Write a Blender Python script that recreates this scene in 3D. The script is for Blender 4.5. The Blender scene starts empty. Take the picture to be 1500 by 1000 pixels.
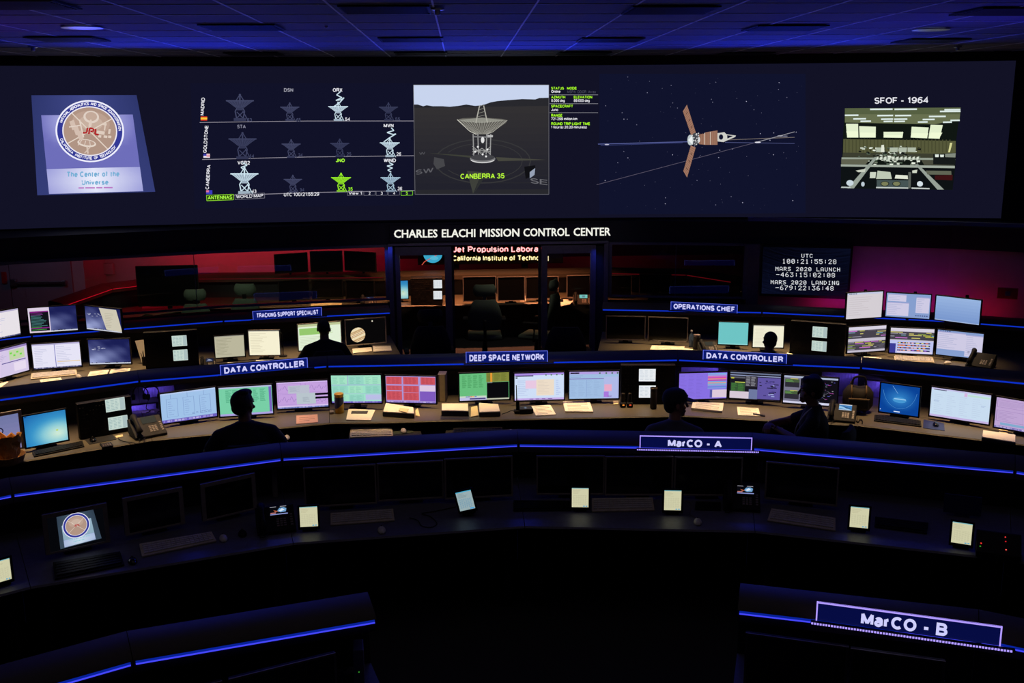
import bpy, bmesh, math, random
from mathutils import Vector, Matrix, Euler
from mathutils.geometry import tessellate_polygon
R_ = math.radians
scene = bpy.context.scene
COL = scene.collection
random.seed(7)

# ---------------------------------------------------------------- camera
CAM = Vector((-0.42, 0.0, 3.7)); FPX = 1500.0
_P, _Y, _R = R_(12.4), R_(2.7), R_(0.4)
FWD = Vector((math.sin(_Y)*math.cos(_P), math.cos(_Y)*math.cos(_P), -math.sin(_P)))
_r = Vector((math.cos(_Y), -math.sin(_Y), 0)); _u = _r.cross(FWD)
RGT = _r*math.cos(_R) - _u*math.sin(_R); UPV = _u*math.cos(_R) + _r*math.sin(_R)
cd = bpy.data.cameras.new('camera'); cam = bpy.data.objects.new('camera', cd); COL.objects.link(cam)
cd.lens = 36.0; cd.sensor_width = 36.0; cd.clip_end = 100
M4 = Matrix((RGT, UPV, -FWD)).transposed().to_4x4(); M4.translation = CAM
cam.matrix_world = M4
scene.camera = cam

# ---------------------------------------------------------------- world, exposure
w = bpy.data.worlds.new('world'); scene.world = w; w.use_nodes = True
w.node_tree.nodes['Background'].inputs[0].default_value = (0.012, 0.016, 0.06, 1)
w.node_tree.nodes['Background'].inputs[1].default_value = 0.05
scene.view_settings.view_transform = 'Standard'; scene.view_settings.look = 'None'
scene.view_settings.exposure = 0.0; scene.view_settings.gamma = 1.0
scene.view_settings.use_curve_mapping = False
scene.cycles.max_bounces = 6; scene.cycles.sample_clamp_indirect = 3.0
scene.cycles.use_denoising = True

# ---------------------------------------------------------------- lights of the room
def area(name, loc, target, sx, sy, power, col, spread=180):
    d = bpy.data.lights.new(name, 'AREA'); d.shape = 'RECTANGLE'; d.size = sx; d.size_y = sy
    d.energy = power; d.color = col; d.spread = R_(spread)
    o = bpy.data.objects.new(name, d); COL.objects.link(o); o.location = loc
    o.rotation_euler = (Vector(target)-Vector(loc)).to_track_quat('-Z', 'Y').to_euler()
    return o
def pol(r, a, z=0.0):
    return Vector((r*math.sin(R_(a)), r*math.cos(R_(a)), z))
WARM = (1.0, 0.64, 0.31); RED = (1.0, 0.01, 0.05); BLUE = (0.05, 0.10, 1.0)
# warm down-lights aimed at the worktops of the two rear rows
for a in (-31, -24.5, -15.5, -5.0, 5.0, 15, 24.5):
    area('worktop_downlight', pol(10.35, a, 4.42), pol(10.22, a, .74), 1.5, .12, 6.0, WARM, 20)
for a in (-26, -19.5, -10.5, 10.5, 16.5, 22.5):
    area('worktop_downlight', pol(13.15, a, 4.42), pol(13.05, a, .74), 1.5, .12, 7.0, WARM, 20)
# red uplights behind the consoles, violet wash at right, added blue ceiling washes and fills
for x, y, z, p in ((-4.9, 17.45, 1.25, 14.0), (-3.2, 17.3, 1.25, 14.0), (-2.4, 17.3, 1.2, 3.0), (2.0, 17.4, 1.2, 1.0)):
    area('red_uplight', (x, y, z), (x, y+.6, z+.7), 1.4, .05, p, RED)
area('red_uplight', pol(14.22, 22.5, 1.12), pol(14.7, 22.5, 1.3), 2.4, .05, 2.0, RED)
area('violet_uplight', pol(14.18, 21.5, 1.2), pol(14.7, 21.5, 1.5), 1.6, .05, .8, (.42, .02, 1.0))
area('red_uplight', (-5.2, 16.2, 2.2), (-5.7, 16.5, .9), .8, .4, 9.0, RED)
area('desk_fill', (0.0, 16.0, 2.75), (0.0, 16.5, .74), 3.2, .1, 48.0, (1.0, .34, .14), 60)  # added warm fill for the inner desks, no fitting above them
area('desk_fill', (-2.6, 16.0, 2.75), (-2.6, 16.4, .74), 1.6, .1, 5.0, (1.0, .5, .22), 60)
area('chair_fill', (-4.0, 14.5, 2.0), (-4.0, 15.5, 1.0), 1.8, .06, 3.6, (.85, 1.0, .7), 110)  # added fill tucked behind the fascia to lift the chair backs
area('chair_fill', (.3, 14.8, 2.02), (.35, 15.4, .8), 1.0, .06, 2.2, (1.0, .92, .7), 110)
for x, y in ((-3.6, 12.4), (0.1, 12.9), (3.6, 12.4)):
    area('blue_ceiling_wash', (x, y, 3.7), (x*.9, y-1.6, 4.5), 2.4, .3, 30, (0.02, 0.045, 1.0))  # free-hanging lamps added to tint the ceiling blue
area('violet_ceiling_wash', (-5.5, 9, 3.6), (-5.2, 8.6, 4.5), 2.4, .3, 6, (0.2, 0.03, 1.0))  # added the same way, tints the left of the ceiling violet
area('blue_ceiling_wash', (4.5, 9, 3.6), (4.2, 8.6, 4.5), 2.4, .3, 8, (0.04, 0.03, 1.0))
area('ambient_fill', (0, 7.0, 4.45), (0, 7.5, 0), 9, 5, 9, (1.0, 0.82, 0.84))  # broad ambient fill added to lift the dark hoods
for x in (-1.46, 1.46):
    area('post_light', (x, 14.3, 1.93), (x, 14.38, 1.2), .12, .04, .3, (.03, .07, 1.0), 60)
area('header_fill', (0, 13.7, 2.2), (0, 14.4, 1.2), 3.4, .05, 1.6, (.8, .66, 1.0))  # added fill, lightens the door frames and header
area('door_fill', (-7.3, 15.2, 2.7), (-7.4, 17.5, 1.5), 1.0, .2, 1.3, (.5, .5, .9), 90)  # added dim bluish fill so the far left door shows

# ---------------------------------------------------------------- helpers
def lin(c):
    c = c/255.0
    return c/12.92 if c <= .04045 else ((c+.055)/1.055)**2.4
def L3(c): return tuple(lin(x) for x in c)
def ray(x, y): return (FWD + RGT*((x-750)/FPX) - UPV*((y-500)/FPX))
def at(x, y, z=None, Y=None, r=None):
    d = ray(x, y)
    if z is not None: t = (z-CAM.z)/d.z
    elif Y is not None: t = (Y-CAM.y)/d.y
    else:
        A = d.x*d.x+d.y*d.y; Bq = 2*(CAM.x*d.x+CAM.y*d.y); Cq = CAM.x**2+CAM.y**2-r*r
        t = (-Bq+math.sqrt(Bq*Bq-4*A*Cq))/(2*A)
    return CAM + d*t
def z_on(px, py, a, b):
    """height where the sight line meets the upright plane through a and b"""
    n = Vector((-(b-a).y, (b-a).x, 0)); d = ray(px, py)
    return (CAM + d*((a-CAM).dot(n)/d.dot(n))).z

MATS = {}
def mat(name, c, rough=.6, metal=0.0, var=.12, scale=30, bump=0.0, emit=None, es=1.0, spec=.5):
    m = bpy.data.materials.new(name); m.use_nodes = True; MATS[name] = m
    nt = m.node_tree; b = nt.nodes['Principled BSDF']
    b.inputs['Roughness'].default_value = rough; b.inputs['Metallic'].default_value = metal
    b.inputs['Specular IOR Level'].default_value = spec
    tc = nt.nodes.new('ShaderNodeTexCoord'); nz = nt.nodes.new('ShaderNodeTexNoise')
    nz.inputs['Scale'].default_value = scale; nz.inputs['Detail'].default_value = 2
    nt.links.new(tc.outputs['Object'], nz.inputs['Vector'])
    rp = nt.nodes.new('ShaderNodeValToRGB'); l = L3(c)
    rp.color_ramp.elements[0].position = .3; rp.color_ramp.elements[1].position = .7
    rp.color_ramp.elements[0].color = tuple(x*(1-var) for x in l)+(1,)
    rp.color_ramp.elements[1].color = tuple(min(1, x*(1+var)) for x in l)+(1,)
    nt.links.new(nz.outputs['Fac'], rp.inputs['Fac']); nt.links.new(rp.outputs['Color'], b.inputs['Base Color'])
    if bump:
        bp = nt.nodes.new('ShaderNodeBump'); bp.inputs['Strength'].default_value = bump; bp.inputs['Distance'].default_value = .004
        nt.links.new(nz.outputs['Fac'], bp.inputs['Height']); nt.links.new(bp.outputs['Normal'], b.inputs['Normal'])
    if emit:
        b.inputs['Emission Color'].default_value = L3(emit)+(1,); b.inputs['Emission Strength'].default_value = es
    return m
def emis(name, sampling='AUTO', strength=1.0):
    m = bpy.data.materials.new(name); m.use_nodes = True; nt = m.node_tree; nt.nodes.clear()
    o = nt.nodes.new('ShaderNodeOutputMaterial'); e = nt.nodes.new('ShaderNodeEmission'); a = nt.nodes.new('ShaderNodeAttribute')
    a.attribute_name = 'Col'; nt.links.new(a.outputs['Color'], e.inputs['Color']); e.inputs['Strength'].default_value = strength
    nt.links.new(e.outputs[0], o.inputs[0]); m.cycles.emission_sampling = sampling
    return m
SCREEN = emis('screen_light'); WALLPIC = emis('projected_light', 'NONE')
def glow(name, c, s=1.0, sampling='AUTO'):
    m = bpy.data.materials.new(name); m.use_nodes = True; nt = m.node_tree; nt.nodes.clear()
    o = nt.nodes.new('ShaderNodeOutputMaterial'); e = nt.nodes.new('ShaderNodeEmission')
    e.inputs['Color'].default_value = L3(c)+(1,); e.inputs['Strength'].default_value = s
    nt.links.new(e.outputs[0], o.inputs[0]); m.cycles.emission_sampling = sampling; MATS[name] = m
    return m
def glassmat(name, tint=(1, 1, 1)):
    m = bpy.data.materials.new(name); m.use_nodes = True; nt = m.node_tree; nt.nodes.clear()
    o = nt.nodes.new('ShaderNodeOutputMaterial'); g = nt.nodes.new('ShaderNodeBsdfGlossy'); t = nt.nodes.new('ShaderNodeBsdfTransparent')
    mx = nt.nodes.new('ShaderNodeMixShader'); f = nt.nodes.new('ShaderNodeFresnel'); f.inputs['IOR'].default_value = 1.5
    g.inputs['Roughness'].default_value = .02; t.inputs['Color'].default_value = tint+(1,)
    nt.links.new(f.outputs[0], mx.inputs[0]); nt.links.new(t.outputs[0], mx.inputs[1]); nt.links.new(g.outputs[0], mx.inputs[2])
    nt.links.new(mx.outputs[0], o.inputs[0]); MATS[name] = m
    return m
mat('black_plastic', (17, 17, 19), .65, spec=.22); mat('black_gloss', (14, 14, 16), .12, var=0); mat('dark_grey', (34, 34, 38), .65, spec=.25)
mat('beige_bezel', (150, 140, 135), .5); mat('grey_bezel', (120, 110, 108), .45); mat('console_cap', (72, 65, 56), .5, var=.06, spec=.3)
mat('console_body', (34, 33, 38), .6); mat('worktop', (90, 84, 70), .5, scale=60, var=.06); mat('worktop_dark', (95, 95, 112), .5)
mat('carpet', (38, 38, 46), .95, scale=200, var=.4, bump=.4); mat('wall_paint', (150, 148, 152), .8, scale=8, var=.04)
mat('wall_dark', (22, 22, 27), .85, var=.1); mat('fascia_black', (9, 9, 12), .7); mat('ceiling_tile', (104, 104, 122), .9, scale=120, var=.08, bump=.2)
mat('tile_grid', (215, 215, 225), .6); mat('vent_black', (10, 10, 12), .7); mat('alu_frame', (105, 100, 112), .38, .5)
mat('paper', (240, 234, 220), .8, var=.02); mat('paper_cream', (225, 208, 165), .8, var=.04); mat('key_beige', (200, 188, 168), .5)
mat('binder_cover', (46, 46, 60), .5); mat('fabric_green', (56, 66, 56), .9, scale=250, var=.25, bump=.4)
mat('fabric_black', (22, 22, 26), .9, scale=250, var=.25, bump=.4); mat('chrome', (190, 190, 195), .2, 1)
mat('skin', (150, 104, 82), .55, var=.06); mat('skin_dark', (120, 80, 62), .55, var=.06); mat('hair_dark', (18, 15, 14), .7, scale=120, var=.4, bump=.8)
mat('shirt_navy', (26, 28, 44), .85, scale=80, bump=.2); mat('shirt_black', (18, 18, 22), .85, scale=80, bump=.2); mat('shirt_grey', (78, 80, 98), .85, scale=80, bump=.2)
mat('trouser', (30, 30, 36), .9); mat('shoe', (14, 13, 13), .5); mat('cap_cloth', (24, 30, 44), .85); mat('mouse_white', (205, 200, 195), .35)
mat('yellow_plastic', (215, 160, 30), .4); mat('label_blue', (24, 36, 92), .5); mat('bag_brown', (36, 30, 24), .8, scale=60, bump=.4); mat('bag_strap', (120, 95, 60), .7)
mat('wicker', (150, 110, 62), .8, scale=60, var=.3, bump=.8); mat('paper_bag', (222, 162, 82), .8, var=.1); mat('door_grey', (120, 122, 132), .55, var=.03)
mat('red_box', (150, 20, 24), .5); mat('steel', (150, 150, 155), .3, .9); mat('pink_paper', (205, 160, 150), .8, var=.02); mat('ink', (60, 56, 60), .8)
mat('acrylic_violet', (90, 80, 190), .3); mat('louvre', (120, 110, 150), .5); mat('water_blue', (70, 90, 120), .2)
glow('strip_glow_blue', (8, 34, 150), 1.0)
glow('led_red', (190, 14, 36), 1.0); glow('led_red_dim', (96, 6, 18), 1.0)
LED = glow('led_blue', (70, 72, 255), 1.0); LED2 = glow('led_blue_dim', (14, 48, 190), 1.0); LEDW = glow('led_violet', (172, 150, 255), 1.15)
glassmat('glass')

def tag(o, label=None, cat=None, group=None, kind=None):
    if label: o['label'] = label
    if cat: o['category'] = cat
    if group: o['group'] = group
    if kind: o['kind'] = kind
    return o
def empty(name, loc, rz=0, label=None, cat=None, group=None):
    o = bpy.data.objects.new(name, None); COL.objects.link(o); o.location = loc; o.rotation_euler = (0, 0, rz); o.empty_display_size = .1
    return tag(o, label, cat, group)

class B:
    """collects shapes in one mesh"""
    def __init__(s): s.bm = bmesh.new()
    def box(s, c, d, bev=0, rot=None, seg=2):
        r = bmesh.ops.create_cube(s.bm, size=1); vs = r['verts']
        for v in vs: v.co = Vector((v.co.x*d[0], v.co.y*d[1], v.co.z*d[2]))
        if bev:
            es = list({e for v in vs for e in v.link_edges})
            rb = bmesh.ops.bevel(s.bm, geom=es, offset=min(bev, min(d)*.49), segments=seg, affect='EDGES', profile=.5)
            vs = list({v for f in rb['faces'] for v in f.verts} | {v for v in vs if v.is_valid})
        for v in vs:
            if rot is not None: v.co = rot @ v.co
            v.co += Vector(c)
        return s
    def bb(s, x0, x1, y0, y1, z0, z1, bev=0):
        return s.box(((x0+x1)/2, (y0+y1)/2, (z0+z1)/2), (abs(x1-x0), abs(y1-y0), abs(z1-z0)), bev)
    def rings(s, rings, cap=True, closed=True):
        rv = [[s.bm.verts.new(p) for p in r] for r in rings]; n = len(rings[0])
        for i in range(len(rv)-1):
            for j in range(n if closed else n-1):
                k = (j+1) % n
                s.bm.faces.new((rv[i][j], rv[i][k], rv[i+1][k], rv[i+1][j]))
        if cap and closed:
            s.bm.faces.new(rv[0][::-1]); s.bm.faces.new(rv[-1])
        return s
    def cyl(s, p0, p1, r0, r1=None, n=16):
        p0, p1 = Vector(p0), Vector(p1); r1 = r0 if r1 is None else r1
        q = (p1-p0).to_track_quat('Z', 'Y')
        return s.rings([[p + q @ Vector((r*math.cos(2*math.pi*k/n), r*math.sin(2*math.pi*k/n), 0)) for k in range(n)] for p, r in ((p0, r0), (p1, r1))])
    def tube(s, pts, r, n=8):
        pts = [Vector(p) for p in pts]; out = []
        for i, p in enumerate(pts):
            t = (pts[min(i+1, len(pts)-1)]-pts[max(i-1, 0)]).normalized(); q = t.to_track_quat('Z', 'Y')
            rr = r[i] if isinstance(r, (list, tuple)) else r
            out.append([p + q @ Vector((rr*math.cos(2*math.pi*k/n), rr*math.sin(2*math.pi*k/n), 0)) for k in range(n)])
        return s.rings(out)
    def lathe(s, prof, c=(0, 0, 0), n=24):
        c = Vector(c)
        return s.rings([[c+Vector((r*math.cos(2*math.pi*k/n), r*math.sin(2*math.pi*k/n), z)) for k in range(n)] for r, z in prof])
    def ell(s, c, r, rot=None, u=16, v=10):
        m = bmesh.ops.create_uvsphere(s.bm, u_segments=u, v_segments=v, radius=1)
        for x in m['verts']:
            x.co = Vector((x.co.x*r[0], x.co.y*r[1], x.co.z*r[2]))
            if rot is not None: x.co = rot @ x.co
            x.co += Vector(c)
        return s
    def prism(s, poly, z0, z1):
        return s.rings([[Vector((p[0], p[1], z)) for p in poly] for z in (z0, z1)])
    def profx(s, prof, x0, x1):
        """profile of (y,z) points extruded along x"""
        return s.rings([[Vector((x, p[0], p[1])) for p in prof] for x in (x0, x1)])
    def out(s, name, m, parent=None, smooth=False, loc=None, rz=0, bevel=0):
        me = bpy.data.meshes.new(name); bmesh.ops.recalc_face_normals(s.bm, faces=s.bm.faces)
        s.bm.to_mesh(me); s.bm.free()
        me.materials.append(MATS[m] if isinstance(m, str) else m)
        if smooth:
            me.polygons.foreach_set('use_smooth', [True]*len(me.polygons))
            if smooth == 'auto': me.set_sharp_from_angle(angle=R_(40))
        o = bpy.data.objects.new(name, me); COL.objects.link(o)
        if parent: o.parent = parent
        if loc is not None: o.location = loc
        if rz: o.rotation_euler = (0, 0, rz)
        if bevel:
            md = o.modifiers.new('bevel', 'BEVEL'); md.width = bevel; md.segments = 2; md.limit_method = 'ANGLE'
        return o

# ---------------------------------------------------------------- lettering and pictures
def EA(cx, cy, rx, ry, a0, a1, n=12): return [(cx+rx*math.cos(R_(a0+(a1-a0)*k/n)), cy+ry*math.sin(R_(a0+(a1-a0)*k/n))) for k in range(n+1)]
# plain sans-serif letters as centre lines, capital height 1: {letter: (width, strokes)}
LETTERS = {
 'A': (.72, [[(0, 0), (.36, 1)], [(.36, 1), (.72, 0)], [(.13, .32), (.59, .32)]]), 'B': (.64, [[(0, 0), (0, 1), (.34, 1)]+EA(.36, .76, .22, .24, 90, -90)+[(0, .52)], [(.36, .52)]+EA(.38, .26, .26, .26, 90, -90)+[(0, 0), (0, .1)]]),
 'C': (.68, [EA(.37, .5, .37, .5, 48, 312, 18)]), 'D': (.68, [[(0, .1), (0, 1), (.26, 1)]+EA(.28, .5, .4, .5, 90, -90)+[(0, 0), (0, .1)]]), 'E': (.58, [[(.56, 1), (0, 1), (0, 0), (.58, 0)], [(0, .53), (.52, .53)]]), 'F': (.54, [[(.54, 1), (0, 1), (0, 0)], [(0, .5), (.48, .5)]]),
 'G': (.74, [EA(.38, .5, .38, .5, 48, 335, 18), [(.44, .46), (.74, .46)], [(.73, .46), (.73, .02)]]), 'H': (.62, [[(0, 0), (0, 1)], [(.62, 0), (.62, 1)], [(0, .53), (.62, .53)]]), 'I': (.02, [[(.01, 0), (.01, 1)]]), 'J': (.44, [[(.44, 1), (.44, .26)]+EA(.22, .26, .22, .26, 0, -180)]),
 'K': (.62, [[(0, 0), (0, 1)], [(.58, 1), (.02, .38)], [(.2, .56), (.62, 0)]]), 'L': (.5, [[(0, 1), (0, 0), (.5, 0)]]), 'M': (.76, [[(0, 0), (0, 1)], [(0, 1), (.38, .06)], [(.38, .06), (.76, 1)], [(.76, 1), (.76, 0)]]), 'N': (.62, [[(0, 0), (0, 1)], [(0, 1), (.62, 0)], [(.62, 0), (.62, 1)]]),
 'O': (.76, [EA(.38, .5, .38, .5, 0, 360, 24)]), 'P': (.6, [[(0, 0), (0, 1), (.34, 1)]+EA(.34, .73, .26, .27, 90, -90)+[(0, .46)]]), 'Q': (.76, [EA(.38, .5, .38, .5, 0, 360, 24), [(.48, .2), (.74, -.04)]]), 'R': (.64, [[(0, 0), (0, 1), (.36, 1)]+EA(.36, .74, .25, .26, 90, -90)+[(0, .48)], [(.36, .48), (.5, .4), (.58, .25), (.62, 0)]]),
 'S': (.6, [EA(.3, .745, .27, .255, 25, 265)+EA(.3, .245, .29, .255, 85, -160)]), 'T': (.62, [[(0, 1), (.62, 1)], [(.31, 1), (.31, 0)]]), 'U': (.6, [[(0, 1), (0, .3)]+EA(.3, .3, .3, .3, 180, 360)+[(.6, 1)]]), 'V': (.66, [[(0, 1), (.33, 0)], [(.33, 0), (.66, 1)]]), 'W': (.96, [[(0, 1), (.24, 0)], [(.24, 0), (.48, 1)], [(.48, 1), (.72, 0)], [(.72, 0), (.96, 1)]]),
 'X': (.64, [[(0, 0), (.62, 1)], [(.02, 1), (.64, 0)]]), 'Y': (.64, [[(0, 1), (.32, .42)], [(.64, 1), (.32, .42)], [(.32, .46), (.32, 0)]]), 'Z': (.58, [[(.02, 1), (.58, 1), (0, 0), (.58, 0)]]),
 'a': (.46, [[(.04, .58)]+EA(.24, .52, .2, .2, 150, 0)+[(.44, .08), (.47, 0)], [(.44, .42), (.24, .4)]+EA(.2, .19, .2, .2, 90, 330)+[(.44, .2)]]), 'b': (.48, [[(0, 0), (0, 1)], EA(.24, .36, .24, .36, 0, 360, 18)]), 'c': (.44, [EA(.24, .36, .24, .36, 50, 310)]), 'd': (.48, [[(.48, 0), (.48, 1)], EA(.24, .36, .24, .36, 0, 360, 18)]),
 'e': (.48, [[(.02, .37), (.47, .37)]+EA(.24, .36, .24, .36, 5, 315)]), 'f': (.26, [[(.1, 0), (.1, .84)]+EA(.22, .84, .12, .16, 180, 90, 5), [(0, .68), (.26, .68)]]), 'g': (.46, [EA(.23, .36, .23, .36, 0, 360, 18), [(.46, .7), (.46, -.06)]+EA(.23, -.06, .23, .2, 0, -160)]), 'h': (.44, [[(0, 0), (0, 1)], [(0, .46)]+EA(.22, .46, .22, .26, 180, 0)+[(.44, 0)]]),
 'i': (.02, [[(.01, 0), (.01, .7)], [(.01, .9), (.01, 1)]]), 'j': (.1, [[(.1, .7), (.1, -.2), (0, -.26)], [(.1, .9), (.1, 1)]]), 'k': (.44, [[(0, 0), (0, 1)], [(.42, .7), (.02, .28)], [(.16, .42), (.44, 0)]]), 'l': (.02, [[(.01, 0), (.01, 1)]]), 'm': (.76, [[(0, 0), (0, .7)], [(0, .5)]+EA(.19, .5, .19, .22, 180, 0)+[(.38, 0)], [(.38, .5)]+EA(.57, .5, .19, .22, 180, 0)+[(.76, 0)]]),
 'n': (.44, [[(0, 0), (0, .7)], [(0, .46)]+EA(.22, .46, .22, .26, 180, 0)+[(.44, 0)]]), 'o': (.48, [EA(.24, .36, .24, .36, 0, 360, 18)]), 'p': (.48, [[(0, -.26), (0, .72)], EA(.24, .36, .24, .36, 0, 360, 18)]), 'q': (.48, [[(.48, -.26), (.48, .72)], EA(.24, .36, .24, .36, 0, 360, 18)]), 'r': (.26, [[(0, 0), (0, .72)], [(0, .42)]+EA(.24, .42, .24, .28, 180, 95, 6)]),
 's': (.42, [EA(.21, .53, .19, .19, 25, 262, 8)+EA(.21, .17, .21, .18, 85, -160, 8)]), 't': (.26, [[(.1, .92), (.1, .16)]+EA(.22, .14, .12, .14, 180, 270, 5), [(0, .68), (.26, .68)]]), 'u': (.44, [[(0, .72), (0, .26)]+EA(.22, .26, .22, .26, 180, 360)+[(.44, .72)], [(.44, .4), (.44, 0)]]), 'v': (.46, [[(0, .7), (.23, 0)], [(.23, 0), (.46, .7)]]), 'w': (.7, [[(0, .7), (.18, 0)], [(.18, 0), (.35, .7)], [(.35, .7), (.52, 0)], [(.52, 0), (.7, .7)]]),
 'x': (.44, [[(0, 0), (.44, .7)], [(0, .7), (.44, 0)]]), 'y': (.46, [[(0, .7), (.23, .02)], [(.46, .7), (.2, -.12), (.04, -.24)]]), 'z': (.42, [[(.02, .7), (.42, .7), (0, 0), (.42, 0)]]),
 '0': (.58, [EA(.29, .5, .29, .5, 0, 360, 20)]), '1': (.4, [[(.06, .76), (.28, .98), (.28, 0)]]), '2': (.58, [EA(.29, .71, .27, .29, 165, -35)+[(0, 0), (.58, 0)]]), '3': (.58, [EA(.28, .75, .25, .25, 155, -90)+[(.2, .5)], [(.24, .52)]+EA(.28, .26, .29, .26, 90, -160)]), '4': (.62, [[(.46, 0), (.46, 1), (0, .28), (.62, .28)]]),
 '5': (.58, [[(.54, 1), (.1, 1), (.04, .5)]+EA(.28, .32, .29, .32, 135, -155)]), '6': (.58, [EA(.29, .31, .28, .31, 0, 360, 18), EA(.38, .48, .37, .52, 50, 195, 8)]), '7': (.58, [[(0, 1), (.58, 1), (.2, 0)]]), '8': (.58, [EA(.29, .76, .24, .24, 0, 360, 16), EA(.29, .27, .29, .27, 0, 360, 18)]), '9': (.58, [EA(.29, .69, .28, .31, 0, 360, 18), EA(.2, .52, .37, .52, -130, 15, 8)]),
 '-': (.34, [[(0, .38), (.34, .38)]]), ':': (.02, [[(.01, .04), (.01, .14)], [(.01, .56), (.01, .66)]]), '.': (.02, [[(.01, -.02), (.01, .1)]]), '/': (.34, [[(0, -.02), (.34, 1.02)]]), '(': (.16, [EA(.24, .4, .24, .66, 125, 235, 8)]), ')': (.16, [EA(-.08, .4, .24, .66, -55, 55, 8)]), ' ': (.1, [])}
_GL = {}
def strip(st, t):
    """outline quads of a thick line"""
    n = len(st); L, Rr = [], []
    closed = math.dist(st[0], st[-1]) < 1e-6
    for i, p in enumerate(st):
        a = st[i-1] if i else (st[-2] if closed else None); b = st[i+1] if i < n-1 else (st[1] if closed else None)
        d = []
        if a is not None: m = math.dist(a, p) or 1e-6; d.append(((p[0]-a[0])/m, (p[1]-a[1])/m))
        if b is not None: m = math.dist(p, b) or 1e-6; d.append(((b[0]-p[0])/m, (b[1]-p[1])/m))
        x, y = sum(q[0] for q in d), sum(q[1] for q in d); m = math.hypot(x, y) or 1; x, y = x/m, y/m
        k = t/2/max(.5, x*d[0][0]+y*d[0][1]); q = p
        L.append((q[0]-y*k, q[1]+x*k)); Rr.append((q[0]+y*k, q[1]-x*k))
    return L, Rr
def glyphs(s, geo=False, t=.13):
    k = (s, geo, t)
    if k in _GL: return _GL[k]
    vs, fs = [], []
    if not geo:
        x = 0
        for ch in s:
            wd, sts = LETTERS[ch]
            for st in sts:
                L, Rr = strip([(x+p[0]+t/2, t/2+p[1]*(1-t)) for p in st], t); b = len(vs); n = len(L); vs += L+Rr
                fs += [(b+i, b+i+1, b+n+i+1, b+n+i) for i in range(n-1)]
            x += wd+t+.075
    else:
        cu = bpy.data.curves.new('t', 'FONT'); cu.body = s; cu.size = 1; cu.resolution_u = 2; cu.fill_mode = 'FRONT'
        ob = bpy.data.objects.new('t', cu); COL.objects.link(ob)
        dg = bpy.context.evaluated_depsgraph_get(); me = ob.evaluated_get(dg).to_mesh()
        vs = [(v.co.x, v.co.y) for v in me.vertices]; fs = [tuple(p.vertices) for p in me.polygons]
        ob.evaluated_get(dg).to_mesh_clear(); bpy.data.objects.remove(ob); bpy.data.curves.remove(cu)
    _GL[k] = (vs, fs)
    return _GL[k]
def caph(geo=False): return max(v[1] for v in glyphs('H', True)[0]) if geo else 1.0
DOT = {k: v for k, v in (x.split('=') for x in '0=EHJLPHE 1=4C4444E 2=EH1248V 3=V2421HE 4=26AIV22 5=VGU11HE 6=68GUHHE 7=V124888 8=EHHEHHE 9=EHHF12C :=0440440 -=000V000 U=HHHHHHE T=V444444 C=EHGGGHE M=HRLLHHH A=EHHHVHH R=UHHUKIH S=FGGE11U L=GGGGGGV N=HPPLJJH H=HHHVHHH D=SIHHHIS I=E44444E G=EHGNHHF'.split())}
def blend(pts, cols):
    """colour inside a patch from the colours at its corners"""
    def f(x, y):
        ws = [1/(1e-9+(x-p[0])**2+(y-p[1])**2) for p in pts]; t = sum(ws); return tuple(sum(w_*c[i] for w_, c in zip(ws, cols))/t for i in range(3))
    return f
def field(cv, n, m, pt, f, lay=0):
    """smooth picture area: pt(u,v) places a point, f(u,v) gives its colour"""
    for i in range(n):
        for j in range(m):
            uv = [(i/n, j/m), ((i+1)/n, j/m), ((i+1)/n, (j+1)/m), (i/n, (j+1)/m)]; P = [pt(*q) for q in uv]
            cv.poly(P, blend(P, [f(*q) for q in uv]), lay)
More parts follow.
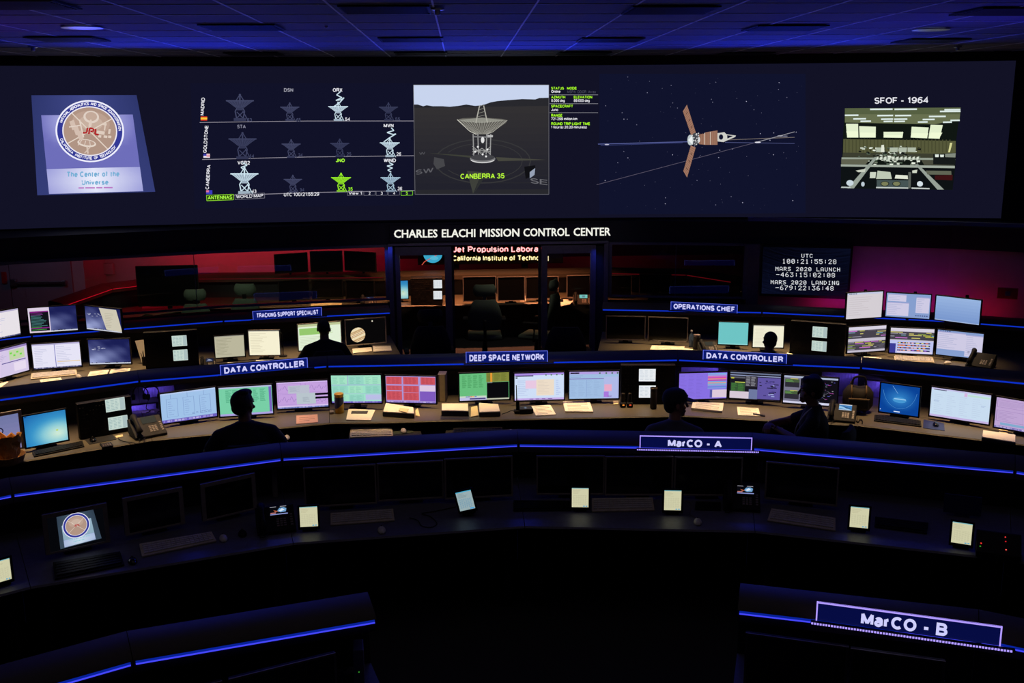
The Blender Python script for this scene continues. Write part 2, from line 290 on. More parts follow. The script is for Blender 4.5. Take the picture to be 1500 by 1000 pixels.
class Canvas:
    """flat picture: polygons in layers, each with its colour"""
    def __init__(s): s.items = []; s.boxes = []
    def _lay(s, pts):
        x0 = min(p[0] for p in pts); x1 = max(p[0] for p in pts); y0 = min(p[1] for p in pts); y1 = max(p[1] for p in pts)
        l = 0
        for b in s.boxes:
            if b[0] < x1 and b[1] > x0 and b[2] < y1 and b[3] > y0 and b[4] >= l: l = b[4]+1
        s.boxes.append((x0, x1, y0, y1, l)); return l
    def poly(s, pts, c, lay=None):
        if lay is None or lay == -1: l = s._lay(pts)
        else:
            l = lay; s.boxes.append((min(p[0] for p in pts), max(p[0] for p in pts), min(p[1] for p in pts), max(p[1] for p in pts), l))
        if len(pts) <= 4 and lay != -1: s.items.append(([pts], c, l))
        else:
            t = tessellate_polygon([[Vector((p[0], p[1], 0)) for p in pts]])
            s.items.append(([[pts[i] for i in tri] for tri in t], c, l))
    def rect(s, x, y, w, h, c): s.poly([(x, y), (x+w, y), (x+w, y+h), (x, y+h)], c)
    def line(s, pts, w, c):
        for (ax, ay), (bx, by) in zip(pts, pts[1:]):
            d = math.hypot(bx-ax, by-ay) or 1; nx, ny = -(by-ay)/d*w/2, (bx-ax)/d*w/2
            s.poly([(ax+nx, ay+ny), (bx+nx, by+ny), (bx-nx, by-ny), (ax-nx, ay-ny)], c)
    def ell(s, cx, cy, rx, ry, c, n=32, rot=0):
        s.poly([(cx+rx*math.cos(t)*math.cos(rot)-ry*math.sin(t)*math.sin(rot), cy+rx*math.cos(t)*math.sin(rot)+ry*math.sin(t)*math.cos(rot)) for t in [2*math.pi*k/n for k in range(n)]], c)
    def text(s, t, x0, x1, yb, h, c, slope=0.0, bold=0.0, ang=None, geo=False):
        """text with baseline from (x0,yb), width x1-x0 and capital height h; ang turns it about (x0,yb)"""
        vs, fs = glyphs(t, geo, .145+min(.09, bold*2.6))
        if not fs: return
        if not geo: bold = 0
        a = min(v[0] for v in vs); b = max(v[0] for v in vs); k = (x1-x0)/(b-a); ky = h/caph(geo); P = []; n = len(vs)
        offs = [(0, 0)] if not bold else [(0, 0), (-bold, -bold*.6), (bold, -bold*.6), (-bold, bold*.6), (bold, bold*.6)]
        for ox, oy in offs:
            for vx, vy in vs:
                X = (vx-a+ox)*k; Yv = -(vy+oy)*ky + slope*X
                if ang: X, Yv = X*math.cos(ang)-Yv*math.sin(ang), X*math.sin(ang)+Yv*math.cos(ang)
                P.append((x0+X, yb+Yv))
        l = s._lay(P); s.items.append(([[P[i+j*n] for i in f] for j in range(len(offs)) for f in fs], c, l))
    def dots(s, t, x0, x1, yb, h, c, slope=0.0):
        """5x7 dot letters"""
        cw = (x1-x0)/len(t)
        for i, ch in enumerate(t):
            for r_, bits in enumerate(DOT.get(ch, '')):
                for q in range(5):
                    if int(bits, 36) >> (4-q) & 1:
                        x = x0+cw*i+cw*.72*(q/5); y = yb-h+h*r_/7+slope*(x-x0); s.items.append(([[(x, y), (x+cw*.135, y), (x+cw*.135, y+h*.135), (x, y+h*.135)]], c, 2))
    def build(s, name, f, m, parent=None, strip=None):
        """f(x, y, layer) -> point. strip: cut polygons at this x pitch so they can follow a curved surface"""
        V, F, C = [], [], []
        for polys, c, l in s.items:
            shaded = callable(c); col = None if shaded else L3(c)+(1,)
            for p in polys:
                for q in (clip(p, strip) if strip else [p]):
                    b = len(V); V += [f(x, y, l) for x, y in q]; F.append(tuple(range(b, b+len(q)))); C.append(([L3(c(x, y))+(1,) for x, y in q], 1) if shaded else ([col], len(q)))
        me = bpy.data.meshes.new(name); me.from_pydata(V, [], F)
        at_ = me.color_attributes.new('Col', 'FLOAT_COLOR', 'CORNER'); buf = []
        for cols, n in C:
            for col in cols: buf += list(col)*n
        at_.data.foreach_set('color', buf); me.materials.append(m)
        o = bpy.data.objects.new(name, me); COL.objects.link(o)
        if parent: o.parent = parent
        return o
def clip(p, st):
    a = min(q[0] for q in p); b = max(q[0] for q in p); k0, k1 = math.floor(a/st), math.floor((b-1e-6)/st)
    if k0 >= k1: return [p]
    out = []
    for k in range(k0, k1+1):
        q = p
        for lim, sg in ((k*st, 1), ((k+1)*st, -1)):
            r = []
            for i in range(len(q)):
                u, v = q[i], q[(i+1) % len(q)]; du, dv = (u[0]-lim)*sg, (v[0]-lim)*sg
                if du >= 0: r.append(u)
                if du*dv < 0: t = du/(du-dv); r.append((u[0]+(v[0]-u[0])*t, u[1]+(v[1]-u[1])*t))
            q = r
            if len(q) < 3: break
        if len(q) >= 3: out.append(q)
    return out
# ================================================================ THE SETTING
def S(o): o['kind'] = 'structure'; return o
S(B().bb(-10, 10, -3, 19, -.1, 0).out('floor', 'carpet'))
S(B().bb(-10, 10, -3, 15, 4.5, 4.6).out('ceiling', 'ceiling_tile'))
g = B()
for k in range(-12, 13): g.bb(-.61+.75*k-.007, -.61+.75*k+.007, 3, 14.6, 4.494, 4.499)
for k in range(-6, 10): g.bb(-9.8, 9.8, 7.8+.75*k-.006, 7.8+.75*k+.006, 4.495, 4.4995)
S(g.out('trim_1', 'tile_grid'))
S(B().bb(-10.1, -10, -3, 19, 0, 4.5).out('wall_left', 'wall_dark'))
S(B().bb(10, 10.1, -3, 19, 0, 4.5).out('wall_right', 'wall_dark'))
S(B().bb(-10, 10, -3.1, -3, 0, 4.5).out('wall_front', 'wall_dark'))
S(B().bb(-6.85, 10, 18.6, 18.7, 0, 2.9).out('wall_back', 'wall_paint'))
S(B().bb(-10, -6.85, 17.55, 17.65, 0, 2.9).bb(-6.95, -6.85, 17.65, 18.6, 0, 2.9).out('wall_back_left', 'wall_paint'))
S(B().bb(-1.75, 6.5, 18.45, 18.5, 1.2, 2.9).out('wall_shade_panel', 'wall_dark'))  # dark sheet added so the middle of the wall stays out of the red
S(B().prism([(-10, 14.9), (10, 14.9), (10, 18.7), (-10, 18.7)], 2.9, 3.0).out('ceiling_annex', 'wall_dark'))

def normals(path):
    """miter vectors pointing away from the viewer's side of each path point (path runs left to right)"""
    segn = []
    for a, b in zip(path, path[1:]):
        d = (Vector(b)-Vector(a)).to_2d().normalized(); segn.append(Vector((-d.y, d.x)))
    out = []
    for i in range(len(path)):
        if i == 0: out.append(segn[0])
        elif i == len(path)-1: out.append(segn[-1])
        else:
            m = (segn[i-1]+segn[i]).normalized(); out.append(m/m.dot(segn[i]))
    return out
def seg(b, p0, p1, n0, n1, prof, gap=0.0):
    t = (Vector(p1)-Vector(p0)).to_2d().normalized()*gap
    b.rings([[Vector((p[0]+n.x*d+t.x*s, p[1]+n.y*d+t.y*s, z)) for d, z in prof] for p, n, s in ((p0, n0, 1), (p1, n1, -1))])
    return b
def rect_prof(d0, d1, z0, z1): return [(d0, z0), (d0, z1), (d1, z1), (d1, z0)]
def ringpath(r, angs): return [pol(r, a).to_2d() for a in angs]

# fascia under and over the picture wall
FA = [-38, -24.5, -15, -6, 6, 15, 24.5, 38]
fp = ringpath(14.5, FA); fn = normals(fp)
b = B()
for i in range(len(fp)-1): seg(b, fp[i], fp[i+1], fn[i], fn[i+1], [(0, 1.95), (0, 2.25), (.9, 2.262), (.9, 2.1), (.12, 2.0), (.12, 1.95)])
S(b.out('trim_2', 'fascia_black'))
WC = Vector((0, -17.45)); WR = 32.0
def wallpt(px, py, l=0):
    d = ray(px, py); R = WR-.004-.0011*l; ox, oy = CAM.x-WC.x, CAM.y-WC.y
    A = d.x*d.x+d.y*d.y; Bq = 2*(ox*d.x+oy*d.y); Cq = ox*ox+oy*oy-R*R
    return CAM + d*((-Bq+math.sqrt(Bq*Bq-4*A*Cq))/(2*A))
def wa(p): return math.atan2(p.x-WC.x, p.y-WC.y)
def arcband(b, a0, a1, r0, r1, z0, z1, n=48):
    return b.rings([[Vector((WC.x+r*math.sin(a0+(a1-a0)*k/n), WC.y+r*math.cos(a0+(a1-a0)*k/n), z)) for r, z in ((r0, z0), (r0, z1), (r1, z1), (r1, z0))] for k in range(n+1)])
aR = wa(wallpt(1477, 208)); aL = wa(wallpt(-60, 200))
zT = (wallpt(740, 96).z); zB = wallpt(740, 320).z
S(arcband(B(), aL, .3, WR-.05, WR+.1, zT, 4.5).out('trim_3', 'fascia_black'))
S(arcband(B(), aL, .3, WR+.03, WR+.15, 2.2, 4.5).out('wall_back_screen', 'fascia_black'))
scr = empty('projection_screen', (0, 14.6, zB), 0, 'wide curved projection screen across the wall, showing antennas, spacecraft and photographs', 'screen')
def inv(o, root): o.parent = root; o.matrix_parent_inverse = Matrix.Translation(root.location).inverted(); return o
def gloworiented(name, c): return glow(name, c, 1, 'NONE')
inv(arcband(B(), aL, aR, WR, WR+.02, zB, zT-.003).out('screen_surface', gloworiented('projector_black_level', (18, 18, 37))), scr)
inv(arcband(B(), aR, .3, WR-.02, WR+.02, zB-.015, zT-.003).out('screen_edge', 'fascia_black'), scr)

W = (232, 232, 240); LG = (172, 255, 40)
def bg_of(name, quad, c):
    cv = Canvas(); cv.poly(quad, c); return cv
# --- plaque photograph
cv = Canvas()
def lerp2(q, u, v):
    (ax, ay), (bx, by), (cx, cy), (dx, dy) = q
    return ((ax*(1-u)+bx*u)*(1-v)+(dx*(1-u)+cx*u)*v, (ay*(1-u)+by*u)*(1-v)+(dy*(1-u)+cy*u)*v)
def grad(cv, q, nu, nv, f): field(cv, nu, nv, lambda u, v: lerp2(q, u, v), f, 1)
def mix(a, b, t):
    t = max(0, min(1, t)); return tuple(a[i]*(1-t)+b[i]*t for i in range(3))
def plaque(cv, q, sc=1, full=True, warm=False):
    """the engraved round plaque over its caption, drawn in the quad q"""
    T = lambda u, v: lerp2(q, u, v)
    base = [(36, 44, 92), (74, 82, 152)] if not warm else [(34, 46, 60), (86, 108, 128)]
    grad(cv, q, 12, 12, lambda u, v: mix(base[0], base[1], .25+.5*(1-abs(u-.5)*2)*(1-v)+.2*v))
    iq = [T(.08, .2), T(.93, .2), T(.9, .99), T(.1, .99)] if full else [T(.1, .3), T(.88, .26), T(.86, .98), T(.1, .98)]
    cc = (110, 110, 186) if not warm else (120, 150, 170)
    def inner(u, v):
        r = math.hypot((u-.5)*1.1, v-.12); c = mix((214, 218, 255), cc, r*1.6); return mix(c, (170, 200, 215), .5) if warm else c
    def lower(u, v):
        c = mix((240, 243, 255), (150, 152, 215), abs(u-.5)*1.5+abs(v-.5)*.35); return mix(c, (170, 200, 215), .5) if warm else c
    field(cv, 14, 10, lambda u, v: lerp2(iq, u, v*.68), inner, 3); field(cv, 14, 5, lambda u, v: lerp2(iq, u, .68+v*.32), lower, 3)
    for s in (0, 1):
        cv.line([lerp2(iq, 0, .68), lerp2(iq, 1, .68)], .6*sc, (90, 90, 170))
plq = [(45.9, 139.5), (200, 139.2), (227.4, 280.8), (54.7, 286)]
plaque(cv, plq)
cx, cy, rt = 131.5, 192, R_(8)
def seal(cv, cx, cy, rx, ry, rt, full=True):
    cv.ell(cx, cy, rx, ry, (240, 240, 255), 48, rt); cv.ell(cx, cy, rx*.95, ry*.95, (52, 58, 150), 48, rt)
    cv.ell(cx, cy, rx*.8, ry*.8, (240, 236, 245), 48, rt); cv.ell(cx, cy, rx*.765, ry*.765, (176, 148, 132), 48, rt)
    def pt(u, v): x, y = u*rx*.765, v*ry*.765; return (cx+x*math.cos(rt)-y*math.sin(rt), cy+x*math.sin(rt)+y*math.cos(rt))
    for r, c in ((.8, (188, 160, 144)), (.5, (200, 176, 160))): cv.poly([pt(r*math.cos(t)*.9, -.35+r*.62*math.sin(t)) for t in [k*math.pi/12 for k in range(24)]], c)
    for a in (40, 140): cv.line([pt(-math.cos(R_(a)), -math.sin(R_(a))), pt(math.cos(R_(a)), math.sin(R_(a)))], rx*.03, (228, 212, 198))
    if full:
        e = lambda u, v, a, b_, c, n=20: cv.poly([pt(u+a*math.cos(t), v+b_*math.sin(t)) for t in [2*math.pi*k/n for k in range(n)]], c)
        e(-.02, -.6, .3, .26, (224, 208, 196)); e(-.02, -.62, .22, .19, (196, 170, 154)); e(-.02, -.3, .06, .2, (222, 204, 190))
        e(-.05, .52, .36, .16, (228, 214, 202)); e(-.05, .5, .3, .11, (186, 158, 142))
        for k in (-.2, -.05, .1): cv.line([pt(-.05+k, .42), pt(-.05+k*1.6, .66)], 1, (226, 210, 198))
        cv.line([pt(-.02, .66), pt(.05, .95)], 2.5, (214, 194, 180)); cv.line([pt(.1, .66), pt(-.08, .95)], 1.5, (214, 194, 180))
        for k in range(3): cv.poly([pt(-.82+k*.16, -.28+k*.2), pt(-.66+k*.16, -.38+k*.2), pt(-.5+k*.16, -.02+k*.2), pt(-.66+k*.16, .06+k*.2)], (212, 190, 176))
        cv.line([pt(-.45, -.42), pt(-.2, .3)], 2, (226, 210, 198)); cv.line([pt(-.8, -.05), pt(-.35, -.2)], 1.6, (226, 210, 198))
        for u, v, ww, hh in ((.52, -.38, .16, .1), (.55, -.26, .05, .3), (.42, 0, .3, .14), (.4, .16, .12, .1), (.62, .14, .14, .1), (.78, .12, .12, .1), (.74, -.1, .08, .2)): cv.poly([pt(u-ww/2, v-hh/2), pt(u+ww/2, v-hh/2), pt(u+ww/2, v+hh/2), pt(u-ww/2, v+hh/2)], (222, 204, 190))
    # the red letters
    L = [[(-.24, .1), (-.16, .1), (-.1, .07), (-.1, -.12)], [(-.02, .12), (-.02, -.12), (.1, -.12), (.14, -.06), (.1, 0), (.02, 0)], [(.2, -.12), (.2, .09), (.34, .09)]]
    for st in L: cv.line([pt(u*1.05, v*1.05) for u, v in st], rx*.05, (176, 30, 36))
    if full:
        for txt, a0, a1, flip in (('NATIONAL AERONAUTICS AND SPACE ADMINISTRATION', 190, 350, 0), ('CALIFORNIA INSTITUTE OF TECHNOLOGY', 155, 25, 1)):
            n = len(txt)
            for i, ch in enumerate(txt):
                if ch == ' ': continue
                a = R_(a0+(a1-a0)*(i+.5)/n); h = rx*.085; wd = h*(.75 if ch not in 'I' else .2)
                rr = .835 if not flip else .915
                X, Yv = rx*rr*math.cos(a), ry*rr*math.sin(a); x = cx+X*math.cos(rt)-Yv*math.sin(rt); y = cy+X*math.sin(rt)+Yv*math.cos(rt)
                ang = a+math.pi/2+rt if not flip else a-math.pi/2+rt
                cv.text(ch, x-wd/2*math.cos(ang), x+wd-wd/2*math.cos(ang), y-wd/2*math.sin(ang), h, (240, 240, 255), bold=.02, ang=ang)
seal(cv, cx, cy, 50.4, 45.4, rt)
cv.text('The Center of the', 98.5, 175, 259.5, 8.2, (120, 176, 214), -.012, .035)
cv.text('Universe', 119.5, 159, 271, 7.6, (120, 176, 214), -.012, .035)
for k_, (a_, b_) in enumerate(((115, 123), (125, 139), (141, 150), (152, 165))): cv.rect(a_, 274.2-k_*.15, b_-a_, 1.9, (186, 120, 196))
inv(cv.build('projected_plaque_photo', wallpt, WALLPIC, None, 16), scr)

# --- antenna status board
cv = Canvas()
cv.poly([(279, 122), (605, 122), (605, 300), (285, 306)], (17, 18, 40))
for y0, y1, x0 in ((179.3, 177.1, 292.5), (233.6, 228, 296.3), (286.5, 279, 321)): cv.line([(x0, y0), ((x0+607)/2, (y0+y1)/2-1), (607.5, y1)], .8, (150, 146, 160))
def antenna(x, yb, wd, c, sc=1.0):
    H = wd*.95; yd = yb-wd*.72; d2 = mix((17, 18, 40), c, .75)
    cv.poly([(x-wd/2, yd), (x+wd/2, yd), (x+wd*.2, yd+wd*.2), (x+wd*.08, yd+wd*.26), (x-wd*.08, yd+wd*.26), (x-wd*.2, yd+wd*.2)], d2)
    for k in range(-4, 5): cv.line([(x+k*wd*.115, yd), (x+k*wd*.035, yd+wd*.25)], wd*.018, c)
    cv.line([(x-wd/2, yd), (x+wd/2, yd)], wd*.045, c)
    cv.line([(x-wd*.16, yd+wd*.03), (x, yd-wd*.22), (x+wd*.16, yd+wd*.03)], wd*.03, c); cv.ell(x, yd-wd*.21, wd*.04, wd*.04, c, 10)
    cv.line([(x, yd-wd*.16), (x, yd+wd*.1)], wd*.05, c)
    y1 = yd+wd*.26
    for s in (-1, 1):
        cv.line([(x+s*wd*.1, y1), (x+s*wd*.17, y1+wd*.12), (x+s*wd*.11, yb-wd*.06)], wd*.04, c)
        cv.line([(x+s*wd*.11, y1+wd*.14), (x-s*wd*.11, yb-wd*.1)], wd*.03, c)
    cv.line([(x+wd*.1, y1+wd*.1), (x+wd*.3, yb)], wd*.03, c)
    cv.rect(x-wd*.22, yb-wd*.1, wd*.44, wd*.1, d2); cv.rect(x-wd*.1, y1, wd*.2, wd*.08, d2)
DIM = (66, 70, 100); BR = (205, 228, 240)
row = [(177, [(351.4, 41, DIM), (424.4, 28, DIM), (495.3, 29, BR), (569, 28, (56, 60, 88))]),
       (230, [(355.2, 41, (60, 64, 94)), (426.5, 28, DIM), (497.6, 28, (56, 60, 90)), (571, 29, BR)]),
       (281, [(358, 41, BR), (429, 27, DIM), (499.6, 29, (160, 250, 40)), (572, 29, (170, 200, 220))])]
for yb, its in row:
    for i, (x, wd, c) in enumerate(its): antenna(x, yb+(3 if (yb > 200 and i == 0) else (1 if i == 1 and yb > 200 else 0)), wd, c)
for t, x0, x1, yb, c in (('63', 362, 369, 178, DIM), ('65', 434, 440.5, 178, DIM), ('54', 505.5, 512.5, 177, W), ('55', 579, 586, 177, DIM), ('14', 366, 372, 231, DIM), ('24', 436.5, 443, 229.5, DIM), ('25', 507.5, 514.5, 228, DIM), ('26', 580.5, 587.5, 228, W), ('43', 368.5, 375.5, 282.5, W), ('34', 439, 445.5, 280.5, DIM), ('35', 510, 516.5, 279.3, (160, 250, 40)), ('36', 582.5, 589, 278.5, W)):
    cv.text(t, x0, x1, yb, 5, c, 0, .01)
for t, x0, x1, yb, c in (('DSN', 416, 429.5, 134.5, (150, 150, 165)), ('ORX', 487.5, 501.5, 134.5, W), ('STA', 347.5, 360, 188, (130, 130, 150)), ('MVN', 562, 576.5, 186.5, W), ('VGR2', 348, 366, 241, W), ('JNO', 492, 505, 237.5, (172, 255, 60)), ('WIND', 562, 580, 237.5, W)):
    cv.text(t, x0, x1, yb, 5.4, c, 0, .02)
def signal(pts, c=BR): cv.line(pts, 1.5, c)
signal([(499, 134), (493, 139), (501, 143), (492, 147), (500, 146), (504, 143), (497, 151), (489, 156)])
signal([(573, 187), (577, 191), (567, 194), (576, 197), (580, 196), (570, 202), (562, 208)])
signal([(355, 238), (362, 242), (353, 245), (358, 249)]); signal([(570, 238), (576, 241), (567, 243), (575, 246), (568, 249), (573, 252)])
for t, x, yb, wd, sl in (('MADRID', 298.5, 169, 26, 0), ('GOLDSTONE', 302.5, 224, 40, 0), ('CANBERRA', 306, 277.5, 36, 0)):
    cv.text(t, x, x+wd, yb, 5.2, W, 0, .012, ang=R_(-86))
cv.rect(294, 170.5, 9.5, 6, (220, 50, 30)); cv.rect(294, 172, 9.5, 3, (250, 200, 60))
cv.rect(298, 225, 9.5, 6, (235, 225, 235)); cv.rect(298, 225, 4.5, 3.2, (60, 60, 170)); [cv.rect(302.5, 225.4+k*1.8, 5, .7, (220, 60, 80)) for k in range(3)]
cv.rect(302, 278.5, 9, 6, (60, 60, 190)); cv.rect(302, 278.5, 4, 3, (220, 120, 160))
cv.poly([(302.5, 286), (342, 284.5), (342, 292.5), (303, 294)], (40, 60, 16)); cv.line([(302.5, 286), (342, 284.5), (342, 292.5), (303, 294), (302.5, 286)], .7, (150, 230, 50))
cv.text('ANTENNAS', 304.5, 340, 292.3, 5.4, (172, 255, 70), -.03, .012)
cv.line([(344, 284.6), (387.5, 282.6), (387.7, 290), (344.3, 292.3), (344, 284.6)], .6, (120, 120, 135)); cv.text('WORLD MAP', 346, 385.5, 290.6, 5, W, -.045)
cv.text('UTC 100/21:55:29', 415.5, 467.5, 287.6, 5.3, W, -.02, .008)
for t, x0, x1, c in (('View 1', 509, 531.5, W), ('2', 533, 549.5, W), ('3', 551, 567.5, W), ('4', 569, 585.5, W), ('5', 587.5, 604.5, (172, 255, 60))):
    fc = (110, 110, 125) if c == W else (130, 220, 40)
    cv.line([(x0, 280.2), (x1, 279.7), (x1, 285.6), (x0, 286.2), (x0, 280.2)], .6, fc)
    m = (x0+x1)/2; hw = 9.5 if len(t) > 1 else 1.4; cv.text(t, m-hw, m+hw, 285, 4.3, c)
inv(cv.build('projected_antenna_board', wallpt, WALLPIC, None, 20), scr)

# --- single antenna view with its data block
cv = Canvas()
q = [(605.6, 124.3), (804, 124.3), (804, 284.5), (608, 284.5)]
cv.poly(q, (40, 40, 45))
for k in range(12):
    y = 158+k*10; cv.poly([(606.5, y), (804, y-3+k*.3), (804, y+9), (606.5, y+10)], mix((50, 48, 50), (34, 34, 44), k/11), None)
cv.poly([(605.8, 124.6), (804, 124.6), (804, 143), (790, 143.5), (784, 145.5), (765, 145), (745, 146.5), (728, 148), (718, 150), (707, 154), (696, 155), (683, 153), (671, 155), (659, 156.3), (648, 155.5), (634, 155.5), (625, 154), (620, 155.5), (612, 153), (606, 153)], (200, 212, 238))
G1 = (66, 66, 66)
def ea(cx, cy, rx, ry, a0, a1, wdt, c, n=24): cv.line([(cx+rx*math.cos(R_(a0+(a1-a0)*k/n)), cy+ry*math.sin(R_(a0+(a1-a0)*k/n))) for k in range(n+1)], wdt, c)
ea(707, 236, 70, 32, -160, 160, 1.6, (54, 54, 56)); ea(707, 236, 58, 26, -150, 150, 1.0, (54, 54, 56))
cv.poly([(628, 224), (690, 228), (690, 231)], (62, 64, 56)); cv.poly([(800, 234), (730, 236), (726, 230)], (70, 70, 62)); cv.poly([(684, 250), (706, 252), (693, 284)], (62, 64, 58)); cv.poly([(694, 284), (706, 252), (716, 250)], (46, 48, 48))
cv.text('SW', 609, 635, 256, 7, (92, 92, 98), -.15); cv.text('SE', 777, 802, 268, 7.5, (104, 104, 110), .12); cv.text('W', 614, 623, 227, 4, (80, 80, 86), -.1)
cv.poly([(636, 230), (650, 233), (652, 243), (640, 248), (635, 240)], (70, 70, 74)); cv.poly([(768, 244), (784, 242), (784, 256), (770, 262)], (16, 16, 20)); cv.poly([(776, 252), (784, 246), (783, 256), (776, 261)], (150, 160, 180))
dc = (178, 176, 166)
cv.poly([(669.5, 175), (678, 173), (706, 172), (735, 174), (743, 176), (741, 180), (722, 193), (710, 197), (698, 197), (688, 192), (676, 182)], (96, 94, 88))
cv.poly([(671, 175.5), (706, 172.4), (741, 176), (728, 178), (706, 180), (682, 178.5)], (146, 146, 136))
for k in range(-8, 9): cv.line([(706+k*4.3, 177.5-abs(k)*.15), (706+k*1.1, 196)], .45, dc)
cv.line([(669.5, 175), (688, 192), (698, 197)], .8, (214, 212, 200)); cv.line([(743, 176), (722, 193), (712, 197)], .8, dc)
cv.line([(697, 180), (702.5, 154.5)], 1.5, dc); cv.line([(714, 180), (708.5, 154.5)], 1.5, dc)
for k in range(5): cv.line([(698.5+k, 176-5*k), (712.5-k, 173-5*k)], .6, (140, 140, 132))
for x in (693, 700, 713, 719): cv.line([(x, 196), (x+(1 if x < 706 else -1), 228)], 1.5, (150, 150, 150))
for k in range(4): cv.line([(692, 214+k*4), (706, 226-k*3), (719, 214+k*4)], .9, (160, 160, 158))
cv.line([(694, 200), (718, 201)], 2.2, (120, 120, 122)); cv.line([(714, 199), (722, 199.5)], 3, (186, 186, 186)); cv.ell(707, 205, 2.6, 4.6, (225, 225, 225), 12)
cv.ell(707, 232.5, 18.6, 6, (128, 128, 130)); cv.ell(707, 230.5, 17.6, 4.6, (66, 66, 70)); ea(707, 232.5, 18, 5.6, 20, 160, 1.4, (214, 214, 214))
for x, y in ((696, 222), (714, 219), (707, 226), (700, 215), (712, 229)): cv.ell(x, y, 1.5, 1.5, (230, 230, 230), 8)
cv.text('CANBERRA 35', 674.5, 739, 262, 7.6, (190, 255, 60), -.012, .012)
for s in range(4): cv.line([q[s], q[(s+1) % 4]], .7, (104, 104, 112))
x0 = 806.5
for t, xa, xb, yb, c in (('STATUS', 807.5, 826, 131.2, LG), ('MODE', 830.5, 844.5, 131.2, LG), ('Online', 807.5, 821, 136, W), ('MSPA  DDOR  Array', 831, 873, 136.4, (66, 66, 84)), ('AZIMUTH', 807.5, 828, 144.3, LG), ('ELEVATION', 840.5, 867.5, 144.3, LG), ('0.000 deg', 807.5, 827.5, 149.3, W), ('89.000 deg', 840.5, 864, 149.3, W), ('SPACECRAFT', 807.5, 839, 157.5, LG), ('Juno', 807.5, 817.5, 162.6, W), ('RANGE', 807.5, 823.5, 171, LG), ('721.299 million km', 807.5, 845.5, 176, W), ('ROUND TRIP LIGHT TIME', 807.5, 864, 183.2, LG), ('1 hour(s) 20.20 minute(s)', 807.5, 859.5, 188.2, W)):
    cv.text(t, xa, xb, yb, 4.1, c, 0, .025 if c == LG else .015)
for y in (138.8, 151.8, 165): cv.line([(805, y), (876, y)], .7, (130, 130, 140))
inv(cv.build('projected_antenna_view', wallpt, WALLPIC, None, 20), scr)

# --- spacecraft
cv = Canvas(); cv.poly([(878, 108), (1180, 108), (1180, 312), (878, 314)], (16, 19, 44)); rnd = random.Random(3)
for k in range(150):
    s = rnd.choice((.5, .6, .8, 1.1)); v = rnd.choice((50, 70, 110)) + (60 if s > 1 else 0); cv.ell(rnd.uniform(882, 1176), rnd.uniform(112, 308), s*.6, s*.6, (v, v, v+25), 6)
cv.line([(876, 211), (1008, 207.5)], 1.2, (84, 92, 150)); cv.line([(880, 213), (1000, 209)], .7, (56, 64, 120)); cv.ell(889, 211.6, 3.4, .9, (190, 190, 210), 8)
cv.line([(1060, 205), (1164, 201)], .8, (120, 112, 110)); cv.line([(1062, 208.5), (1164, 210)], .9, (70, 76, 120)); cv.line([(874, 270.5), (1100, 210.5), (1164, 193)], .6, (96, 90, 110)); cv.line([(1108, 208.3), (1164, 193)], .9, (150, 150, 160))
cv.ell(1110, 208.4, 4.5, 1.1, (220, 220, 230), 10); cv.ell(1143, 199, 4.5, .9, (170, 170, 180), 8); cv.ell(1150, 199.3, 4, .7, (130, 130, 150), 8)
def panel(pts, n):
    cv.poly(pts, (160, 118, 98)); (ax, ay), (bx, by), (cx_, cy_), (dx, dy) = pts
    for k in range(1, n):
        t = k/n; cv.line([(ax+(dx-ax)*t, ay+(dy-ay)*t), (bx+(cx_-bx)*t, by+(cy_-by)*t)], .5, (120, 84, 70))
    for t in (.22, .52, .8): cv.line([(ax+(dx-ax)*t+(bx-ax)*.35, ay+(dy-ay)*t+(by-ay)*.35), (ax+(dx-ax)*t+(bx-ax)*.7, ay+(dy-ay)*t+(by-ay)*.7)], .9, (84, 58, 50))
panel([(1000.3, 163), (1006.3, 153.3), (1019.2, 194), (1012.5, 198)], 14); panel([(1001, 250.5), (1006.5, 260), (1019, 216), (1012, 213)], 14)
cv.poly([(1024, 197), (1033, 195.5), (1033, 194), (1051, 191), (1051, 212), (1033, 212), (1024, 211)], (158, 116, 96))
for k in range(1, 11): cv.line([(1024+k*2.6, 196-k*.4), (1024+k*2.6, 211.5)], .6, (122, 86, 70))
cv.line([(1032, 194.5), (1032, 211.6)], 1, (205, 190, 176)); cv.line([(1040.5, 193), (1040.5, 211.8)], 1, (205, 190, 176))
for pts in ([(1051, 195), (1061, 193.5), (1064, 196.5), (1078, 198.5), (1077, 200.5), (1064, 206), (1060, 208), (1051, 207)],): cv.poly(pts, (206, 206, 200))
cv.ell(1056.2, 200.6, 3.2, 4, (16, 19, 44), 16); cv.poly([(1065, 198), (1074, 199), (1065.5, 203)], (16, 19, 44))
cv.ell(1018.5, 204, 6, 9.6, (70, 74, 80), 20); rnd = random.Random(5)
for k in range(26): cv.ell(1018.5+rnd.uniform(-5, 5), 204+rnd.uniform(-9, 9), 1, .8, rnd.choice(((230, 230, 230), (150, 150, 156), (24, 24, 34))), 6)
cv.ell(1011.3, 205, 4.4, 7.8, (190, 200, 202), 20); cv.poly([(1008, 205), (1014, 198.5), (1014.8, 212)], (236, 240, 240)); cv.ell(1024, 204.5, 1.6, 4, (220, 220, 220), 10)
inv(cv.build('projected_spacecraft', wallpt, WALLPIC, None, 20), scr)

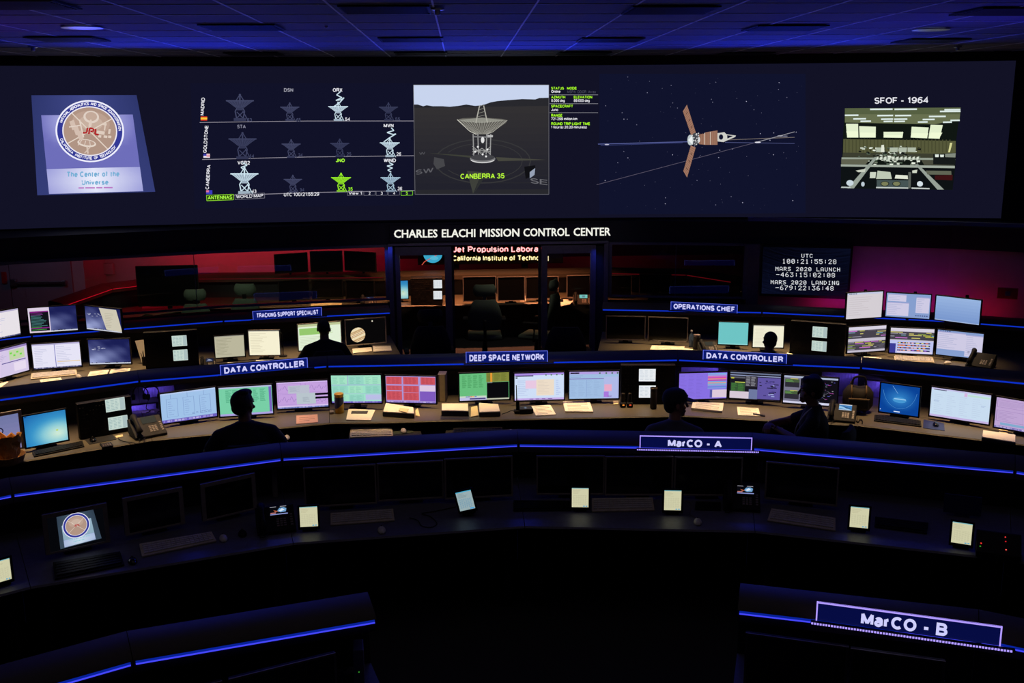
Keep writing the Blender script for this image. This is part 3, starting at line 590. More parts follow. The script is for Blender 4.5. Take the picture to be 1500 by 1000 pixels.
# --- the old control room photograph
cv = Canvas(); q = [(1237.5, 158), (1407, 158), (1395, 278), (1231.5, 276.5)]
Q = lambda px, py: (1180+px/4.547, 120+py/4.545)
def qp(pts, c): cv.poly([Q(*p) for p in pts], c)
cv.text('SFOF - 1964', 1281, 1359.5, 152, 9.2, W, -.012, .012)
qp([(262, 175), (1033, 170), (1003, 390), (998, 560), (978, 718), (235, 708), (243, 540), (248, 380)], (16, 22, 18))
qp([(262, 175), (1033, 170), (1026, 250), (860, 282), (262, 270)], (104, 112, 80)); qp([(262, 175), (1033, 170), (1028, 215), (262, 215)], (86, 96, 66))
for x, y, wd in ((430, 182, 150), (592, 182, 150), (262, 222, 90), (478, 224, 105), (596, 224, 108), (895, 196, 137), (925, 185, 106), (318, 246, 85), (503, 248, 80), (590, 248, 88), (822, 230, 112), (366, 262, 70), (520, 263, 60), (590, 263, 72), (780, 250, 80), (748, 267, 65), (915, 268, 60), (965, 256, 62)): qp([(x, y-5), (x+wd, y-6), (x+wd, y+4), (x, y+5)], (222, 236, 232))
for pts in ([(269, 278), (350, 278), (352, 370), (277, 370)], [(357, 294), (468, 298), (467, 370), (360, 370)], [(520, 332), (651, 332), (645, 372), (520, 370)], [(707, 298), (820, 303), (810, 375), (700, 370)], [(833, 285), (914, 287), (893, 378), (818, 375)]):
    qp(pts, (228, 240, 206)); qp([(pts[0][0]*.97+pts[2][0]*.03, pts[0][1]+(pts[2][1]-pts[0][1])*.55), (pts[1][0]-3, pts[1][1]+(pts[2][1]-pts[1][1])*.55), (pts[2][0]-3, pts[2][1]-3), (pts[3][0]+3, pts[3][1]-3)], (240, 250, 214))
qp([(252, 380), (1000, 392), (1000, 478), (250, 475)], (86, 88, 58)); rnd = random.Random(11)
for k in range(30):
    x = 262+k*24; qp([(x, 384), (x+7, 384), (x+7, 470), (x, 470)], (72, 74, 48))
qp([(250, 470), (1000, 478), (998, 508), (245, 502)], (60, 62, 48))
for k in range(170):
    x = rnd.gauss(560, 110); y = rnd.uniform(424, 545); 
    if not 345 < x < 770: continue
    s = rnd.uniform(5, 17); c = rnd.choice(((196, 206, 190), (232, 240, 224), (60, 66, 60), (20, 24, 22), (20, 24, 22), (110, 120, 104), (84, 100, 84), (150, 70, 60) if k % 9 == 0 else (30, 34, 30)))
    qp([(x, y), (x+s*1.5, y+1), (x+s*1.4, y+s*.8), (x, y+s*.7)], c)
for x in (470, 560, 620, 680): qp([(x, 436), (x+56, 436), (x+52, 468), (x, 466)], (176, 186, 168))
qp([(505, 420), (522, 418), (526, 465), (502, 468)], (226, 230, 214)); qp([(962, 405), (978, 405), (962, 468), (950, 468)], (214, 214, 150))
qp([(240, 502), (998, 506), (998, 520), (240, 514)], (150, 160, 146)); qp([(238, 514), (430, 514), (400, 548), (238, 548)], (96, 98, 80)); qp([(770, 518), (996, 520), (990, 555), (790, 552)], (74, 76, 62))
for x in range(470, 760, 27): qp([(x, 500), (x+16, 496), (x+12, 516), (x-2, 518)], (214, 222, 206))
qp([(850, 480), (1000, 472), (996, 552), (850, 548)], (22, 26, 26)); qp([(862, 482), (888, 482), (886, 500), (864, 500)], (222, 232, 222)); qp([(896, 484), (922, 484), (920, 500), (898, 500)], (222, 232, 222)); qp([(930, 478), (1000, 474), (998, 502), (930, 500)], (130, 138, 126))
qp([(236, 548), (994, 558), (994, 574), (236, 562)], (160, 170, 158)); qp([(236, 564), (994, 576), (980, 716), (234, 706)], (14, 18, 20))
for a, b_ in (((470, 500), (300, 708)), ((740, 548), (900, 716))):
    d = 22; qp([(a[0]-10, a[1]), (a[0]+10, a[1]), (b_[0]+d, b_[1]), (b_[0]-d, b_[1])], (150, 160, 150))
qp([(335, 590), (400, 578), (395, 600), (350, 600)], (200, 206, 190)); qp([(480, 590), (565, 600), (575, 645), (470, 645)], (190, 200, 180)); qp([(430, 600), (470, 600), (465, 640), (428, 640)], (206, 214, 196)); qp([(600, 618), (680, 622), (682, 646), (594, 642)], (226, 232, 214)); qp([(710, 590), (745, 584), (740, 606), (712, 606)], (206, 214, 196)); qp([(800, 590), (970, 592), (972, 618), (812, 616)], (96, 100, 84)); qp([(860, 622), (980, 618), (978, 655), (862, 650)], (60, 18, 20))
qp([(474, 652), (690, 655), (688, 700), (474, 700)], (70, 84, 84))
for cx_ in (528, 606): cv.ell(*Q(cx_, 677), 6.4, 3.7, (30, 36, 32), 14); cv.ell(*Q(cx_, 677), 5.2, 3, (122, 126, 88), 14)
cv.ell(*Q(296, 672), 5.4, 4.2, (200, 214, 222), 14); cv.ell(*Q(762, 678), 4.4, 4, (214, 226, 232), 14); cv.ell(*Q(382, 680), 2.6, 3.6, (190, 204, 214), 10)
qp([(470, 698), (684, 702), (684, 710), (470, 707)], (196, 204, 200)); qp([(706, 702), (826, 706), (826, 714), (706, 711)], (196, 204, 200)); qp([(240, 696), (300, 698), (300, 706), (236, 705)], (190, 200, 196)); qp([(685, 600), (703, 600), (700, 708), (684, 708)], (90, 96, 90))
inv(cv.build('projected_control_room_photo', wallpt, WALLPIC, None, 20), scr)

# --- lettering on the fascia, clock board
yF = 14.5*math.cos(R_(6))
ls = empty('fascia_sign', (0, yF-.02, 2.05), 0, 'long dark fascia board with white capital lettering over the glass doors', 'sign')
def planept(Yv, k=.0006): return lambda x, y, l=0: at(x, y, Y=Yv-k*(l+1))
pa, pb = at(571, 350, Y=yF-.03), at(901, 327, Y=yF-.03)
inv(B().bb(pa.x, pb.x, yF-.03, yF-.012, at(740, 352.5, Y=yF-.03).z, at(740, 328, Y=yF-.03).z, .004).out('sign_board', mat('board_black', (15, 15, 20), .7)), ls)
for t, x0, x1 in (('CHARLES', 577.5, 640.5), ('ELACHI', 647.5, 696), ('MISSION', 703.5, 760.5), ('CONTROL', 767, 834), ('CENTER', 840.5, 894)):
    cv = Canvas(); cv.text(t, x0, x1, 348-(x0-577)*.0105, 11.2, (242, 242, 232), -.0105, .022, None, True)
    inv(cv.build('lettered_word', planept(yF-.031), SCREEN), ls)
def rootmat(o): return Matrix.Translation(o.location) @ o.rotation_euler.to_matrix().to_4x4()
def inv(o, root): o.parent = root; o.matrix_parent_inverse = rootmat(root).inverted(); return o
# ================================================================ GLASS PARTITION AND ROOM BEHIND
pp = ringpath(14.46, FA); pn = normals(pp)
def on_part(px, py=400):
    """point of the partition line under the fascia seen at column px"""
    best = None
    for i in range(len(pp)-1):
        a, b = pp[i], pp[i+1]; d = ray(px, py); n = Vector((-(b-a).y, (b-a).x)); den = n.x*d.x+n.y*d.y
        t = ((a.x-CAM.x)*n.x+(a.y-CAM.y)*n.y)/den; P = CAM+d*t; s = (Vector((P.x, P.y))-a).dot((b-a))/(b-a).length_squared
        if -1e-6 <= s <= 1+1e-6: best = (Vector((P.x, P.y)), i)
    return best
def postbox(b, px0, px1, z0, z1, d0=-.03, d1=.06):
    a, i = on_part(px0, 440); c, _ = on_part(px1, 440); t = (pp[i+1]-pp[i]).normalized(); n = Vector((-t.y, t.x))
    b.prism([a+n*d0, c+n*d0, c+n*d1, a+n*d1], z0, z1); return b
def paneseg(b, a, c, z0, z1, d=.01, th=.008):
    t = (c-a).normalized(); n = Vector((-t.y, t.x)); b.prism([a+n*d, c+n*d, c+n*(d+th), a+n*(d+th)], z0, z1); return b
FR = 'alu_frame'
b = B(); postbox(b, 571, 577.5, 0, 1.95, -.06); postbox(b, 884.5, 890.5, 0, 1.95, -.06)
postbox(b, 571, 890, 1.944, 1.97, -.07, .1); S(b.out('trim_4', FR))
for nm, xs, hx in (('door_1', (581, 587.5, 652.5, 662.5), 648), ('door_2', (793, 801.5, 864, 872), 806)):
    r = empty(nm, (on_part((xs[0]+xs[3])/2)[0].x, on_part(xs[0])[0].y, 0)); r['kind'] = 'structure'
    b = B(); postbox(b, xs[0], xs[1], .02, 1.92, -.02, .03); postbox(b, xs[2], xs[3], .02, 1.92, -.02, .03)
    postbox(b, xs[1], xs[2], 1.80, 1.92, -.02, .03); postbox(b, xs[1], xs[2], .02, .16, -.02, .03)
    inv(b.out('door_frame', FR), r)
    a, c = on_part(xs[1])[0], on_part(xs[2])[0]; inv(paneseg(B(), a, c, .14, 1.82).out('pane', 'glass'), r)
b = B(); postbox(b, 577.5, 581, 0, 1.92, .0, .09); postbox(b, 662.5, 666, .0, 1.92, .05, .1); postbox(b, 789, 793, 0, 1.92, .05, .1); postbox(b, 872, 884.5, 0, 1.92, .03, .09); postbox(b, 577.5, 662.5, 1.88, 1.93, .04, .1); postbox(b, 793, 884.5, 1.88, 1.93, .04, .1)
S(b.out('trim_5', 'dark_grey'))
# left and right windows
def window(nm, xs, seams, z0=1.17):
    r = empty(nm, (on_part(xs[0])[0].x, on_part(xs[0])[0].y, z0)); r['kind'] = 'structure'
    a, ia = on_part(xs[0]) if xs[0] is not None else (pp[0], 0)
    c, ic = on_part(xs[1]); pts = [a]+[pp[k] for k in range(ia+1, ic+1)]+[c]
    fb, gb = B(), B()
    for p, q_ in zip(pts, pts[1:]):
        for u0, u1 in ((1.92, 1.955), (z0, z0+.03)): paneseg(fb, p, q_, u0, u1, -.02, .06)
        paneseg(gb, p, q_, z0, 1.93)
    for e in xs:
        p, i = on_part(e); t = (pp[i+1]-pp[i]).normalized(); s = 1 if e == xs[0] else -1; paneseg(fb, p, p+t*.05*s, z0, 1.95, -.03, .07)
    for e in seams:
        p, i = on_part(e); t = (pp[i+1]-pp[i]).normalized(); paneseg(fb, p, p+t*.008, z0, 1.93, .004, .02)
    inv(fb.out('window_frame', FR), r); inv(gb.out('pane', 'glass'), r)
window('window_1', (-40, 570), (285,)); window('window_2', (891, 1094), (989,))
# low walls under the windows and the wall right of them
b = B()
for a0, a1, zt in ((0, 2, 1.12), ): pass
a_, c_ = on_part(-40), on_part(570); pts = [a_[0]]+[pp[k] for k in range(a_[1]+1, c_[1]+1)]+[c_[0]]
for p, q_ in zip(pts, pts[1:]): paneseg(b, p, q_, 0, 1.12, -.02, .08)
a_, c_ = on_part(891), on_part(1094); pts = [a_[0]]+[pp[k] for k in range(a_[1]+1, c_[1]+1)]+[c_[0]]
for p, q_ in zip(pts, pts[1:]): paneseg(b, p, q_, 0, 1.12, -.02, .08)
S(b.out('wall_under_windows', 'wall_dark'))
b = B(); a_, ia = on_part(1094); pts = [a_]+[pp[k] for k in range(ia+1, 7)]+[pol(14.46, 30.2).to_2d()]
ns_ = normals(pts)
for i in range(len(pts)-1): seg(b, pts[i], pts[i+1], ns_[i], ns_[i+1], rect_prof(.1, .2, 0, 2.3))
S(b.out('wall_right_rear', 'wall_paint'))
b = B(); paneseg(b, pol(14.3, 30).to_2d(), pol(14.9, 38).to_2d(), 0, 2.3, -.2, .1); S(b.out('wall_right_end', 'wall_dark'))
b = B(); a_, ia = on_part(1094); c_, _ = on_part(1111); t = (c_-a_).normalized(); paneseg(b, a_, c_, 0, 1.95, -.05, .14); S(b.out('trim_6', FR))
# double door at the far left
dr = empty('door_3', (-7.5, 17.5, 0)); dr['kind'] = 'structure'
xa, xb = at(107, 410, Y=17.55).x, at(17, 410, Y=17.55).x
inv(B().bb(xb, xa, 17.50, 17.55, .01, 2.12, .004).bb(xb-1.1, xb-.012, 17.50, 17.55, .01, 2.12, .004).out('door_leaf', 'door_grey'), dr)
inv(B().bb(xb+.06, xa-.1, 17.42, 17.45, .99, 1.04, .008).bb(xb+.02, xb+.12, 17.42, 17.5, .96, 1.08, .01).bb(xa-.14, xa-.08, 17.42, 17.5, .97, 1.05, .01).out('push_bar', 'steel'), dr)
inv(B().bb(xb-.13, xb-.05, 17.47, 17.5, 1.0, 1.2, .006).out('lock_plate', 'red_box'), dr)
P = at(112, 395, Y=18.55)
r = empty('conduit', (P.x, 18.5, 1.0), 0, 'pair of vertical wall conduits with a junction box beside the grey door', 'conduit')
inv(B().cyl((P.x-.03, 18.56, 0), (P.x-.03, 18.56, 2.9), .02).cyl((P.x+.06, 18.56, 1.3), (P.x+.06, 18.56, 2.9), .014).out('pipe', 'wall_paint', smooth='auto'), r)
inv(B().bb(P.x-.07, P.x+.09, 18.5, 18.59, 1.16, 1.34, .01).out('junction_box', 'wall_paint'), r)
P = at(131, 393, Y=18.5)
r = empty('wall_speaker', (P.x, 18.5, P.z), 0, 'black wall speaker unit high on the red-lit wall', 'speaker')
inv(B().bb(P.x-.11, P.x+.11, 18.36, 18.6, P.z-.16, P.z+.16, .03).out('cabinet', 'black_plastic'), r)
inv(B().lathe([(.001, 0), (.07, .005), (.075, .02)], (0, 0, 0)).out('grille', 'dark_grey', smooth='auto', loc=(0, 0, 0)), r); 
gr = r.children[-1]; gr.matrix_parent_inverse = Matrix(); gr.location = (P.x-r.location.x, -.16, .02); gr.rotation_euler = (R_(90), 0, 0)
P = at(160, 393, Y=18.58)
inv(B().bb(P.x-.09, P.x+.09, 18.5, 18.598, P.z-.1, P.z+.1, .012).out('box', 'wall_paint'), tag(empty('wall_box', (P.x, 18.6, P.z)), 'small square pale box on the red wall right of the speaker', 'wall box'))

# ================================================================ CONSOLES
HOOD = [(0, 1.035), (0, 1.10), (.02, 1.115), (.10, 1.14), (.21, 1.162), (.235, 1.15), (.24, 1.035), (.2, 1.02), (.03, 1.02)]
def console(name, label, p0, p1, n0, n1, dE, group, top='worktop', led='led_blue', ledsize=.0065, deck=True, cat='console', trim=True):
    c = (Vector(p0)+Vector(p1))/2; r = empty(name, (c.x, c.y, 0), 0, label, cat, group); gp = .002
    inv(seg(B(), p0, p1, n0, n1, HOOD, gp).out('hood', 'console_cap', smooth='auto'), r)
    inv(seg(B(), p0, p1, n0, n1, rect_prof(.025, .03, 1.108, 1.112), .03).out('seam', 'black_plastic'), r)
    inv(seg(B(), p0, p1, n0, n1, rect_prof(.205, .235, .0, 1.02), gp).out('back_panel', 'console_body'), r)
    if led:
        inv(seg(B(), p0, p1, n0, n1, rect_prof(-.009, 0, 1.083, 1.083+ledsize), .012).out('light_strip', led), r)
        if led == 'led_blue': inv(seg(B(), p0, p1, n0, n1, rect_prof(-.005, 0, 1.083+ledsize, 1.1), .012).out('strip_glow', 'strip_glow_blue'), r)  # glowing band stands in for the strip's light on the hood lip
    if deck:
        inv(seg(B(), p0, p1, n0, n1, [(dE, .715), (dE-.012, .728), (dE, .74), (.2, .74), (.2, .70), (dE+.04, .70)], gp).out('worktop', top), r)
        for k, (p, n, s) in enumerate(((p0, n0, 1), (p1, n1, -1))):
            t = (Vector(p1)-Vector(p0)).to_2d().normalized()
            a = Vector(p)+t*s*.12+n*(dE+.2); b_ = Vector(p)+t*s*.12+n*.2; u = t*.03
            inv(B().prism([a-u, a+u, b_+u, b_-u], 0, .70).out('pedestal', 'console_body'), r)
    return r
def crow(R, angs, dE, names, group, **kw):
    path = ringpath(R, angs); ns = normals(path); out = []
    for i, lb in enumerate(names):
        if lb: out.append(console('console_desk', lb, path[i], path[i+1], ns[i], ns[i+1], dE, group, **kw))
    return out
crow(5.1, [-52, -38, -24, -10.3], -.9, [None, 'dark console at lower left corner, cut by the frame', 'dark console at bottom left, its blue strip ending in the open aisle'], 'front row consoles', top='worktop_dark')
crow(5.1, [11.5, 25, 38], -.9, ['dark console at bottom right carrying the MarCO - B sign', 'dark console at the lower right corner, right of the MarCO - B sign'], 'front row consoles', top='worktop_dark')
crow(7.93, [-41, -27.4, -13.6, 0, 13.6, 27.4, 41], -.83, ['dark console of the unlit row at the far left edge with the cut-off tablet', 'dark console of the unlit row carrying the monitor with the round plaque picture', 'dark console of the unlit row with the tilted tablet at its right half', 'dark console of the unlit row carrying the MarCO - A sign', 'dark console of the unlit row right of the MarCO - A sign', 'dark console of the unlit row at the far right edge with red indicator lights'], 'unlit middle row consoles', top='worktop_dark')
crow(10.93, [-38, -20, -10, 10, 20, 38], -.92, ['lit console at left with blue desktop monitor and paper basket', 'lit console under the left DATA CONTROLLER sign', 'lit central console carrying the DEEP SPACE NETWORK sign', 'lit console under the right DATA CONTROLLER sign', 'lit console at right with duffel bag and blue desktop monitor'], 'lit middle row consoles', led='led_blue_dim', ledsize=.014)
crow(13.87, [-36, -24.5, -15, -5.9], -1.08, ['rear console at far left holding two tiers of monitors', 'rear console left of the TRACKING SUPPORT SPECIALIST sign with black equipment rack', 'rear console carrying the TRACKING SUPPORT SPECIALIST sign'], 'rear row consoles', led='led_blue_dim', ledsize=.014)
crow(13.87, [6.1, 15, 24.5, 34], -1.08, ['rear console carrying the OPERATIONS CHIEF sign', 'rear console under the clock board with a person seated at it', 'rear console at far right holding two tiers of three monitors'], 'rear row consoles', led='led_blue_dim', ledsize=.014)
# consoles of the glass room, their hoods washed red
ip = [Vector(p) for p in ((-6.15, 14.75), (-5.95, 16.2), (-4.9, 17.12), (-1.75, 17.0), (1.95, 17.12), (3.3, 16.8), (3.85, 16.0))]
im = normals(ip)
for i, lb in enumerate(('red-lit curved console end at the left of the glass room', 'red-lit console in the left corner of the glass room', 'red-lit console behind the green chairs in the glass room', 'console behind the open glass doors under the scrolling sign', 'console at right of the glass room behind the OPERATIONS CHIEF sign', 'console end at the far right of the glass room')):
    console('inner_console', lb, ip[i], ip[i+1], im[i], im[i+1], -.75 if i not in (0, 5) else -.6, 'glass room consoles', top='worktop', led=('led_red', 'led_red', 'led_red_dim', None, 'led_red_dim', 'led_red_dim')[i])

# ================================================================ SIGNS
def deskframe(px, py, z): 
    P = at(px, py, z=z); return P, -math.atan2(P.x, P.y)
mat('acrylic_blue', (10, 22, 90), .15, emit=(10, 24, 104), es=1.0)
mat('acrylic_navy', (8, 14, 60), .15, emit=(6, 12, 66), es=1.0)
def sign(q, text, lab, dots=False, tq=None, group=None):
    BL, BRt = at(*q[3], z=1.103), at(*q[2], z=1.103)
    zl = z_on(*q[0], BL, BRt); zr = z_on(*q[1], BL, BRt); h = (zl+zr)/2-1.103; wd = (BRt-BL).length
    rz = math.atan2((BRt-BL).y, (BRt-BL).x); r = empty('position_sign', (BL+BRt)/2+Vector((math.sin(rz), -math.cos(rz), 0))*.012, rz, lab, 'sign', group)
    B().bb(-wd/2, wd/2, -.004, .004, .012, h, .001).out('panel', 'acrylic_navy' if dots else 'acrylic_blue', r)
    e = B().bb(-wd/2-.002, wd/2+.002, -.005, .005, h-(.004 if not dots else .007), h).bb(-wd/2-.004, -wd/2+.003, -.005, .005, .01, h)
    e.bb(wd/2-.003, wd/2+.004, -.005, .005, .01, h); e.out('lit_edge', 'led_violet' if dots else glow_once('sign_edge', (96, 110, 230)), r)
    ex = .07
    B().bb(-wd/2-ex*.4, wd/2+ex, -.026, .003, -.002, .008, .002).out('base', 'dark_grey', r)
    d = B(); n = int(wd/.014) if dots else 1
    if dots:
        for k in range(n+6): x = -wd/2-.02+k*(wd+.07)/(n+5); d.bb(x-.0048, x+.0048, -.028, -.02, -.003, .007)
    else: d.bb(-wd/2-.02, wd/2+ex, -.024, -.02, -.002, .004)
    d.out('base_light', 'led_violet' if dots else glow_once('sign_base_light', (70, 60, 220)), r)
    (u0, u1, cap, yb) = tq; x0, x1 = u0*wd-wd/2, u1*wd-wd/2; tt = .145+min(.09, .035*2.6)
    ext = lambda s: max(v[0] for v in glyphs(s, False, tt)[0])
    full = ext(text); pos = 0
    for wrd in text.split(' '):
        a = text.index(wrd, pos); pos = a+len(wrd); adv = sum(LETTERS[ch][0]+tt+.075 for ch in text[:a])
        k = (x1-x0)/full; vs = glyphs(wrd, False, tt)[0]; lo = min(v[0] for v in vs); hi = max(v[0] for v in vs)
        cv = Canvas(); cv.text(wrd, x0+(adv+lo)*k, x0+(adv+hi)*k, -(yb*h), cap*h, (206, 206, 255), 0, .035)
        cv.build('lettered_word', lambda x, y, l: Vector((x, -.0055-.0004*l, -y)), SCREEN, r)
    return r
def glow_once(n, c): return MATS.get(n) or glow(n, c)
sign([(371, 455.5), (470.5, 449.5), (471, 463), (371, 469)], 'TRACKING SUPPORT SPECIALIST', 'blue lit acrylic sign reading TRACKING SUPPORT SPECIALIST on the rear console', tq=(.05, .95, .5, .26))
sign([(983, 441.5), (1079.7, 446), (1079.7, 459.5), (983, 454.5)], 'OPERATIONS CHIEF', 'blue lit acrylic sign reading OPERATIONS CHIEF on the rear console', tq=(.04, .96, .58, .22))
sign([(323.5, 533.7), (449.7, 523.7), (450.2, 539), (323.5, 550.5)], 'DATA CONTROLLER', 'blue lit acrylic sign reading DATA CONTROLLER in front of the seated man at left', tq=(.04, .96, .58, .2))
sign([(683, 515), (801, 513), (801.5, 530.5), (683, 532.5)], 'DEEP SPACE NETWORK', 'blue lit acrylic sign reading DEEP SPACE NETWORK before the glass doors', tq=(.04, .96, .54, .22))
sign([(1030, 512), (1152.7, 518), (1151.6, 533.5), (1030, 527)], 'DATA CONTROLLER', 'blue lit acrylic sign reading DATA CONTROLLER in front of the person at right', tq=(.04, .96, .56, .21))
sign([(938, 636.5), (1101, 640.5), (1100, 660), (937.5, 656.5)], 'MarCO - A', 'large blue lit acrylic sign reading MarCO - A on the unlit console', True, (.25, .735, .56, .22))
sign([(1199, 880), (1467.5, 915), (1463.5, 946.5), (1196, 909)], 'MarCO - B', 'largest blue lit acrylic sign, reading MarCO - B, at bottom right', True, (.25, .722, .60, .2))

# ================================================================ MONITORS
def rows(c, x, y, w_, h, n, col, rnd, dens=.6, th=.35, cols=1):
    for i in range(n):
        yy = y+h*(i+.3)/n
        for j in range(cols):
            x0 = x+w_*j/cols; ww = w_/cols*.9*rnd.uniform(dens*.6, min(1, dens*1.4))
            c.rect(x0, yy, ww, h/n*th, col)
def frame(c, x, y, w_, h, col, t=.004):
    c.rect(x, y, w_, t, col); c.rect(x, y+h-t, w_, t, col); c.rect(x, y, t, h, col); c.rect(x+w_-t, y, t, h, col)
def taskbar(c, rnd, bg=(120, 100, 190), hh=.05):
    c.rect(0, 1-hh, 1, hh, bg)
    for k in range(14): c.rect(.03+k*.065, 1-hh*.8, .05 if rnd.random() < .8 else .02, hh*.6, mix(bg, (225, 215, 240), rnd.uniform(.2, .8)))
def sc_cream(c, r, bg=(226, 222, 196), ln=(196, 190, 164)):
    c.rect(0, 0, 1, 1, bg); rows(c, .05, .1, .9, .8, 12, ln, r, .5); c.rect(0, 0, 1, .04, mix(bg, (110, 110, 110), .5))
def sc_white(c, r, bg=(226, 226, 246), split=None, ln=(200, 200, 226), yel=False):
    c.rect(0, 0, 1, 1, bg); c.rect(0, 0, 1, .06, mix(bg, (150, 140, 190), .6))
    for x0, x1 in (((.02, split), (split+.02, .98)) if split else ((.03, .97),)): rows(c, x0+.02, .12, (x1-x0)*.92, .76, 11, ln, r, .55, .3)
    if split: c.rect(split, .05, .015, .9, (120, 120, 190))
    if yel: c.rect(.5, .74, .48, .03, (236, 206, 150))
    taskbar(c, r, (60, 66, 110), .045)
def sc_clouds(c, r):
    field(c, 14, 10, lambda u, v: (u, v), lambda u, v: mix((26, 30, 84), (160, 170, 216), max(0, 1-math.hypot(u-.1, (v-.85)*1.2))*.9+.10*math.sin(5*u+9*v)+.05*math.sin(17*u-13*v)))
    for k in range(12): u = r.uniform(.02, .4); v = r.uniform(.28, .42); c.rect(u, v, .05, .012, (196, 200, 226))
    c.rect(0, .95, 1, .05, (200, 204, 220)); [c.rect(r.uniform(0, .95), .925, .03, .03, (20, 22, 50)) for _ in range(14)]
def sc_terminal(c, r):
    sc_clouds(c, r); c.rect(0, 0, .44, 1, (220, 206, 226)); c.rect(.03, .14, .39, .8, (16, 18, 24))
    for i in range(15): c.rect(.05, .17+i*.05, r.uniform(.1, .34), .022, (110, 50, 120) if i < 3 else ((60, 150, 60) if i > 11 else (70, 120, 120)))
    c.rect(.03, .14, .39, .05, (130, 30, 130)); c.rect(.03, .8, .39, .04, (130, 30, 130))
def sc_clouds_doc(c, r):
    sc_clouds(c, r); c.poly([(.4, .02), (.88, .04), (1, .97), (.56, .93)], (206, 200, 180)); rows(c, .55, .2, .33, .65, 9, (186, 180, 160), r, .6)
def sc_lav(c, r):
    c.rect(0, 0, 1, 1, (214, 200, 232)); c.rect(0, 0, 1, .08, (150, 130, 190)); rows(c, .05, .15, .5, .3, 5, (190, 176, 214), r); c.rect(.28, .52, .66, .03, (90, 80, 150))
    c.rect(.5, .12, .42, .36, (196, 214, 170)); [c.rect(.52+k*.09, .2+(k % 2)*.1, .06, .06, (110, 220, 70)) for k in range(4)]; rows(c, .05, .6, .2, .35, 6, (210, 214, 120), r); c.rect(.6, .6, .33, .3, (232, 220, 240))
def sc_jupiter(c, r):
    c.rect(0, 0, 1, 1, (8, 7, 8)); cx, cy, R0 = .30, .62, .30; asp = .62
    n = 26
    for k in range(n):
        v0, v1 = -1+2*k/n, -1+2*(k+1)/n; a, b_ = math.sqrt(max(0, 1-v0*v0)), math.sqrt(max(0, 1-v1*v1)); t = -.35
        P = [(-a, v0), (a, v0), (b_, v1), (-b_, v1)]; col = [(214, 190, 140), (236, 222, 190), (170, 120, 74), (230, 210, 170), (246, 232, 200), (188, 140, 92), (226, 200, 150)][(k*3//2) % 7]
        c.poly([(cx+(x*math.cos(t)-y*math.sin(t))*R0*asp, cy+(x*math.sin(t)+y*math.cos(t))*R0) for x, y in P], col, 1)
    c.rect(.66, .08, .03, .05, (230, 220, 200))
def sc_green_list(c, r):
    c.rect(0, 0, 1, 1, (226, 240, 214)); c.rect(0, 0, 1, .1, (190, 200, 150)); c.rect(.03, .16, .5, .26, (150, 200, 110)); rows(c, .56, .16, .4, .26, 4, (190, 214, 160), r)
    rows(c, .04, .48, .92, .42, 7, (206, 218, 186), r)
def sc_teal(c, r):
    c.rect(0, 0, 1, 1, (110, 196, 196)); c.rect(0, .965, 1, .035, (150, 216, 214)); c.rect(.02, .04, .03, .04, (150, 210, 210))
def sc_timeline(c, r, low=False):
    c.rect(0, 0, 1, 1, (196, 190, 206)); c.rect(0, 0, 1, .12, (216, 210, 226))
    def band(y0, y1):
        c.rect(0, y0, 1, y1-y0, (70, 66, 76)); n = int((y1-y0)/.055)
        for i in range(n):
            x = 0.0
            while x < .95:
                wd = r.uniform(.06, .3); 
                if r.random() < .75: c.rect(x, y0+i*.055+.012, min(wd, 1-x), .03, r.choice(((206, 120, 214), (120, 170, 190), (196, 196, 70), (130, 150, 70), (96, 92, 104), (150, 146, 160), (206, 196, 110))))
                x += wd+r.uniform(.0, .1)
    band(.14, .46)
    if low:
        c.rect(0, .5, 1, .5, (190, 196, 240)); c.rect(0, .62, .14, .38, (60, 60, 150))
        for i in range(4):
            y = .56+i*.1; c.rect(.18, y, .75, .05, (46, 44, 90)); x = .2
            while x < .85: wd = r.uniform(.02, .09); c.rect(x, y+.006, wd, .036, r.choice(((250, 120, 60), (240, 230, 120), (255, 200, 200), (150, 80, 200), (250, 160, 90)))); x += wd+r.uniform(.01, .06)
        c.rect(.18, .92, .8, .06, (226, 214, 236))
    else: band(.58, .92)
def sc_windows(c, r, v=0):
    c.rect(0, 0, 1, 1, (134, 158, 206))
    for x, y, w_, h in (((.03, .04, .42, .3), (.02, .38, .5, .56), (.68, .12, .3, .66)) if v == 0 else ((.0, .06, .62, .7), (.62, .1, .38, .86))):
        c.rect(x, y, w_, h, (206, 202, 228)); c.rect(x, y, w_, .035, (170, 168, 210)); rows(c, x+.02, y+.06, w_-.05, h-.1, max(3, int(h*12)), (184, 184, 216), r)
    if v == 0: [c.rect(.68+k*.05, .88, .03, .04, (50, 60, 120)) for k in range(6)]
    else: [c.ell(r.uniform(.68, .94), r.uniform(.74, .82), .03, .02, (150, 150, 180), 8) for _ in range(9)]; [c.rect(.05+k*.05, .02, .03, .03, (50, 60, 120)) for k in range(5)]
def sc_plain_blue(c, r):
    for k in range(8): c.rect(0, k/8, 1, 1/8, mix((150, 178, 222), (122, 152, 206), k/7))
    c.rect(0, .97, 1, .03, (170, 190, 230))
def sc_greypage(c, r):
    c.rect(0, 0, 1, 1, (212, 206, 212)); c.rect(0, 0, 1, .07, (196, 200, 226)); [c.rect(.06+k*.045, .02, .03, .035, (40, 44, 70)) for k in range(5)]; rows(c, .06, .15, .88, .75, 9, (200, 192, 198), r, .6, .25)
def sc_win7(c, r):
    def w7(u, v):
        d = math.hypot((u-.78)*.9, (v-.72)*1.1); return mix(mix((216, 238, 214), (70, 170, 214), min(1, d*1.7)), (24, 96, 170), max(0, d*1.25-.4))
    field(c, 16, 12, lambda u, v: (u, v), w7)
    c.ell(.76, .62, .03, .03, (190, 214, 110), 10); c.rect(.02, .02, .05, .03, (20, 60, 120))
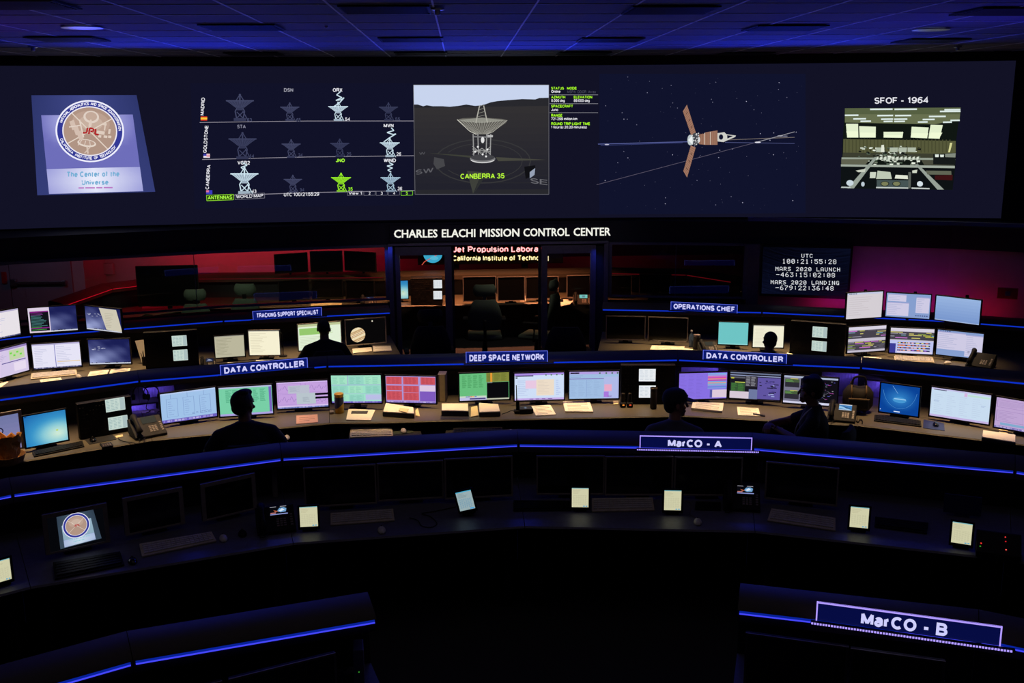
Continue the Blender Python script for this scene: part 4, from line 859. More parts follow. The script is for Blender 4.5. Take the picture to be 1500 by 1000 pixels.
def sc_lavender(c, r):
    for k in range(8): c.rect(0, k/8, 1, 1/8, mix((112, 118, 164), (136, 132, 180), k/7))
    c.ell(.52, .42, .1, .1, (30, 30, 60), 16); c.ell(.52, .42, .07, .07, (130, 130, 176), 16)
def sc_forms(c, r):
    c.rect(0, 0, 1, 1, (160, 194, 232)); c.rect(0, 0, 1, .05, (184, 204, 240))
    for k in range(3):
        x = .1+k*.3; frame(c, x, .2, .2, .62, (116, 140, 196), .006); rows(c, x+.03, .28, .14, .5, 7, (128, 152, 204), r, .7, .2); c.rect(x+.08, .05, .006, .15, (116, 140, 196))
    rows(c, .55, .74, .36, .08, 2, (110, 130, 190), r, .9, .3, 5); taskbar(c, r, (110, 96, 190), .1)
def sc_green_code(c, r):
    c.rect(0, 0, 1, 1, (120, 206, 166)); c.rect(0, 0, 1, .05, (186, 190, 226)); rows(c, .12, .1, .78, .45, 13, (70, 160, 120), r, .8, .4, 6)
    c.rect(.94, .05, .05, .9, (120, 100, 190)); c.rect(0, .93, 1, .07, (170, 160, 220))
def sc_plots(c, r):
    c.rect(0, 0, 1, 1, (196, 160, 222)); c.rect(0, 0, 1, .04, (214, 190, 240))
    for x, y, w_, h in ((.02, .06, .46, .36), (.56, .06, .42, .36), (.02, .46, .4, .4), (.6, .6, .36, .3)):
        frame(c, x, y, w_, h, (150, 120, 190), .005); p = [(x+w_*k/24, y+h*(.5+.32*math.sin(k*1.1)*math.cos(k*.37))) for k in range(25)]; c.line(p, .006, (136, 104, 178))
    c.rect(.22, .14, .42, .3, (186, 190, 206)); rows(c, .25, .18, .3, .2, 5, (160, 164, 186), r); c.rect(.38, .44, .38, .42, (184, 196, 204)); rows(c, .5, .58, .22, .2, 5, (150, 160, 176), r)
    for y in (.46, .6): c.rect(.75, y, .25, .08, (18, 14, 26)); 
    c.rect(0, .9, 1, .1, (214, 196, 236)); taskbar(c, r, (96, 110, 180), .05)
def sc_mint(c, r):
    c.rect(0, 0, 1, 1, (158, 226, 200))
    for k, (x, y, w_, h) in enumerate(((.01, .04, .32, .3), (.35, .04, .3, .3), (.67, .04, .32, .3), (.01, .38, .32, .28), (.35, .38, .28, .28), (.68, .38, .31, .28), (.01, .7, .32, .24), (.35, .7, .3, .24))):
        c.rect(x, y, w_, h, (150, 214, 196) if k % 2 else (164, 226, 196)); rows(c, x+.02, y+.03, w_-.04, h-.05, 7, (120, 190, 170), r, .8, .3, 2)
    for x in (.33,): c.rect(x, 0, .012, .36, (160, 140, 214))
    c.rect(0, .345, 1, .02, (160, 150, 220)); c.rect(0, .67, 1, .012, (160, 170, 220)); c.rect(.68, .7, .32, .2, (186, 190, 230)); taskbar(c, r, (104, 84, 190), .055)
def sc_red(c, r):
    c.rect(0, 0, 1, 1, (170, 150, 214))
    for x, y, w_, h in ((.01, .03, .31, .28), (.35, .03, .3, .28), (.7, .03, .29, .28), (.01, .36, .31, .18), (.35, .36, .31, .25), (.01, .57, .31, .34), (.35, .62, .31, .29)):
        c.rect(x, y, w_, h, (206, 84, 96)); rows(c, x+.03, y+.02, w_-.06, h-.04, 9, (170, 62, 76), r, .85, .35, 3)
    c.rect(.68, .34, .31, .22, (222, 200, 226)); c.rect(.68, .57, .31, .36, (128, 90, 190)); taskbar(c, r, (130, 110, 190), .05)
def sc_green_split(c, r):
    c.rect(0, 0, 1, 1, (104, 190, 126)); rows(c, .05, .06, .45, .48, 12, (70, 150, 90), r, .85, .4, 4); c.rect(0, .84, .54, .06, (200, 214, 200)); [c.rect(.12+k*.045, .85, .04, .03, cc) for k, cc in enumerate(((60, 100, 200), (90, 60, 180), (220, 90, 60), (240, 170, 60), (90, 110, 210)))]
    c.rect(0, .9, .54, .1, (190, 190, 226)); c.rect(.2, .92, .32, .05, (80, 70, 130)); c.rect(.54, 0, .46, .34, (130, 134, 60)); rows(c, .56, .03, .42, .28, 9, (104, 110, 44), r, .9, .4, 3); c.rect(.62, 0, .04, .34, (226, 150, 50))
    c.rect(.55, .35, .44, .6, (10, 9, 14)); c.rect(.56, .36, .1, .02, (140, 130, 150)); c.rect(.54, .95, .46, .05, (190, 190, 170))
def sc_ice(c, r):
    c.rect(0, 0, 1, 1, (206, 222, 246)); c.rect(0, 0, 1, .08, (170, 140, 226)); c.rect(.02, .08, .36, .04, (40, 32, 70)); c.rect(.02, .14, .04, .05, (30, 30, 50)); rows(c, .06, .25, .3, .6, 9, (186, 200, 234), r)
    c.rect(.22, .27, .28, .3, (232, 200, 226)); c.rect(.44, .24, .36, .6, (236, 220, 200)); rows(c, .47, .28, .3, .5, 9, (216, 200, 184), r, .7, .25); rows(c, .84, .25, .13, .6, 8, (180, 196, 236), r)
    [c.rect(x, .06, .03, .04, (70, 130, 70)) for x in (.62, .73, .84, .95)]; c.rect(0, .93, 1, .07, (196, 170, 230)); rows(c, .3, .94, .5, .04, 1, (120, 90, 170), r, 1, .6, 4)
def sc_steel(c, r):
    c.rect(0, 0, 1, 1, (160, 190, 226)); c.rect(0, 0, 1, .1, (180, 160, 226)); c.rect(.02, .03, .18, .05, (24, 22, 40)); c.rect(0, .26, .7, .02, (120, 70, 170)); rows(c, .03, .13, .45, .1, 2, (140, 160, 206), r)
    rows(c, .03, .32, .62, .6, 14, (146, 172, 212), r, .8, .25, 4); c.rect(.34, .3, .006, .65, (120, 140, 200)); c.rect(.7, .2, .3, .8, (176, 186, 232)); c.rect(.71, .48, .15, .25, (232, 170, 200)); c.rect(.7, .75, .1, .2, (170, 120, 220)); rows(c, .78, .88, .2, .08, 2, (120, 80, 170), r)
    [c.rect(x, .04, .03, .05, (50, 110, 60)) for x in (.6, .73, .85, .96)]
def sc_violet(c, r):
    c.rect(0, 0, 1, 1, (136, 112, 226)); rows(c, .03, .05, .5, .9, 16, (122, 98, 206), r, .7, .2, 3)
    for k in range(12): c.rect(.6, .03+k*.05, .39, .035, ((120, 190, 230), (150, 170, 226), (230, 120, 170), (226, 70, 160), (240, 150, 90), (200, 60, 150), (120, 170, 220), (226, 180, 110), (130, 200, 200), (150, 150, 220), (90, 150, 210), (130, 160, 220))[k])
    c.rect(.7, .66, .3, .3, (222, 202, 220)); c.rect(.65, .66, .05, .3, (90, 90, 170))
def sc_dark(c, r):
    c.rect(0, 0, 1, 1, (26, 24, 34)); c.rect(0, .0, 1, .05, (110, 120, 150)); c.rect(0, .1, 1, .03, (150, 160, 200)); c.rect(0, .17, .3, .06, (90, 90, 100)); c.rect(.02, .2, .06, .05, (190, 190, 60))
    c.rect(.02, .4, .28, .32, (54, 84, 52)); rows(c, .03, .42, .26, .28, 8, (70, 130, 60), r, .9, .4, 2); c.rect(.1, .36, .2, .03, (200, 210, 90)); c.rect(.3, .12, .24, .4, (60, 56, 66)); rows(c, .32, .14, .2, .36, 8, (150, 150, 160), r, .9, .4, 2)
    c.rect(.0, .72, .38, .26, (214, 200, 214)); c.rect(.38, .62, .17, .36, (110, 120, 160)); c.rect(.55, .16, .45, .8, (96, 84, 160))
    for k in range(22): c.rect(r.uniform(.55, .9), r.uniform(.18, .9), r.uniform(.03, .12), .03, r.choice(((26, 22, 40), (26, 22, 40), (160, 170, 220), (70, 60, 130))))
def sc_dark_net(c, r):
    c.rect(0, 0, 1, 1, (16, 14, 22)); c.rect(0, 0, 1, .07, (170, 180, 206)); c.rect(0, .92, 1, .08, (206, 206, 230)); c.rect(0, .07, .31, .86, (120, 118, 140))
    for y in (.12, .55): c.rect(.02, y, .27, .3, (46, 44, 54)); c.rect(.02, y, .27, .12, (70, 90, 60)); rows(c, .03, y+.02, .24, .1, 3, (110, 170, 90), r); c.rect(.12, y-.02, .14, .02, (210, 200, 90))
    for k in range(60): c.rect(r.uniform(.34, .94), r.uniform(.1, .88), r.uniform(.01, .06), .015, r.choice(((180, 180, 190), (160, 60, 150), (120, 120, 130), (90, 90, 180))))
    for k in range(5): c.line([(r.uniform(.35, .9), r.uniform(.2, .85)) for _ in range(3)], .004, (130, 130, 150))
def sc_blue_arc(c, r):
    field(c, 14, 10, lambda u, v: (u, v), lambda u, v: mix((56, 140, 206), (10, 66, 150), math.hypot(u-.5, (v-.48)*1.1)*2))
    c.line([(.5-.44*math.cos(R_(a)), .1+.72*math.sin(R_(a))) for a in range(10, 171, 8)], .006, (90, 160, 220)); c.line([(.3+k*.03, .05+k*.05) for k in range(6)], .008, (140, 196, 240)); c.ell(.5, .52, .18, .1, (70, 150, 210), 16); c.rect(.36, .47, .3, .035, (150, 200, 236)); c.rect(.37, .92, .16, .03, (214, 230, 250)); c.rect(.01, .9, .02, .03, (200, 220, 250))
def sc_pale(c, r):
    c.rect(0, 0, 1, 1, (200, 220, 240)); c.rect(0, 0, 1, .05, (196, 190, 230)); c.rect(.04, .05, .22, .025, (50, 50, 90)); c.rect(.56, .06, .05, .12, (214, 180, 222)); c.rect(.62, .1, .36, .05, (190, 226, 206))
    rows(c, .06, .2, .86, .68, 10, (186, 204, 228), r, .6, .2, 4); rows(c, .05, .42, .2, .06, 2, (150, 170, 210), r); rows(c, .85, .4, .1, .06, 2, (150, 170, 210), r); c.rect(0, .93, 1, .07, (196, 180, 226))
def sc_lilac(c, r):
    c.rect(0, 0, 1, 1, (190, 164, 210)); 
    for x, y, w_, h in ((.02, .08, .9, .24), (.02, .42, .52, .36), (.58, .42, .4, .36)): frame(c, x, y, w_, h, (150, 116, 180), .008); rows(c, x+.03, y+.04, w_-.08, h-.08, 6, (172, 146, 196), r)
    c.rect(.1, .82, .6, .08, (130, 170, 206)); taskbar(c, r, (120, 110, 180), .06)
def sc_small(c, r, bg=(196, 214, 206)):
    c.rect(0, 0, 1, 1, bg); c.rect(.74, .04, .24, .92, (170, 190, 190)); rows(c, .05, .08, .66, .84, 7, mix(bg, (100, 140, 150), .5), r, .9, .35, 3)
def sc_small_w(c, r): c.rect(0, 0, 1, 1, (232, 236, 240)); rows(c, .06, .1, .88, .8, 7, (196, 206, 216), r, .9, .3, 3)
def sc_tablet(c, r):
    c.rect(0, 0, 1, 1, (206, 204, 168)); c.rect(0, 0, 1, .05, (120, 180, 190)); rows(c, .08, .1, .6, .22, 5, (180, 174, 140), r, .8, .25)
    rows(c, .08, .38, .84, .5, 10, (182, 180, 148), r, .95, .25, 6); c.rect(.68, .92, .1, .05, (70, 160, 200)); c.rect(.83, .92, .1, .05, (70, 160, 200))
def sc_tablet_blue(c, r):
    c.rect(0, 0, 1, 1, (150, 172, 176)); c.rect(0, 0, 1, .06, (70, 170, 206)); rows(c, .1, .1, .8, .24, 6, (120, 140, 146), r); rows(c, .1, .4, .8, .48, 9, (106, 150, 176), r, .9, .5, 6); c.rect(.68, .92, .26, .06, (60, 160, 220))
def sc_off(c, r): c.rect(0, 0, 1, 1, (3, 3, 5))

MONN = 0
def monitor(lab, q, z0, fn, bez='black_plastic', surf=.7412, bw=.012, group=None, stand=True, asp=None, name='monitor', tilt=0, z_top=None, chin=.014, depth=.05, pole=None, off=False, xform=None):
    """q: picture corners TL TR BR BL; z0: height of the picture's lower edge"""
    global MONN; MONN += 1; rnd = random.Random(100+MONN)
    BL, BRt = at(*q[3], z=z0), at(*q[2], z=z0); wd = (BRt-BL).length; rz = math.atan2((BRt-BL).y, (BRt-BL).x)
    h = (z_on(*q[0], BL, BRt)+z_on(*q[1], BL, BRt))/2-z0
    c = (BL+BRt)/2; r = empty(name, (c.x, c.y, surf), rz, lab, 'monitor' if name == 'monitor' else 'screen', group)
    zz = z0-surf
    # housing: frame ring and rear shell
    b = B(); b.bb(-wd/2-bw, wd/2+bw, .004, depth*.5, zz-chin, zz+h+bw, .004); b.bb(-wd*.35, wd*.35, depth*.45, depth, zz+h*.15, zz+h*.85, .012); b.out('housing', 'black_plastic', r)
    f = B(); f.bb(-wd/2-bw, wd/2+bw, -.004, .006, zz+h, zz+h+bw, .0015); f.bb(-wd/2-bw, wd/2+bw, -.004, .006, zz-chin, zz, .0015)
    f.bb(-wd/2-bw, -wd/2, -.004, .006, zz-.002, zz+h+.002); f.bb(wd/2, wd/2+bw, -.004, .006, zz-.002, zz+h+.002); f.out('bezel', bez, r)
    if fn is None: B().bb(-wd/2, wd/2, .002, .0045, zz, zz+h).out('screen', 'black_gloss', r)
    else:
        cv = Canvas(); fn(cv, rnd); cv.build('screen', lambda x, y, l: Vector(((x-.5)*wd, .0035-.00012*l, zz+h*(1-y))), SCREEN, r)
    if stand:
        lo = max(.012, zz-chin)
        sd = B().bb(-.035, .035, depth*.6, depth*.6+.03, .008, zz+h*.5, .006).out('stand', 'black_plastic', r)
        B().bb(-.09, .09, .03, .14, 0, .014, .006).out('foot', 'black_plastic', sd)
    if pole:
        B().cyl((0, depth+.04, pole-surf), (0, depth+.04, zz+h*.5), .018).bb(-.03, .03, depth, depth+.05, zz+h*.42, zz+h*.58, .004).out('arm', 'black_plastic', r)
    return r
DT = .7415   # just above a worktop
G1_, G2_, G3_ = 'monitors on the rear row', 'monitors on the lit middle row', 'dark monitors on the unlit row'
M = monitor
# rear row, upper tier on the hoods
UP = 1.21
M('upper monitor at the far left edge, white page, cut by the frame', [(-28, 460), (27, 452), (30.5, 489.5), (-26, 501)], UP, lambda c, r: sc_white(c, r, (232, 226, 232)), surf=1.165, group=G1_, pole=1.165, stand=False)
M('upper left monitor with dark terminal beside a cloudy blue sky', [(38, 452), (107, 447), (114, 483), (44, 488)], UP, sc_terminal, surf=1.165, group=G1_, pole=1.165, stand=False)
M('upper left monitor angled inward, grey page over cloudy sky', [(118, 446.6), (169, 453.5), (179, 487.6), (127, 481.7)], UP, sc_clouds_doc, surf=1.165, group=G1_, pole=1.165, stand=False)
M('upper right monitor with plain cream page, left of its trio', [(1243.6, 430), (1295.6, 426), (1291, 464), (1239, 467.5)], UP, sc_greypage, surf=1.165, group=G1_, pole=1.165, stand=False)
M('upper right monitor in the middle of its trio, pale windows on blue', [(1302, 429), (1366, 432), (1361, 467), (1297, 463)], UP, lambda c, r: sc_windows(c, r, 0), surf=1.165, group=G1_, pole=1.165, stand=False)
M('upper right monitor showing plain empty blue', [(1372, 432), (1438, 441), (1434, 476), (1369, 467.5)], UP, sc_plain_blue, surf=1.165, group=G1_, pole=1.165, stand=False)
# rear row, lower tier
Z1 = .80
M('lower monitor at the far left edge with lilac plots and green marks', [(-14, 514), (38, 504), (43, 541.5), (-10, 556.5)], Z1, sc_lav, group=G1_)
M('lower left monitor with bright white page split by a blue line', [(47, 505), (116.5, 500), (119.6, 536), (50, 540.7)], Z1, lambda c, r: sc_white(c, r, (230, 228, 246), .46, yel=True), group=G1_)
M('lower left monitor filled with dark blue cloudy sky', [(127, 498), (188, 496), (192, 532), (132, 533.5)], Z1, sc_clouds, group=G1_, bez='dark_grey')
M('square monitor with dim cream page left of a brighter cream one', [(313.7, 493), (357, 490), (358.7, 521), (316, 524)], Z1, lambda c, r: sc_cream(c, r, (186, 182, 156), (160, 156, 132)), group=G1_, bez='dark_grey')
M('square monitor with bright cream page under the desk lamp', [(364.4, 484.5), (409, 483.5), (410.5, 519.5), (366, 520)], Z1, lambda c, r: sc_cream(c, r, (246, 240, 210), (222, 214, 184)), group=G1_, bez='beige_bezel')
M('monitor with green and cream page behind the bald seated man', [(436, 476), (497, 471), (500, 508), (438, 513.5)], Z1, sc_green_list, group=G1_, bez='beige_bezel')
M('monitor showing striped planet Jupiter on black', [(505.4, 468), (562, 466.5), (565, 500.5), (507.5, 505.5)], Z1, sc_jupiter, group=G1_, bez='beige_bezel')
M('switched-off grey-framed monitor just right of the glass doors', [(889, 463), (943.5, 465), (944, 497), (888.5, 496)], Z1, None, bez='grey_bezel', group=G1_)
M('switched-off grey-framed monitor beside the telephone and bottle', [(951, 464.5), (1007.5, 467), (1006, 500), (950, 498)], Z1, None, bez='grey_bezel', group=G1_)
M('square monitor filled with plain teal', [(1053.7, 471.5), (1096.6, 473), (1095, 505.2), (1052, 503.8)], Z1, sc_teal, group=G1_)
M('square cream monitor behind the seated person at right', [(1104, 476), (1148, 477), (1147, 509), (1102.6, 508)], Z1, lambda c, r: sc_cream(c, r, (240, 236, 210), (226, 220, 194)), group=G1_)
M('lower right monitor with two bands of coloured timeline bars', [(1242, 479), (1297, 477), (1296, 513), (1241, 516.8)], Z1, sc_timeline, group=G1_)
M('lower right monitor with timelines over a blue chart of orange bars', [(1305, 479.5), (1369, 482.5), (1366, 519), (1302.5, 516)], Z1, lambda c, r: sc_timeline(c, r, True), group=G1_)
M('lower right monitor with two pale windows and small map dots', [(1376, 482), (1442, 490), (1437.6, 526), (1371, 518.5)], Z1, lambda c, r: sc_windows(c, r, 1), group=G1_)
# lit middle row
Z2 = .785
M('old wide-framed beige monitor with lavender picture at left edge', [(-34, 615), (25.6, 606), (32, 655), (-30, 668)], Z2, sc_lavender, 'beige_bezel', group=G2_, bw=.03)
M('monitor with glowing turquoise desktop picture at left', [(32, 609), (94.4, 601.5), (100, 643.5), (39, 655.5)], Z2, sc_win7, group=G2_)
M('wide monitor of pale blue forms at the left', [(234, 576), (316, 568.5), (318, 609), (237.7, 620.5)], Z2, sc_forms, group=G2_)
M('wide monitor of green listing behind the dark-haired man', [(320, 568), (398, 563.5), (400, 605), (323, 610)], Z2, sc_green_code, group=G2_)
M('wide monitor of violet plots with grey windows', [(405, 559.5), (479.5, 558), (481, 595), (407, 599)], Z2, sc_plots, group=G2_)
M('wide mint green monitor behind the yellow canister', [(484.5, 550), (558, 549), (559, 589.5), (486.5, 590)], Z2+.03, sc_mint, group=G2_)
M('wide monitor of red table blocks', [(564.5, 551), (637.4, 551), (638.7, 590.5), (566, 589)], Z2+.01, sc_red, group=G2_)
M('wide monitor half green and half black', [(672, 547), (745.7, 545.5), (746, 584), (673.6, 587)], Z2+.01, sc_green_split, group=G2_)
M('wide pale blue monitor with a cream block in its middle', [(753, 547), (825.7, 545.5), (826, 584.5), (754, 586.5)], Z2+.01, sc_ice, group=G2_)
M('wide steel blue monitor with a small pink block', [(833.6, 544), (906, 544), (906, 583), (834, 584)], Z2+.01, sc_steel, group=G2_)
M('wide violet monitor with stripes of colour at upper right', [(992, 547), (1064, 545), (1064, 583), (994, 585)], Z2+.01, sc_violet, group=G2_)
M('wide dark monitor with green list and violet block', [(1070, 545), (1145, 547.5), (1142, 587.5), (1068.5, 583)], Z2+.01, sc_dark, group=G2_)
M('wide black monitor with scattered plots behind the person in profile', [(1150, 549), (1227.6, 555), (1225.5, 595), (1147, 589)], Z2+.01, sc_dark_net, group=G2_)
M('monitor with deep blue desktop picture at right', [(1292, 561), (1350, 568), (1344.5, 610), (1288, 602)], Z2, sc_blue_arc, group=G2_)
M('wide monitor with very pale blue page at right', [(1366, 567), (1454, 579), (1448, 621.5), (1361.5, 608)], Z2, sc_pale, group=G2_)
M('lilac monitor at the right edge, cut by the frame', [(1461, 582), (1548, 595), (1541, 640), (1456, 624.5)], Z2, sc_lilac, group=G2_)
# unlit row
def sc_plaque(c, r):
    c.rect(0, 0, 1, 1, (5, 6, 10)); q = [(.17, .02), (.83, .0), (.93, .9), (.18, .97)]
    plaque(c, q, .004, False, True); seal(c, .5, .37, .245, .37, .0, False); c.text('The Center of the', .34, .72, .78, .045, (130, 200, 210), -.05, .01); c.text('Universe', .42, .62, .85, .045, (130, 200, 210), -.05, .01)
Z3 = .79
M('grey-framed monitor of the unlit row showing the round plaque', [(66, 759), (150, 744), (155, 792), (74, 809)], Z3, sc_plaque, 'beige_bezel', group=G3_, bw=.03)
for lab, q in (('dark beige-framed monitor right of the plaque picture', [(184, 734), (259, 721), (265, 765), (190, 781)]),
               ('dark beige-framed monitor behind the small lit desk phone at left', [(296, 713), (366, 701), (371, 744), (303, 760)]),
               ('dark monitor above the keyboard left of the tilted tablet', [(446, 688), (546, 681), (550, 735), (449, 741)]),
               ('dark monitor with a small orange power light', [(553, 681), (646, 676), (648, 727), (556, 732)]),
               ('dark framed monitor behind the tilted tablet', [(651, 675), (745, 669), (749, 724), (654, 729)]),
               ('dark framed monitor left of centre tablet in the unlit row', [(787, 669), (882, 670), (883, 722), (788, 722)]),
               ('dark monitor behind the keyboard under the left end of MarCO - A', [(887, 670), (982, 671), (983, 723), (888, 723)]),
               ('dark monitor behind the tablet under the MarCO - A sign', [(988, 671), (1083, 672), (1084, 724), (989, 723)]),
               ('dark beige-framed monitor behind the slanted keyboard at right', [(1126, 677), (1230, 689), (1224, 739), (1122, 728)])):
    M(lab, q, Z3, None, 'beige_bezel', group=G3_, bw=.03 if q[0][0] < 300 else .012)
# front row
for lab, q in (('dark monitor top at the bottom edge, left one', [(290, 1008), (320, 1002), (326, 1052), (296, 1060)]),
               ('dark monitor at the bottom edge ending at a thin beige upright', [(332, 998), (480, 962), (492, 1030), (344, 1070)]),):
    M(lab, q, .79, None, 'beige_bezel', group='dark monitors at the bottom edge', bw=.012)
for lab, q in (('dark monitor at bottom right under the left part of MarCO - B', [(1096, 930), (1240, 950), (1234, 1030), (1092, 1008)]),
               ('dark monitor at bottom right under the right part of MarCO - B', [(1250, 952), (1382, 972), (1374, 1050), (1244, 1030)])):
    M(lab, q, .79, None, 'grey_bezel', group='dark monitors at the bottom edge', bw=.012)
# glass room
for lab, q, z in (('dark monitor high behind glass, leftmost of three', [(402.5, 374), (449.5, 370), (450.5, 396.5), (404, 400)], 1.22), ('dark monitor high behind glass, middle of three', [(453.5, 368.5), (500, 368.5), (501.5, 396.5), (456, 397.5)], 1.22), ('dark monitor high behind glass, rightmost of three', [(504.5, 368), (548.5, 371), (550, 398), (506, 395)], 1.22)):
    M(lab, q, z, None, surf=1.165, pole=1.165, stand=False, group='switched-off monitors behind glass')
for lab, q in (('dark low monitor behind glass, left of three above the pale keyboard', [(409, 411.5), (452.5, 410), (453, 437), (410, 440)]), ('dark low monitor behind glass, directly above the pale keyboard', [(457, 410.5), (502, 410.5), (502, 436.5), (458, 437)]), ('dark low monitor behind glass, beside the lit telephone', [(507, 411), (548, 412), (548, 438), (508, 437)])):
    M(lab, q, .82, None, group='switched-off monitors behind glass')
M('very large dark display in the left of the glass room', [(203.5, 390), (292, 389.5), (292, 446), (204, 448)], .84, None, group='switched-off monitors behind glass')
for lab, q in (('dark monitor behind the headrest of the central chair', [(679, 406), (726, 405.5), (726, 440), (679.5, 441)]), ('dark monitor between the two chairs of the glass room', [(730, 406), (768, 406), (768, 439), (730, 440)]), ('dark monitor right of the side-facing chair in the glass room', [(771, 406), (817, 405.5), (817, 436), (771, 437)]), ('dark monitor behind the right glass door', [(831, 404), (875, 403.5), (875, 434), (831, 435)]), ('dark monitor with red-lit frame at left of the right window', [(886, 404), (924, 403), (924, 432), (886, 432)]), ('dark monitor in the middle of the right window', [(937, 402), (982, 402.5), (982, 430), (937, 430)])):
    M(lab, q, .80, None, 'grey_bezel', group='switched-off monitors behind glass')
M('narrow turquoise glowing monitor behind the left glass door', [(567, 411), (598, 411.5), (598, 437), (567.5, 438)], .80, sc_win7, group='lit screens in the glass room')

# tablets and small displays
def tablet(lab, q, fn, z0=.78, roll=0):
    r = monitor(lab, q, z0, fn, bw=.014, stand=False, depth=.014, chin=.02, name='tablet', group='tablets on the unlit row')
    B().profx([(.012, 0), (.09, 0), (.095, .006), (.02, .02)], -.05, .05).out('stand', 'black_plastic', r)
    r.location.z += 0
    if roll: 
        r.location.z += .02
        e = r.rotation_euler.copy(); r.rotation_euler = (Matrix.Rotation(e.z, 3, 'Z') @ Matrix.Rotation(R_(roll), 3, 'Y')).to_euler()
    return r
tablet('tablet cut by the left edge of the frame', [(-17, 824), (8, 819.5), (17.5, 847.5), (-8, 855)], sc_tablet)
tablet('upright tablet beside the lit desk phone at left', [(439, 742.5), (464.5, 741), (466, 770.5), (440, 772)], sc_tablet)
tablet('tilted bluish tablet, the only leaning one', [(674, 722), (697.5, 722), (698.5, 750), (675.5, 750)], sc_tablet_blue, roll=-13)
tablet('upright tablet left of the pale keyboard in the centre', [(837.4, 714.3), (862, 714.3), (862, 743), (837.6, 742.7)], sc_tablet)
tablet('upright tablet with a mouse cord looped before it', [(972, 717.5), (997, 718.3), (997.5, 747.5), (972.6, 747)], sc_tablet)
tablet('upright tablet right of the slanted keyboard', [(1244, 741), (1270.4, 743.5), (1271.3, 774), (1244.3, 771.5)], sc_tablet)
tablet('tablet at far right beside the red indicator lights', [(1396, 763), (1424.6, 768), (1422, 798.5), (1393, 794)], sc_tablet)

def panel(lab, px0, px1, ytop, ybot, screens, z=DT, dep=.16, lamp=True, group='equipment racks with paired small screens', rr=None):
    """black rack unit with knobs and two small stacked screens"""
    A, Bq = at(px0, ybot[0], z=z), at(px1, ybot[1], z=z); wd = (Bq-A).length; rz = math.atan2((Bq-A).y, (Bq-A).x)
    h = (z_on(px0, ytop[0], A, Bq)+z_on(px1, ytop[1], A, Bq))/2-z; c = (A+Bq)/2
    r = empty('intercom_rack', c, rz, lab, 'equipment rack', group)
    B().bb(-wd/2, wd/2, 0, dep, 0, h, .004).out('cabinet', 'black_plastic', r)
    b = B(); rnd = random.Random(px0)
    nx = int(wd*.9/.03); inv_t = Matrix.Translation(c) @ Matrix.Rotation(rz, 4, 'Z'); nn_ = Vector((-(Bq-A).y, (Bq-A).x, 0)); free = []
    for q, fn in screens:
        for p in q: d = ray(*p); free.append((inv_t.inverted() @ (CAM+d*((A-CAM).dot(nn_)/d.dot(nn_)))).x)
    for i in range(nx):
        for j in range(int(h/.035)):
            x = -wd/2+.02+i*.03; zz = .03+j*.034
            if rnd.random() < .6 and not min(free)-.02 < x < max(free)+.02: b.cyl((x, .002, zz), (x, -.010, zz), .006, n=8)
    b.out('knobs', 'dark_grey', r)
    inv_t = Matrix.Translation(c) @ Matrix.Rotation(rz, 4, 'Z')
    for q, fn in screens:
        loc = []
        for p in q:
            d = ray(*p); n = Vector((-(Bq-A).y, (Bq-A).x, 0)); P = CAM+d*((A-CAM).dot(n)/d.dot(n)); loc.append(inv_t.inverted() @ P)
        x0, x1 = (loc[0].x+loc[3].x)/2, (loc[1].x+loc[2].x)/2; z0, z1 = (loc[2].z+loc[3].z)/2, (loc[0].z+loc[1].z)/2
        cv = Canvas(); fn(cv, rnd); o = cv.build('small_screen', lambda x, y, l: Vector((x0+(x1-x0)*x, -.004-.0001*l, z1+(z0-z1)*y)), SCREEN, r)
    B().bb(-wd/2, wd/2, -.003, .0, h-.006, h-.001).out('top_edge', 'grey_bezel', r)
    return r
SM, SW = sc_small, sc_small_w
panel('tall black rack beside the pen cup at rear left, bluish screens', 214, 292, (487, 482.5), (540, 534.5), [([(251.6, 491.5), (273.5, 491), (273.8, 506.5), (252.2, 507)], SM), ([(253.5, 512), (275, 511.7), (275, 527.5), (254, 528)], SM)], dep=.07)
panel('black rack left of the hanging headsets, skewed bright screens', 118, 196, (592, 578), (644, 630), [([(153.4, 585), (182, 581), (183.6, 599), (155.6, 604)], SM), ([(157.4, 612), (186, 607), (188, 625), (160, 630)], SM)], dep=.07)
panel('black rack beside the rear right seated person', 1156, 1236, (470, 474), (517, 524), [([(1190.4, 478.5), (1212, 478.5), (1211.5, 494.5), (1190, 494)], SM), ([(1189.4, 499), (1211, 499.5), (1210.7, 514), (1188.7, 514)], SM)], dep=.07)
panel('black rack behind the man in the cap, white screens', 909, 988, (534, 535), (592, 592), [([(936, 540), (960.4, 540), (971-10.8, 558), (936, 558.3)], SW), ([(936, 564.7), (960.6, 564), (960.3, 582), (936, 582.3)], SW)], dep=.07)
panel('black rack in the glass room with two white screens', 602, 648, (407, 407), (447, 446.5), [([(635, 410), (647.5, 410), (647.5, 422), (635, 422)], SW), ([(635, 426), (647.5, 426), (647.5, 438), (635, 438)], SW)], dep=.25)

